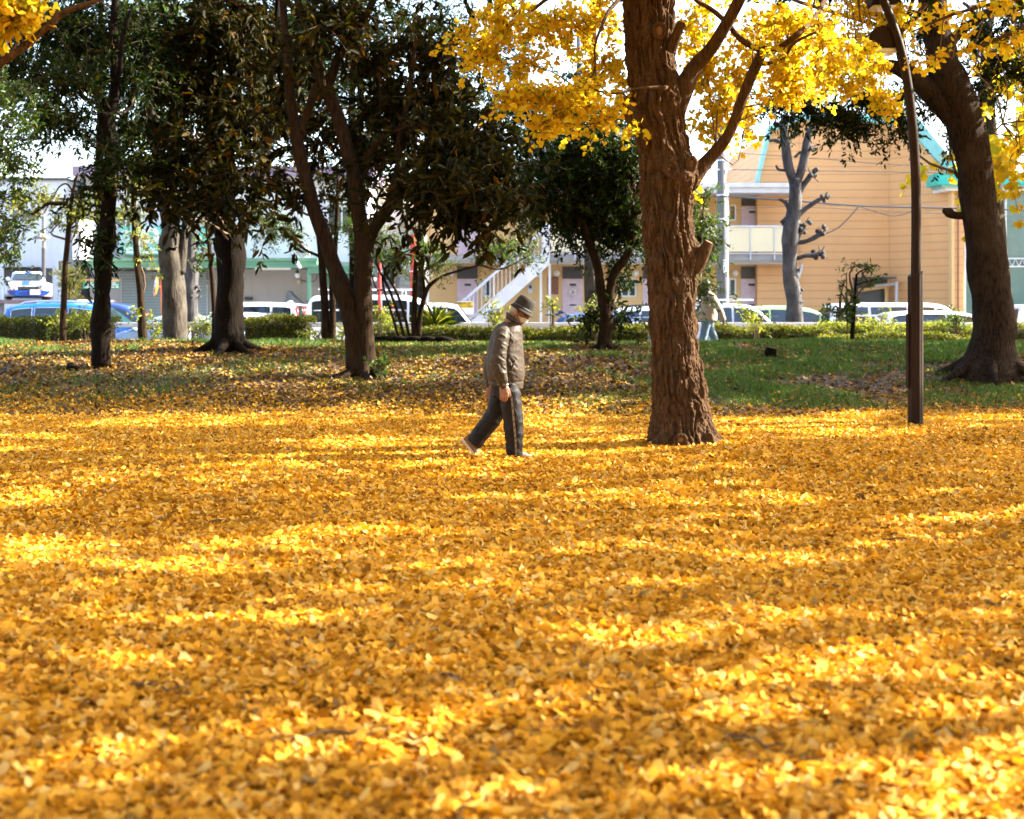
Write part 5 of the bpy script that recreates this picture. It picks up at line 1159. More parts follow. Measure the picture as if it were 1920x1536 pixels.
root = thing('street_lamp', 'old street lamp with a flat disc shade in front of the pale clad building', 'street lamp', (px2x(82, 48.6), 48.6, GZ))
MB().cyl((px2x(82, 48.6), 48.6, GZ), P(82, 465, 48.6), .07, 10).build('pole', M['steel_dark'], root); MB().cyl(P(82, 465, 48.6), P(82, 405, 48.6), .06, 10).build('upper_pole', M['pole_tan'], root)
c = P(78, 444, 48.4); s = MB().loft([(c[0], c[1], c[2]-.07, .30, .30), (c[0], c[1], c[2], .26, .26), (c[0], c[1], c[2]+.10, .06, .06)]).build('lamp_shade', M['pole_tan'], root, smooth=True)
MB().ell(c-[0, 0, .07], .12, .12, .08).build('bulb', M['bulb'], s, smooth=True)

# the shop
Y = 54.0
root = thing('shop_building', 'two storey white shop with mauve roof edge and roller shutters', 'building', (px2x(380, Y), Y, GZ))
MB().pbox(160, 690, 340, 492, Y, Y, Y+8).build('upper_wall', M['shop_wall'], root)
MB().pbox(168, 690, 492, 640, Y, Y+.05, Y+8).build('lower_wall', M['shop_low'], root)
MB().pbox(137, 700, 312, 330, 53.0, 52.9, Y+8.5).build('roof_fascia', M['purple'], root); MB().pbox(150, 700, 330, 341, Y, Y-.7, Y+8).build('soffit', M['grey_paint'], root)
window(root, 206, 268, 386, 424, Y, 1); window(root, 340, 400, 386, 424, Y, 1); window(root, 614, 668, 386, 436, Y, 1)
MB().pbox(440, 690, 384, 388, Y, Y-.04, Y-.005).build('cable_duct', M['grey_paint'], root)
for px in (500, 545, 598): MB().pbox(px, px+1, 388, 484, Y, Y-.03, Y-.005).build('wall_joint', M['grey_paint'], root)
cn = MB()
def canopy(px0, px1, py0, py1, Yc):
    a = P(px0, py1, Yc); b_ = P(px1, py0, Yc); h = b_[2]-a[2]
    c = MB().box(a[0], b_[0], Yc, Yc+2.4, a[2], a[2]+h*.72).build('canopy', M['green'], root)
    MB().box(a[0]-.04, b_[0]+.04, Yc-.08, Yc-.002, a[2]+h*.70, b_[2]).build('gutter', M['green'], c)
    MB().box(a[0]+.1, b_[0]-.1, Yc-.06, Yc-.002, a[2], a[2]+h*.16).build('edge_strip', M['green'], c)
    return c
canopy(156, 594, 484, 502, 51.6); canopy(577, 692, 496, 512, 51.4)
for px0, px1 in ((275, 325), (478, 545)): MB().pbox(px0, px1, 502, 506, 51.7, 51.7, 51.85).build('tube_lamp', M['bulb'], root)
MB().cyl((px2x(580, 51.5), 51.5, GZ), P(580, 512, 51.5), .085, 10).build('canopy_post', M['green'], root)
MB().box(px2x(176, 51.9)-.05, px2x(176, 51.9)+.12, 51.8, 51.95, P(0, 508, 51.9)[2], P(0, 499, 51.9)[2]).build('bracket', M['green'], root)
for px0, px1 in ((229, 388),):
    MB().pbox(px0, px1, 522, 640, Y, Y-.03, Y+.04).build('roller_shutter', M['shutter'], root); MB().pbox(px0-1, px1+1, 510, 523, Y, Y-.30, Y+.04).build('shutter_box', M['shutter'], root)
    for px in (px0-2, px1): MB().pbox(px, px+2, 523, 640, Y, Y-.07, Y+.04).build('shutter_guide', M['grey_paint'], root)
MB().pbox(612, 690, 516, 534, Y, Y-.5, Y+.0).build('awning_panel', M['green'], root)
d_ = MB().pbox(632, 640, 545, 620, Y, Y-.02, Y+.03).build('door', M['win'], root); MB().pbox(618, 624, 542, 625, Y, Y-.06, Y+.0).build('door_frame', M['alu'], root); MB().pbox(618, 650, 538, 542, Y, Y-.06, Y+.0).build('door_head', M['alu'], root)
MB().pbox(459, 473, 557, 563, Y, Y-.1, Y+.03).build('vent_box', M['steel_dark'], root)
MB().tube(resample([P(551, 480, 53.5), P(557, 492, 51.5), P(563, 503, 51.4)], 9), .06, 7).build('drain_hose', M['white'], root, smooth=True)
MB().tube(resample([P(562, 524, 53.9), P(575, 528, 53.9), P(590, 527, 53.9), P(595, 515, 53.9)], 12), .015, 5).build('cable', M['steel_dark'], root); MB().pbox(557, 563, 525, 532, Y, Y-.1, Y+.04).build('junction_box', M['cream'], root)
# shop sign
Ys = 53.6
sg = thing('shop_sign', 'teal shop sign with white letters and a checkered band above the canopy', 'sign', tuple(P(306, 470, Ys)))
MB().pbox(226, 387, 424, 478, Ys, Ys-.12, Ys+.12).build('board', M['teal_sign'], sg)
text('lettering', 'JDA', 292, 443, Ys-.128, .78, 'letter_white', sg, bold=.05)
ck = MB()
for i in range(26):
    for j in range(2):
        if (i+j) % 2 == 0:
            x0 = 230+i*6; ck.pbox(x0, x0+6, 464+j*2.6, 466.6+j*2.6, Ys-.128, Ys-.132, Ys-.1205)
ck.build('checkered_band', M['letter_white'], sg); MB().pbox(230, 386, 471.5, 475, Ys-.125, Ys-.13, Ys-.1205).build('base_band', M['letter_white'], sg)
for rr in (.26, .17, .09): MB().tube([P(237, 446, Ys-.13)+np.array([rr*1.1*math.cos(t), 0, rr*math.sin(t)]) for t in np.linspace(0, 2*math.pi, 33)], .018, 5, cap=False).build('emblem_ring', M['letter_white'], sg)
gs = thing('green_sign', 'green board with a tan header and pale text lines hanging below the shop canopy', 'sign', tuple(P(190, 540, 51.8)))
MB().pbox(156, 224, 528, 541.5, 51.8, 51.75, 51.85).build('board', M['sign_green'], gs); MB().pbox(155, 225, 523.5, 528, 51.8, 51.72, 51.86).build('header', M['tan'], gs)
tl = MB()
for (a, b_, y0) in ((164, 172, 529.2), (207, 217, 529.2), (158, 179, 533), (207, 221, 533), (159, 178, 537.3), (209, 214, 537.3), (217, 223, 537.3)):
    x = a
    while x < b_:
        tl.pbox(x, x+1.0, y0, y0+2.4, 51.74, 51.738, 51.7498); x += 1.5
tl.build('text_lines', M['letter_white'], gs)
for px in (165, 216): MB().tube([P(px, 523.5, 51.8), P(px, 502, 51.8)], .01, 5).build('hanger', M['steel_dark'], gs)
ac = thing('air_conditioner', 'white outdoor air conditioner unit on the shop canopy', 'air conditioner', tuple(P(566, 484, 52.6)))
MB().pbox(552, 579, 461.5, 484, 52.6, 52.6, 53.0).build('casing', M['white'], ac, bevel=.02)
c = P(565, 473, 52.585); gr = MB()
for rr in np.linspace(.06, .20, 4): gr.tube([c+np.array([rr*math.cos(t), 0, rr*math.sin(t)]) for t in np.linspace(0, 2*math.pi, 25)], .006, 4, cap=False)
for i in range(-4, 5):
    hh = math.sqrt(max(0, .2**2-(i*.045)**2)); gr.tube([c+[i*.045, 0, -hh], c+[i*.045, 0, hh]], .005, 4); gr.tube([c+[-hh, 0, i*.045], c+[hh, 0, i*.045]], .005, 4)
gr.build('fan_grille', M['grey_paint'], ac); MB().cyl(c+[0, .012, 0], c+[0, .014, 0], .21, 24).build('fan_opening', M['dark_panel'], ac)
def bulb(label, px, py, Yb, hang):
    c = P(px, py, Yb); r = thing('pendant_lamp', label, 'lamp', tuple(c+[0, 0, .2]), 'bulb lamps under the shop canopy')
    MB().ell(c, .10, .10, .10).build('bulb', M['bulb'], r, smooth=True); MB().loft([(c[0], c[1], c[2]+.07, .08, .08), (c[0], c[1], c[2]+.16, .06, .06), (c[0], c[1], c[2]+.2, .03, .03)], 12).build('socket', M['steel_dark'], r, smooth=True)
    MB().tube([c+[0, 0, .19], P(px, hang, Yb)], .012, 5).build('cord', M['steel_dark'], r)
bulb('bulb lamp hanging beside the green canopy post', 557.5, 516, 52.2, 503); bulb('bulb lamp under the lower canopy near the red pole', 701.5, 524, 52.2, 511); bulb('bulb lamp hanging over the green sign with the tan header', 211, 514, 52.2, 503)
# things in front of the shop
tp = thing('covered_bike', 'motorbike under a grey cover leaning up to a peak beside the canopy post', 'covered bike', (px2x(556, 52.5), 52.5, GZ))
def cov(px, py, y): return tuple(P(px, py, y))
V = [cov(534, 640, 52.4), cov(578, 640, 52.3), cov(577, 594, 52.5), cov(571, 577, 52.6), cov(556, 560, 52.7), cov(544, 546, 52.75), cov(539, 545, 52.8), cov(535, 560, 52.7)]
V2 = [(x, y+1.1-.5*abs(z-.4)/2, z) for x, y, z in V]
k = MB(); n = 8; k.add(V+V2, [tuple(range(n)), tuple(range(2*n-1, n-1, -1))]+[(i, i+n, (i+1) % n+n, (i+1) % n) for i in range(n)]); o = k.build('cover', M['cover'], tp)
bm = bmesh.new(); bm.from_mesh(o.data); bmesh.ops.recalc_face_normals(bm, faces=bm.faces); bmesh.ops.triangulate(bm, faces=bm.faces); bmesh.ops.subdivide_edges(bm, edges=bm.edges, cuts=4, use_grid_fill=True)
for v in bm.verts: v.co.y += .07*math.sin(v.co.x*14+v.co.z*4); v.co.x += .02*math.sin(v.co.z*9)
bm.to_mesh(o.data); bm.free(); o.data.polygons.foreach_set('use_smooth', np.ones(len(o.data.polygons), bool))
bx_ = thing('storage_box', 'pale storage cabinet with a dark bag on top behind the canopy post', 'cabinet', (px2x(590, 51), 51, GZ))
MB().pbox(584, 597, 582, 640, 51, 51, 51.6).build('cabinet', M['grey_paint'], bx_, bevel=.02); MB().pbox(583, 598, 580.5, 582, 51, 50.97, 51.6).build('lid', M['white'], bx_)
c = P(594, 576, 51.2); tag(MB().ell(c, .17, .2, .13).build('bag', M['black'], None, smooth=True), 'dark bag lying on the pale storage cabinet', 'bag')
mi = thing('traffic_mirror', 'round orange backed traffic mirror seen edge on beside the thick grey trunk', 'mirror', (px2x(303, 47.8), 47.8, GZ))
MB().cyl((px2x(304, 47.8), 47.8, GZ), P(304, 520, 47.8), .045, 10).build('pole', M['orange'], mi)
c = P(293, 538, 47.8); ax = unit(np.array([-.93, -.30, .12])); k = MB()
k.tube([c-ax*.06, c-ax*.03, c+ax*.02, c+ax*.05], [.05, .24, .335, .345], 26); dsh = k.build('dish', M['orange'], mi, smooth=True)
MB().tube([c+ax*.052, c+ax*.075, c+ax*.088], [.325, .2, .02], 26).build('mirror_face', M['chrome'], dsh, smooth=True); MB().tube([P(304, 537, 47.8), c-ax*.05], .03, 6).build('arm', M['grey_paint'], mi)
for lab, px, a, Yr, r_ in (('slim red pole among shrubs left of the white van', 711.5, 480, 39.6, .05), ('tall red pole behind the fanned small tree', 774.5, 440, 48.2, .10)):
    rp = thing('red_pole', lab, 'pole', (px2x(px, Yr), Yr, RZ)); MB().cyl((px2x(px, Yr), Yr, RZ-.02), P(px, a, Yr), r_, 12).build('pole', M['red'], rp); MB().cyl(P(px, 510, Yr), P(px, 508, Yr), r_*1.4, 12).build('collar', M['grey_paint'], rp)
# house of rough blocks between the shop and the apartments
Y = 57.0
root = thing('house', 'rough block walled house in the gap between shop and apartments', 'building', (px2x(745, Y), Y, GZ))
MB().pbox(749, 782, 430, 640, 55.5, 55.5, 60).build('block_wall', M['stone'], root); MB().pbox(690, 751, 380, 640, Y, Y, 62).build('rear_wall', M['shop_low'], root); MB().pbox(688, 790, 330, 430, 57.5, 57.5, 62).build('upper_wall', M['cream'], root)
window(root, 716, 742, 505, 528, Y, 1)

# apartments
Y = 55.5
root = thing('apartment_house', 'two storey yellow apartment house with pink doors and outside stair', 'building', (px2x(1130, Y), Y, GZ))
MB().pbox(800, 1482, 360, 640, Y, Y, Y+7).build('wall', M['yellow_wall'], root)
k = MB(); k.pbox(788, 1500, 343, 351, 53.3, 53.3, Y+7.2); k.pbox(790, 1498, 351, 361.5, 53.4, 53.42, Y+7.1); k.build('roof', M['grey_paint'], root)
Yd = 53.6
dk = MB().pbox(792, 1488, 478, 489, Yd, Yd, Y-.002).build('walkway_deck', M['concrete'], root)
MB().pbox(800, 1480, 489, 492.5, Yd, Yd+.3, Y-.003).build('deck_beam', M['grey_paint'], root); MB().pbox(900, 1482, 494, 496, 54.8, 54.7, 54.85).build('gutter_pipe', M['white'], root)
b0 = 1030
edges = [1030, 1078, 1124, 1170, 1217, 1263, 1310, 1360, 1407, 1452, 1492]
for a, b_ in zip(edges[:-1], edges[1:]): MB().pbox(a+1.2, b_-1.2, 426.5, 472, Yd, Yd-.03, Yd+.0).build('balcony_panel', M['cream'], root)
for e in edges: MB().pbox(e-.9, e+.9, 424, 488, Yd, Yd-.06, Yd+.05).build('balcony_post', M['grey_paint'], root)
MB().pbox(1026, 1494, 423, 426, Yd, Yd-.07, Yd+.06).build('handrail', M['grey_paint'], root); MB().pbox(1028, 1490, 474.5, 476.5, Yd, Yd-.05, Yd+.03).build('lower_rail', M['grey_paint'], root)
def flat_door(px, t0, t1, b_, wreath=False, lbl=None):
    d = MB().pbox(px, px+38.5, t1, b_, Y, Y-.035, Y-.002).build('door', M['pink'], root)
    if lbl: d['label'] = lbl
    MB().pbox(px+14, px+26, t1+8, t1+13, Y, Y-.05, Y-.0352).build('letter_slot', M['steel_dark'], d); MB().pbox(px+13.5, px+26.5, t1+6.5, t1+8, Y, Y-.06, Y-.0353).build('slot_hood', M['alu'], d)
    MB().pbox(px+14, px+26, t1+47, t1+50, Y, Y-.048, Y-.0352).build('kick_vent', M['steel_dark'], d); MB().pbox(px+2.5, px+4.5, t1+45, t1+52, Y, Y-.09, Y-.0352).build('handle', M['alu'], d)
    MB().pbox(px, px+38.5, t0, t1-.8, Y, Y-.03, Y-.002).build('transom', M['dark_panel'], root)
    return d
for px in (857, 1054, 1205, 1389):
    flat_door(px, 500, 523.5, 640)
for px in (857, 1054, 1205, 1390): flat_door(px, 364, 387, 477)
for px, w_ in ((906, 15), (1164, 29), (1366, 14)): window(root, px, px+w_, 522, 557, Y, 1 if w_ > 20 else 0, .06); window(root, px, px+w_, 384, 414, Y, 1 if w_ > 20 else 0, .06)
for px in (847, 1043.5, 1192, 1379): MB().ell(P(px, 512.5, Y-.08), .125, .10, .125).build('globe_lamp', M['bulb'], root, smooth=True); 
MB().pbox(1027, 1047, 519, 552, Y, Y-.03, Y-.002).build('brick_panel', M['brown_brick'], root)
for px in (800, 1012, 1028.5): MB().pbox(px, px+4.2, 489, 640, 53.8, 53.75, 53.9).build('stair_post', M['white'], root)
for px, py in ((994, 541), (968, 541)): 
    MB().pbox(px-4, px+5, py-9, py+9, Y, Y-.05, Y-.002).build('meter_box', M['grey_paint'], root); MB().ell(P(px+.5, py-3, Y-.06), .06, .04, .08).build('meter_dial', M['steel_dark'], root, smooth=True)
MB().ell(P(977.5, 541, Y-.02), .05, .05, .05).build('wall_vent', M['steel_dark'], root, smooth=True)
MB().pbox(1001, 1015, 505, 520, 54.6, 54.5, 54.7).build('notice_box', M['grey_paint'], root)
MB().tube(resample([P(1478, 640, 54.4), P(1486, 560, 54.4), P(1504, 500, 54.4), P(1500, 499, 54.4)], 6), .05, 8).build('downpipe', M['grey_paint'], root)
MB().pbox(1480, 1484, 362, 640, Y, Y-.12, Y+.1).build('corner_post', M['grey_paint'], root)
MB().pbox(1368, 1388, 568, 582, Y, Y-.22, Y-.002).build('post_box', M['grey_paint'], root)
# outside stair
Ysr = 52.6
def sp_(px, py): c = P(px, py, Ysr); return c
for yo, nm in ((0, 'stringer'), (.95, 'stringer')):
    a = sp_(858, 640); V = []
    pts = [(845, 640), (869, 640), (1030, 496), (1030, 472), (1018, 472)]
    MB().prism([(P(px, py, Ysr)[0], P(px, py, Ysr)[2]) for px, py in pts], Ysr+yo, Ysr+yo+.06).build(nm, M['grey_paint'], root)
for i in range(14):
    t = i/13; px = 862+(1022-862)*t; py = 618-(618-478)*t
    c = P(px, py, Ysr); MB().box(c[0]-.14, c[0]+.14, Ysr+.065, Ysr+.945, c[2]-.02, c[2]+.02).build('stair_tread', M['concrete'], root)
MB().tube([P(845, 586, Ysr), P(1030, 424, Ysr)], .035, 8).build('stair_handrail', M['grey_paint'], root); MB().tube([P(849, 580, Ysr+1), P(1034, 418, Ysr+1)], .035, 8).build('stair_handrail', M['grey_paint'], root); MB().tube([P(845, 630, Ysr), P(1030, 466, Ysr)], .025, 8).build('stair_lower_rail', M['grey_paint'], root)
for i in range(24):
    px = 850+i*7.6; y0 = 586-(px-845)*162/185; y1 = 630-(px-845)*164/185
    MB().tube([P(px, y1, Ysr), P(px, y0, Ysr)], .028 if i % 6 == 4 else .011, 6).build('baluster', M['grey_paint'], root)
MB().pbox(1018, 1028, 420, 474, Ysr, Ysr-.05, Ysr+.05).build('stair_newel', M['grey_paint'], root)
# decorated wreath on a door (plain ring of flowers)
wr_ = thing('door_wreath', 'small round flower wreath hanging on the pink door behind the brick panel post', 'wreath', tuple(P(1074, 540, Y-.1)))
c = P(1074, 548, Y-.09); MB().tube([c+np.array([.10*math.cos(t), 0, .11*math.sin(t)]) for t in np.linspace(0, 2*math.pi, 21)], .045, 7, cap=False, wob=.5).build('ring', M['letter_white'], wr_, smooth=True)
k = MB()
for t in np.linspace(0, 2*math.pi, 7)[:-1]: k.ell(c+np.array([.10*math.cos(t), -.04, .11*math.sin(t)]), .022, .02, .022, nu=8, nv=6)
k.build('flower', M['red'], wr_, smooth=True); MB().tube([c+[0, 0, .12], c+[0, 0, .25]], .006, 4).build('cord', M['steel_dark'], wr_)
# yellow notice on the stair
ns = thing('notice_sign', 'yellow and white keep out notice in Japanese fixed to the foot of the stair', 'sign', tuple(P(872, 590, 52.4)))
MB().pbox(857, 888, 565, 590, 52.4, 52.4, 52.43).build('board', M['white'], ns); MB().pbox(858.2, 886.8, 566, 577.6, 52.4, 52.395, 52.3995).build('yellow_field', M['sign_yellow'], ns)
text('lettering', '関係者以外', 870, 569.2, 52.39, .105, 'ink', ns); text('lettering', '立ち入り禁止', 872.6, 574.6, 52.39, .094, 'ink', ns)
k = MB()
for y0, a, b_ in ((580, 869, 885), (584, 871, 882)):
    x = a
    while x < b_: k.pbox(x, x+1.1, y0, y0+2, 52.4, 52.396, 52.3998); x += 1.7
k.build('small_print', M['grey_paint'], ns)

# orange hall with turquoise trim
Y = 55.0
root = thing('store_building', 'tall orange sided store with turquoise roof trim and glass front', 'building', (px2x(1660, Y), Y, GZ))
def qx(px, py, y=Y): c = P(px, py, y); return (c[0], c[2])
w1 = [qx(1420, 640), qx(1420, 345), qx(1443, 248), qx(1500, 226), qx(1667, 232), qx(1667, 640)]
MB().prism(w1, Y, Y+10).build('wall', M['orange_wall'], root)
w2 = [qx(1420, 345), qx(1416, 342), qx(1439, 238), qx(1500, 214), qx(1668, 219), qx(1668, 233), qx(1500, 227), qx(1444, 249)]
MB().prism(w2, Y-.35, Y+.2).build('roof_trim', M['teal_pale'], root)
# splayed bay turned toward the sun: runs away from us to the right
def bay(px, py, t): return P(px, py, Y-3.0*t)     # t 0 at the inner corner, 1 at its near right edge
V = [P(1667.5, 640, Y), P(1800, 640, 52.2), P(1800, 345, 52.2), P(1690, 222, 54.4), P(1667.5, 238, Y)]
V2 = [v+[.25, 3.6, 0] for v in V]
MB().add(V+V2, [(0, 1, 2, 3, 4), (9, 8, 7, 6, 5)]+[(i, i+5, (i+1) % 5+5, (i+1) % 5) for i in range(5)]).build('gable_wall', M['orange_wall'], root)
V = [P(1667, 240, Y-.1), P(1667, 216, Y-.1), P(1692, 203, 54.2), P(1708, 205, 54.0), P(1806, 326, 51.9), P(1800, 348, 51.95), P(1690, 226, 54.2)]
V2 = [v+[.05, .5, 0] for v in V]
MB().add(V+V2, [tuple(range(7)), tuple(range(13, 6, -1))]+[(i, i+7, (i+1) % 7+7, (i+1) % 7) for i in range(7)]).build('gable_trim', M['teal_pale'], root)
V = [P(1700, 203, 54.3), P(2100, 203, 57.5), P(2100, 326, 52.0), P(1800, 326, 52.0)]
MB().add(V+[v+[0, .3, -.15] for v in V], [(0, 3, 2, 1), (4, 5, 6, 7), (0, 1, 5, 4), (1, 2, 6, 5), (2, 3, 7, 6), (3, 0, 4, 7)]).build('roof', M['metal_roof'], root)
MB().pbox(1758, 2100, 324, 346, 51.2, 51.2, 52.6).build('fascia', M['teal'], root); MB().pbox(1766, 2100, 346, 351, 51.3, 51.3, 52.6).build('fascia_lower', M['teal_pale'], root); MB().pbox(1772, 2100, 351, 357, 51.5, 51.5, 53).build('soffit', M['white'], root)
MB().pbox(1788, 1806, 352, 640, 51.9, 51.85, 52.3).build('corner_pier', M['orange_wall'], root); MB().pbox(1782, 1788, 352, 640, 51.95, 51.8, 52.2).build('downpipe', M['yellow_wall'], root); MB().pbox(1795, 1797, 352, 640, 51.8, 51.74, 51.8).build('thin_pipe', M['brown_brick'], root)
MB().pbox(1806, 2100, 357, 640, 52.2, 52.2, 52.25).build('shop_window', M['shop_glass'], root)
for px in (1806, 1882, 1960, 2040): MB().pbox(px, px+3, 357, 640, 52.2, 52.05, 52.19).build('mullion', M['alu'], root)
k = MB(); xa = px2x(1884, 52.15); xb = px2x(2000, 52.15); z0 = P(0, 500, 52.15)[2]; z1 = P(0, 485, 52.15)[2]
k.tube([(xa, 52.12, z0), (xb, 52.12, z0)], .03, 6); k.tube([(xa, 52.12, z1), (xb, 52.12, z1)], .03, 6)
for i in range(9):
    x_ = xa+i*(xb-xa)/9; k.tube([(x_, 52.12, z0), (x_+(xb-xa)/18, 52.12, z1), (x_+(xb-xa)/9, 52.12, z0)], .018, 5)
k.build('truss_beam', M['alu'], root)
MB().pbox(1598, 1664, 520.5, 524, Y, Y-1.3, Y-.002).build('service_canopy', M['steel_dark'], root); MB().pbox(1600, 1664, 524, 580, Y, Y-.01, Y-.003).build('service_opening', M['dark_panel'], root)  # the opening's inner shade is a flat dark panel under the canopy
MB().tube(resample([P(1662, 640, Y-.25), P(1662, 545, Y-.25), P(1660, 538, Y-.25), P(1610, 545, Y-.25)], 16), .075, 9).build('exhaust_pipe', M['yellow_wall'], root, smooth=True)
MB().tube(resample([P(1681, 640, 54.3), P(1681, 540, 54.3), P(1678, 533, 54.4), P(1640, 536, Y-.4)], 16), .06, 9).build('vent_pipe', M['grey_paint'], root, smooth=True)
MB().pbox(1500, 1503.5, 226, 640, Y, Y-.04, Y-.002).build('corner_strip', M['orange_wall'], root)
# scooter by the store
sx = px2x(1532, 50); sc = thing('scooter', 'dark scooter with mirror parked between green hatchback and white van', 'scooter', (sx, 50, GZ))
k = MB(); k.tube(resample([(sx-.7, 50, GZ+.55), (sx-.4, 50, GZ+.75), (sx, 50, GZ+.45), (sx+.3, 50, GZ+.5), (sx+.42, 50, GZ+.98)], 16), np.interp(np.linspace(0, 1, 16), [0, .3, .6, 1], [.12, .16, .1, .07]), 10); k.build('body', M['black'], sc, smooth=True)
for dx in (-.55, .55):
    MB().tube([(sx+dx+.19*math.cos(t), 50, GZ+.25+.19*math.sin(t)) for t in np.linspace(0, 2*math.pi, 21)], .06, 7, cap=False).build('wheel', M['rubber'], sc, smooth=True)
MB().tube([(sx+.40, 49.7, GZ+1.0), (sx+.36, 50, GZ+1.04), (sx+.40, 50.3, GZ+1.0)], .02, 6).build('handlebar', M['steel_dark'], sc)
for s_ in (-1, 1):
    mm_ = MB().tube([(sx+.39, 50+s_*.22, GZ+1.02), (sx+.36, 50+s_*.3, GZ+1.25)], .01, 5); mm_.ell((sx+.35, 50+s_*.3, GZ+1.28), .07, .05, .06, nu=10, nv=8); mm_.build('mirror', M['black'], sc, smooth=True)
# utility poles and wires
M['pole_grey'] = mat('pole concrete', (0.13, 0.13, 0.135), .8, (0.10, 0.10, 0.105), 3)
def upole(label, px, Yp, top, r_):
    o = thing('utility_pole', label, 'utility pole', (px2x(px, Yp), Yp, GZ))
    MB().tube([(px2x(px, Yp), Yp, GZ-.1), P(px-1, 400, Yp), P(px-1.5, top, Yp)], [r_*1.12, r_, r_*.85], 16).build('pole', M['pole_grey'], o, smooth=True); return o
up = upole('grey concrete utility pole with cables beside the big ginkgo', 1354, 49.5, 150, .165)
MB().tube([P(1364, 590, 49.3), P(1364, 350, 49.3)], .035, 7).build('conduit', M['grey_paint'], up)
for py in (365, 410, 300, 270): MB().cyl(P(1353, py, 49.5), P(1353, py+2.5, 49.5), .185, 14).build('band', M['alu'], up)
MB().pbox(1356, 1362, 487, 512, 49.3, 49.2, 49.32).build('label_plate', M['white'], up); MB().tube([P(1335, 318, 49.4), P(1372, 318, 49.4)], .04, 6).build('cross_arm', M['grey_paint'], up)
MB().tube([P(1315, 250, 49.4), P(1395, 250, 49.4)], .04, 6).build('cross_arm', M['grey_paint'], up)
upole('distant utility pole rising behind the yellow leaves', 1088, 58, 30, .15)
def wire(label, pts, Yw, r_, m='steel_dark'):
    tag(MB().tube(resample([P(px, py, Yw) for px, py in pts], 24), r_, 5).build('overhead_wire', M[m]), label, 'wire', 'overhead wires')
wire('pale green topmost wire running down to the right past the orange store', [(1100, 120), (1360, 180), (1650, 222), (2000, 262)], 50, .018, 'teal')
wire('second green wire just below the topmost one', [(1100, 100), (1390, 165), (1660, 205), (2000, 240)], 50.4, .016, 'teal')
wire('thin wire strung with spacers across the upper orange wall', [(1354, 285), (1540, 298), (1700, 310), (2000, 318)], 49.5, .012)
wire('straight wire crossing the middle of the orange wall', [(1354, 318), (1640, 322), (1800, 325), (2000, 326)], 49.6, .014)
wire('thick black cable bundle sagging from the pole across the store', [(1354, 368), (1480, 376), (1610, 386), (1800, 391), (2000, 396)], 49.3, .035)
wire('slack cable looping below the thick cable bundle', [(1610, 387), (1650, 400), (1680, 405), (1712, 396)], 49.25, .014)
wire('drooping service wire from the thick bundle toward the pruned tree', [(1610, 387), (1590, 410), (1570, 428), (1545, 440)], 49.2, .02)
wire('lower wire across the apartment upper doors', [(1354, 395), (1480, 388), (1700, 398), (2000, 410)], 49.7, .010)
wire('wires at the left above the pale clad building', [(-100, 258), (60, 261), (200, 264), (600, 300)], 52, .03)
wire('thin faint wire below the grey cable at the left', [(-100, 298), (60, 302), (140, 304), (500, 330)], 52.4, .012)

# ---------------------------------------------------------------- lamp post in the park
Y = 17.3
M['bronze'] = mat('brown lamp post enamel', (0.014, 0.007, 0.004), .50, (0.022, 0.011, 0.006), 5, coat=.0, spec=.12)
lp = thing('lamp_post', 'curved dark brown park lamp post with ribbed sleeve standing in the leaves', 'lamp post', (px2x(1717, Y), Y, 0))
q = px_path([(1717, 812, 9.5), (1717, 600, 9.5), (1718, 400, 9.2), (1716, 310, 9), (1711, 235, 9), (1703, 165, 8.6), (1691, 100, 8.3), (1674, 45, 8), (1655, -2, 8), (1630, -50, 7.5), (1600, -90, 7)], Y, 60)
MB().tube(q[:, :3], q[:, 3], 16).build('pole', M['bronze'], lp, smooth=True)
# fluted sleeve with a slanted top
rs = 14.3/F*Y; k = MB(); seg = 48; V = []
x0 = px2x(1716.5, Y)
for zi, zf in enumerate(np.linspace(0, 1, 8)):
    for j in range(seg):
        a_ = 2*math.pi*j/seg; rr = rs*(1-.045*(0.5+.5*math.cos(a_*12)))
        zt_ = P(0, 508, Y)[2]-.035*(1-math.cos(a_-.35))*1.0
        z_ = -.05+(zt_+.05)*zf
        V.append((x0+rr*math.cos(a_), Y+rr*math.sin(a_), z_))
Fc = [(i*seg+j, i*seg+(j+1) % seg, (i+1)*seg+(j+1) % seg, (i+1)*seg+j) for i in range(7) for j in range(seg)]+[tuple(7*seg+j for j in range(seg))]
k.add(V, Fc).build('sleeve', M['bronze'], lp, smooth=False)
MB().box(px2x(1700.5, Y), px2x(1703, Y), Y-.05, Y+.05, P(0, 727, Y)[2], P(0, 589, Y)[2]).build('side_plate', M['bronze'], lp, bevel=.003)
hd = MB(); V = []
y0, y1 = Y+.02, Y+.34
sec = [qx(1630, 82, Y), qx(1632, 62, Y), qx(1645, 50, Y), qx(1660, 46, Y), qx(1676, 58, Y), qx(1688, 74, Y), qx(1690, 88, Y), qx(1634, 88, Y)]
h_ = hd.prism(sec, y0, y1).build('lamp_head', M['bronze'], lp, bevel=.012)
MB().prism([qx(1632, 88.5, Y), qx(1692, 88.5, Y), qx(1684, 97, Y), qx(1640, 97, Y)], y0+.02, y1-.02).build('lamp_lens', M['lamp_clear'], h_, bevel=.01)
MB().tube([P(1664, 50, Y), P(1680, 40, Y)], .03, 8).build('bracket', M['bronze'], lp)
sec = [qx(1640, 4, Y), qx(1640, -20, Y), qx(1660, -34, Y), qx(1690, -16, Y), qx(1690, 2, Y)]
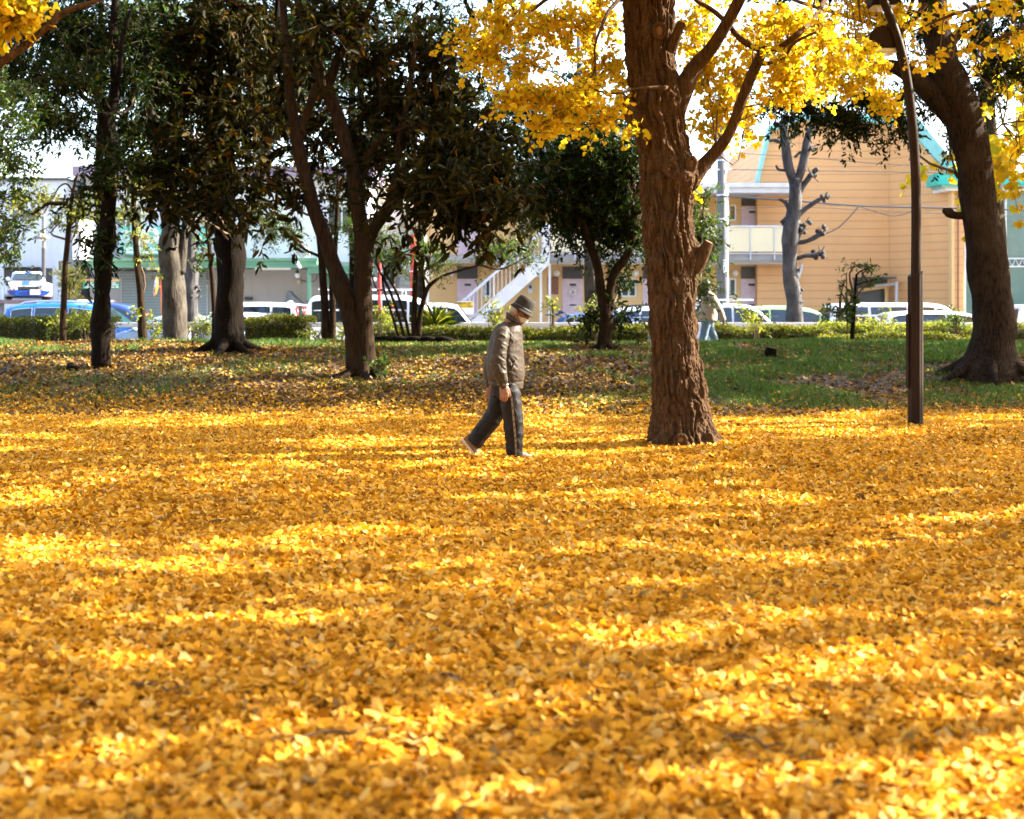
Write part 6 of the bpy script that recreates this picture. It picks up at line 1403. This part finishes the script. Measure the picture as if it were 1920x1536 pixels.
h2 = MB().prism(sec, Y+.1, Y+.42).build('lamp_head', M['bronze'], lp, bevel=.012); MB().prism([qx(1642, 5, Y), qx(1688, 5, Y), qx(1682, 10, Y), qx(1650, 10, Y)], Y+.12, Y+.40).build('lamp_lens', M['lamp_clear'], h2, bevel=.01)
# ---------------------------------------------------------------- people
M['skin'] = mat('skin', (0.26, 0.11, 0.055), .5, (0.21, 0.085, 0.042), 20)
M['jacket'] = mat('taupe jacket', (0.047, 0.034, 0.023), .55, (0.040, 0.029, 0.019), 5, bump=.1, bscale=120, spec=.2)
M['trouser'] = mat('dark track trousers', (0.0085, 0.006, 0.0055), .6, (0.006, 0.0042, 0.004), 6, spec=.2)
M['hat'] = mat('brown felt hat', (0.016, 0.011, 0.0075), .9, (0.011, 0.008, 0.0055), 10, bump=.3, bscale=80)
M['mask'] = mat('face mask', (0.48, 0.40, 0.31), .7)
M['glove'] = mat('thin plastic glove', (0.70, 0.42, 0.30), .35)
M['sole'] = mat('shoe sole', (0.55, 0.45, 0.33), .7)
M['shoe'] = mat('brown shoe', (0.16, 0.09, 0.045), .6); M['shoe_light'] = mat('pale and sunlit shoe', (0.52, 0.46, 0.42), .7)
M['stripe'] = mat('trouser stripe', (0.24, 0.17, 0.10), .6)
M['hair'] = mat('hair', (0.35, 0.31, 0.28), .8); M['hair_dark'] = mat('dark hair', (0.025, 0.018, 0.014), .5)
M['fleece'] = mat('cream fleece', (0.42, 0.34, 0.26), .95, (0.36, 0.29, 0.22), 30, bump=.8, bscale=110)
M['denim'] = mat('light blue denim', (0.13, 0.20, 0.27), .8, (0.09, 0.15, 0.21), 6)
Y = 14.03; S = Y/F
def m_(px, py, d=0.0): return P(px, py, Y)+np.array([0, d, 0])
def ch(mb, pts, seg=14, flat=1.0, n=12):
    """chain: (px,py,d,r px)"""
    q = resample([(*m_(a, b_, d), r*S) for a, b_, d, r in pts], n); mb.tube(q[:, :3], q[:, 3], seg, flat=flat)
    for e in (0, -1): mb.ell(q[e, :3], q[e, 3]*.98, q[e, 3]*.98*flat, q[e, 3]*.98, nu=12, nv=8)
man = thing('person', 'man in brown bucket hat, mask and taupe jacket walking head bowed through the leaves', 'person', (m_(948, 0)[0], Y, 0.0))
b = MB()
# head with face, ears, neck
b.ell(m_(973, 584), 16.3*S, .074, 20*S, R(-24)); b.ell(m_(976, 597), 11.5*S, .055, 12*S, R(-30)); b.ell(m_(976, 605), 6*S, .035, 5*S)
ch(b, [(955, 606, 0, 12), (960, 597, 0, 11), (965, 590, 0, 11)])
ch(b, [(986, 586, 0, 2), (990, 593, 0, 3.2), (989, 597, 0, 2.6)], 8, n=6)                              # nose
for d in (-.076, .076): b.ell(m_(968.5, 587, d), 3.6*S, .012, 6.5*S, R(-20))                           # ears
for d in (-.03, .03): b.ell(m_(985, 586, d), 2.2*S, .014, 1.6*S, R(-30))                               # eyes
b.ell(m_(982, 603), 3*S, .022, 1.5*S, R(-30))                                                         # mouth
# trunk, arms, legs under the clothes
b.loft([(*m_(946, 724), 22*S, .14), (*m_(947, 690), 24*S, .15), (*m_(946, 650), 26*S, .17), (*m_(948, 622), 20*S, .16), (*m_(955, 606), 10*S, .06)])
ch(b, [(943, 622, -.15, 9), (938, 652, -.20, 8.5), (935, 682, -.22, 8), (941, 705, -.225, 6.5), (944, 722, -.225, 5)])
ch(b, [(943, 622, .15, 9), (932, 654, .20, 8.5), (921, 684, .22, 8), (918, 712, .22, 6.5), (920, 728, .21, 5)])
ch(b, [(948, 720, -.085, 16), (957, 765, -.09, 14), (962, 790, -.09, 12), (964, 825, -.09, 9), (965, 852, -.09, 7)])
ch(b, [(942, 720, .085, 16), (934, 755, .09, 14), (927, 781, .09, 12), (905, 812, .09, 9), (882, 835, .09, 7)])
# near hand: palm, four fingers of unequal length, thumb
def hand(b, base, d, fl=1.0, back=-1):
    x, y = base
    b.ell(m_(x+1, y+11, d), 8*S, .016, 10.5*S, R(6)); b.ell(m_(x+1.5, y+17, d), 8.6*S, .015, 6*S)
    for i, (dx, ln, rr) in enumerate(((-5.6, 11.5, 1.75), (-1.4, 15, 1.95), (3.0, 15.5, 2.0), (7.0, 13, 1.9))):
        x0 = x+1.5+dx; y0 = y+19
        ch(b, [(x0, y0, d, rr*1.12), (x0-.3, y0+ln*.42, d-.006, rr*1.05), (x0-.6-.2*i, y0+ln*.75, d+.002, rr), (x0-.5-.4*i, y0+ln, d+.016, rr*.85)], 10, n=9)
    ch(b, [(x+7, y+7, d+.01, 2.6), (x+10.5, y+14, d+.012, 2.5), (x+12, y+20, d+.014, 2.2), (x+11.5, y+25, d+.018, 1.8)], 10, n=9)
hand(b, (943.5, 716), -.232)
hand(b, (917, 726), .215)
body = remeshed(b, 'body', M['skin'], man, .0045, None, 3)
# jacket
def wr(co):
    z = co[:, 2]; x = co[:, 0]; y = co[:, 1]
    side = sstep(.13, .2, -y)
    w = .010*(vnoise(x*9+z*3, z*7, 70)-.5)+.003*(vnoise(x*22+z*14, z*16-x*8, 71)-.5)
    w += side*.007*np.abs(np.sin(z*34+x*46+3*vnoise(x*8, z*8, 72)))*sstep(.68, .8, z)*(1-sstep(.98, 1.1, z))
    rg = 1-np.abs(2*vnoise(x*11+z*16, z*9-x*13+y*5, 73)-1); w += .007*(rg**3)*(.25+.75*side)
    rg = 1-np.abs(2*vnoise(x*20-z*12, z*15+x*8+y*6, 74)-1); w += .002*rg**4
    w -= .005*np.exp(-((z-.775)/.012)**2)
    return w.astype(np.float32)
jk = MB()
rows = [(606, 944, 976, .085), (612, 934, 978, .135), (620, 926, 979, .175), (634, 919.5, 980.5, .200), (655, 915, 982, .212), (680, 912.5, 983, .212), (700, 912.5, 983, .205), (712, 914, 981.5, .195), (719, 915.5, 980.5, .190), (726, 916.5, 980, .188)]
jk.loft([(*m_((a+c_)/2, py-1), (c_-a)/2*S, hd_, -.12) for py, a, c_, hd_ in reversed(rows)], 28)
ch(jk, [(944, 619, -.14, 11), (941, 630, -.19, 13.5), (936.5, 655, -.24, 13.2), (934, 680, -.262, 13), (938, 699, -.265, 11.5), (942, 712, -.255, 9.5), (943.5, 718, -.245, 8.2)], 16, n=18)
ch(jk, [(945, 619, .13, 11), (938, 632, .175, 13), (929, 655, .215, 12.5), (919, 684, .235, 12), (917, 706, .235, 10.5), (918, 722, .23, 8.5)], 16, n=18)
jkt = remeshed(jk, 'jacket', M['jacket'], man, .006, wr, 2)
# collar, hem band, cuff, pocket flap
k = MB(); ring = []
for t in np.linspace(0, 2*math.pi, 25):
    c = m_(963+13.5*math.cos(t), 597+ (7.5 if math.cos(t) > 0 else 9)*math.cos(t), .078*math.sin(t)); ring.append(c)
V = []
for c in ring[:-1]:
    o_ = c-m_(963, 597); o_[2] = 0
    V += [c+o_*.10+[0, 0, -8*S], c+[0, 0, 3*S], c-o_*.08+[0, 0, 3*S], c-o_*.06+[0, 0, -8*S]]
n = 24; k.add(V, [(i*4+j, i*4+(j+1) % 4, ((i+1) % n)*4+(j+1) % 4, ((i+1) % n)*4+j) for i in range(n) for j in range(4)]).build('collar', M['jacket'], jkt, smooth=True)
k = MB(); k.tube(resample([m_(958, 694, -.222), m_(961.5, 684, -.217), m_(966, 673, -.205)], 8), .010, 6, flat=.6); k.build('pocket_welt', M['jacket'], jkt, smooth=True)
k = MB(); k.tube([m_(943.6+8.6*math.cos(t), 718.5+2*math.sin(t*3)*.3, -.235+.046*math.sin(t)) for t in np.linspace(0, 2*math.pi, 17)], .007, 6, cap=False); k.build('glove_cuff', M['letter_white'], man, smooth=True)
# trousers
def wt(co):
    z = co[:, 2]; x = co[:, 0]
    rg = 1-np.abs(2*vnoise(x*12+z*7, z*11-x*14+co[:, 1]*5, 83)-1); k0 = .008*rg**3
    return (k0+.009*(vnoise(x*10+z*4, z*9, 80)-.5)+.003*(vnoise(x*26-z*12, z*20, 81)-.5)+.006*np.sin(z*60+x*30)*sstep(.30, .22, z)*.5).astype(np.float32)
tr_ = MB()
tr_.loft([(*m_(947, 742), 25*S, .16), (*m_(947, 725), 27*S, .165), (*m_(947, 706), 27*S, .165)], 24)
def leg(pts, n=18):
    q = resample([(*m_(a, b_, d), r*S) for a, b_, d, r in pts], n); tr_.tube(q[:, :3], q[:, 3], 18)
leg([(951, 722, -.085, 21), (957, 745, -.092, 20), (960.5, 770, -.095, 18.6), (962.5, 790, -.095, 18), (963.5, 815, -.095, 16.6), (965, 838, -.095, 15.4), (965.5, 854, -.095, 15.8)])
leg([(940, 722, .085, 20), (936, 748, .09, 18.5), (930, 772, .09, 17.5), (917, 794, .09, 17), (901, 815, .09, 16.6), (887, 834, .09, 16)])
trs = remeshed(tr_, 'trousers', M['trouser'], man, .009, wt, 2)
k = MB(); V = []
sp_pts = resample([(*m_(955, 727, -.195), 0), (*m_(960, 750, -.207), 0), (*m_(963.5, 790, -.203), 0), (*m_(966.5, 822, -.193), 0), (*m_(967.5, 852, -.186), 0)], 40)
for p_ in sp_pts: V += [p_[:3]+[-1.7*S, .0, 0], p_[:3]+[1.7*S, 0, 0], p_[:3]+[1.7*S, .045, 0], p_[:3]+[-1.7*S, .045, 0]]
k.add(V, [(i*4+j, i*4+(j+1) % 4, (i+1)*4+(j+1) % 4, (i+1)*4+j) for i in range(39) for j in range(4)]).build('side_stripe', M['stripe'], trs)
k = MB()
for i in range(1, 38, 3): p_ = sp_pts[i][:3]; k.box(p_[0]-.6*S, p_[0]+.6*S, p_[1]-.003, p_[1]+.002, p_[2]-.013, p_[2]+.013)
k.build('stripe_mark', M['trouser'], trs)
# shoes
def shoe(heel, toe, d, up, name='shoe', mm='shoe'):
    h = m_(*heel, d); t = m_(*toe, d); ax = t-h; ln = np.linalg.norm(ax); ax /= ln; nrm = np.array([-ax[2], 0, ax[0]]); nrm = nrm if nrm[2] > 0 else -nrm
    V = []; prof = [(0, .030, .075), (.12, .038, .085), (.35, .040, .088), (.55, .044, .072), (.78, .050, .052), (.93, .042, .040), (1.0, .018, .024)]
    n = 14
    for f_, hw_, hh in prof:
        for j in range(n):
            a_ = math.pi*j/(n-1); V.append(h+ax*ln*f_+np.array([0, math.cos(a_)*hw_, 0])+nrm*(math.sin(a_)**.7*hh+.022))
    k = MB().add(V, [(i*n+j, i*n+j+1, (i+1)*n+j+1, (i+1)*n+j) for i in range(len(prof)-1) for j in range(n-1)]+[tuple(range(n)), tuple((len(prof)-1)*n+n-1-j for j in range(n))]+[(i*n, (i+1)*n, (i+1)*n+n-1, i*n+n-1) for i in range(len(prof)-1)])
    s = k.build(name, M[mm], man, smooth=True)
    V = []
    for f_, hw_ in ((-.03, .026), (.1, .042), (.35, .043), (.55, .047), (.78, .053), (.93, .045), (1.02, .02)):
        c = h+ax*ln*f_; V += [c+[0, -hw_, 0], c+[0, hw_, 0], c+np.array([0, hw_, 0])+nrm*.024, c+np.array([0, -hw_, 0])+nrm*.024]
    MB().add(V, [(i*4+j, i*4+(j+1) % 4, (i+1)*4+(j+1) % 4, (i+1)*4+j) for i in range(6) for j in range(4)]+[(0, 1, 2, 3), (27, 26, 25, 24)]).build('sole', M['sole'], s)
    return s
shoe((865, 827), (892, 861), .09, 0)
shoe((951, 862.5), (1001, 863.5), -.095, 0, mm='shoe_light')  # sunlit shoe of the pair: sunlight put into its paler colour
# hat
th = R(-30.5); cA, sA = math.cos(th), math.sin(th)
def hp(u, v, w): # u along brim axis (px, to the face), v up (px), w depth (m)
    c = m_(979, 580.5); return c+np.array([(u*cA-v*sA)*S, w, (u*sA+v*cA)*S])
k = MB(); V = []; n = 32
for (ru, rw, v, du) in ((23.8, .130, -3.5, .3), (22, .122, -1, .3), (19.2, .104, 3.0, 0), (18.6, .101, 9, 0), (17.6, .096, 17, 0), (16.0, .088, 22.5, 0), (13, .072, 24.8, 0), (6, .035, 25.3, 0)):
    for j in range(n):
        a_ = 2*math.pi*j/n; V.append(hp(ru*math.cos(a_)+du, v-(1.2*math.sin(a_)**2 if v < 0 else 0), rw*math.sin(a_)))
rows = 8
Fc = [(i*n+j, i*n+(j+1) % n, (i+1)*n+(j+1) % n, (i+1)*n+j) for i in range(rows-1) for j in range(n)]+[tuple((rows-1)*n+j for j in range(n))]
ht = k.add(V, Fc).build('hat', M['hat'], man, smooth=True)
md = ht.modifiers.new('thick', 'SOLIDIFY'); md.thickness = .004; md.offset = 0
k = MB(); k.tube([hp(19.5*math.cos(t), 4.0, .1055*math.sin(t)) for t in np.linspace(0, 2*math.pi, 33)], .006, 6, cap=False, flat=.7); k.build('hat_band', M['steel_dark'], ht, smooth=True)
a_ = -1.25
k = MB(); tri = [(4, 6), (11.5, 7), (8.2, 12.5)]; V = []
for u, v in tri:
    w_ = -.1035*math.sqrt(max(.05, 1-(u/19)**2)); V.append(hp(u, v, w_-.001))
k.add(V, [(0, 1, 2)]).build('triangle_badge', M['ink'], ht)
# mask with ear loops
k = MB(); V = []; nu, nv = 9, 13
for i in range(nu):
    f_ = i/(nu-1)
    for j in range(nv):
        a_ = (j/(nv-1)-.5)*math.pi*.98
        cx_ = 971+5*f_; cy_ = 593.5+11*f_; rx_ = 20.5-6.5*abs(f_-.25)*1.3-1.5*f_
        V.append(m_(cx_+rx_*math.cos(a_)*.92, cy_+4.5*math.cos(a_)*(1-.5*f_), (.070-.018*f_)*math.sin(a_)))
k.add(V, [(i*nv+j, i*nv+j+1, (i+1)*nv+j+1, (i+1)*nv+j) for i in range(nu-1) for j in range(nv-1)])
mk = k.build('mask', M['mask'], man, smooth=True); md = mk.modifiers.new('thick', 'SOLIDIFY'); md.thickness = .003
for d in (-1, 1):
    MB().tube(resample([m_(973, 594, d*.071), m_(968, 585, d*.083), m_(965.5, 588, d*.083), m_(970, 598, d*.074), m_(976, 604, d*.055)], 12), .0018, 5).build('ear_loop', M['mask'], mk)
k = MB(); k.ell(m_(969.5, 579), 12.5*S, .0755, 13*S, R(-24)); k.build('hair', M['hair'], man, smooth=True)

# woman on the path behind the big ginkgo
Y = 30.3; S = Y/F
gw = float(gz(px2x(1326, Y), Y))+.02
def wy(h): return HZ+(CH-gw-h)/S           # photo row of a height above her feet
wm_ = thing('person', 'person in cream fleece and pale jeans striding past behind the big ginkgo', 'person', (px2x(1326, Y), Y, gw))
b = MB()
hx = 1322
b.ell(m_(hx, wy(1.50)), .085, .075, .11); b.ell(m_(hx-3, wy(1.44)), .055, .055, .07); ch(b, [(hx+1, wy(1.40), 0, 5), (hx+2, wy(1.30), 0, 6)])
b.ell(m_(hx-8, wy(1.49)), .018, .015, .02)
for d in (-.075, .075): b.ell(m_(hx+1, wy(1.49), d), .02, .012, .032)
b.loft([(*m_(1328, wy(.80)), .13, .16), (*m_(1327, wy(1.05)), .11, .13), (*m_(1327, wy(1.25)), .12, .17), (*m_(1325, wy(1.36)), .06, .07)])
ch(b, [(1331, wy(1.28), -.17, 4.5), (1343, wy(1.02), -.21, 4), (1353, wy(.80), -.22, 3)]); ch(b, [(1326, wy(1.28), .17, 4.5), (1318, wy(1.02), .21, 4), (1308, wy(.84), .2, 3)])
ch(b, [(1326, wy(.80), -.08, 8), (1320, wy(.45), -.08, 6), (1312, wy(.06), -.08, 4)]); ch(b, [(1329, wy(.80), .08, 8), (1336, wy(.45), .08, 6), (1351, wy(.10), .08, 4)])
for (x_, h_, d) in ((1353, .80, -.22), (1308, .84, .2)):
    b.ell(m_(x_+1, wy(h_-.05), d), .03, .018, .05)
    for i in range(4): ch(b, [(x_-1.2+i*.9, wy(h_-.08), d, .75), (x_-1.0+i*.9, wy(h_-.13), d, .7), (x_-1.4+i*.8, wy(h_-.17), d+.01, .6)], 8, n=6)
    ch(b, [(x_+2.8, wy(h_-.03), d, .9), (x_+3.6, wy(h_-.09), d, .7)], 8, n=5)
remeshed(b, 'body', M['skin'], wm_, .008, None, 2)
k = MB()
k.loft([(*m_(1327.5, wy(.74)), 17*S, .19), (*m_(1327.5, wy(.85)), 18*S, .205), (*m_(1327, wy(1.05)), 16.5*S, .20), (*m_(1328, wy(1.22)), 14*S, .20), (*m_(1327, wy(1.33)), 9*S, .13), (*m_(1325, wy(1.39)), 5*S, .07)], 24)
ch(k, [(1332, wy(1.27), -.15, 6), (1340, wy(1.10), -.21, 6.8), (1347, wy(.95), -.23, 6.6), (1353, wy(.78), -.235, 5.2)], 14, n=14); ch(k, [(1326, wy(1.27), .15, 6), (1319, wy(1.05), .21, 6.5), (1309, wy(.83), .22, 5)], 14, n=14)
remeshed(k, 'fleece_jacket', M['fleece'], wm_, .014, lambda co: (.016*(vnoise(co[:, 0]*12, co[:, 2]*12, 90)-.5)).astype(np.float32), 2)
tr_ = MB(); tr_.loft([(*m_(1327, wy(.70)), 12*S, .15), (*m_(1327, wy(.84)), 13*S, .16)], 20)
leg([(1325, wy(.80), -.08, 9), (1321, wy(.55), -.085, 8.2), (1317, wy(.35), -.085, 7.2), (1311, wy(.06), -.085, 7.2)]); leg([(1329, wy(.80), .08, 9), (1333, wy(.55), .085, 8.2), (1340, wy(.35), .085, 7.2), (1350, wy(.08), .085, 7.4)])
remeshed(tr_, 'jeans', M['denim'], wm_, .014, lambda co: (.016*(vnoise(co[:, 0]*10+co[:, 2]*5, co[:, 2]*9, 91)-.5)).astype(np.float32), 2)
k = MB(); k.ell(m_(hx+2, wy(1.52)), .095, .09, .115); k.ell(m_(hx+4, wy(1.40)), .06, .085, .12); k.build('hair', M['hair_dark'], wm_, smooth=True)
for (x_, h_, d) in ((1309, .03, -.085), (1351, .05, .085)): MB().ell(m_(x_-3, wy(h_), d), .12, .045, .045).build('shoe', M['shoe_light'], wm_, smooth=True)

# ---------------------------------------------------------------- light, sky, camera
w = bpy.data.worlds.new('World'); scene.world = w; w.use_nodes = True
nt = w.node_tree; nt.nodes.clear()
sky = nt.nodes.new('ShaderNodeTexSky'); sky.sky_type = 'NISHITA'; sky.sun_disc = False
sky.sun_elevation = R(SUN_EL); sky.sun_rotation = R(90-SUN_AZ); sky.air_density = 1.0; sky.dust_density = 2.5; sky.ozone_density = 1.0
bg = nt.nodes.new('ShaderNodeBackground'); bg.inputs[1].default_value = SKY_STR
o_ = nt.nodes.new('ShaderNodeOutputWorld'); nt.links.new(sky.outputs[0], bg.inputs[0]); nt.links.new(bg.outputs[0], o_.inputs[0])
ld = bpy.data.lights.new('sun', 'SUN'); ld.energy = SUN_STR; ld.angle = R(0.53); ld.color = (1.0, 0.93, 0.80)
so = bpy.data.objects.new('sun', ld); COL.objects.link(so); so.location = (20, 10, 20)
so.rotation_euler = Vector(-SUNV).to_track_quat('-Z', 'Y').to_euler()
cd = bpy.data.cameras.new('camera'); cam = bpy.data.objects.new('camera', cd); COL.objects.link(cam)
cam.location = (0, 0, CH); cam.rotation_euler = (math.pi/2, 0, 0)
cd.sensor_fit = 'HORIZONTAL'; cd.sensor_width = 36; cd.lens = F/1920*36; cd.shift_y = (HZ-768)/1920
cd.clip_start = .1; cd.clip_end = 3000
cd.dof.use_dof = True; cd.dof.focus_distance = 14.3; cd.dof.aperture_fstop = 2.5
scene.camera = cam
vs = scene.view_settings; scene.display_settings.display_device = 'sRGB'
vs.view_transform = 'Standard'; vs.look = 'None'; vs.gamma = 1; vs.exposure = EXPO; vs.use_curve_mapping = False
scene.render.engine = 'CYCLES'
cy = scene.cycles; cy.max_bounces = 6; cy.diffuse_bounces = 3; cy.glossy_bounces = 2; cy.transmission_bounces = 4; cy.transparent_max_bounces = 4
cy.use_denoising = True; cy.caustics_reflective = False; cy.caustics_refractive = False; cy.sample_clamp_indirect = 6
cy.use_adaptive_sampling = True; cy.adaptive_threshold = .02
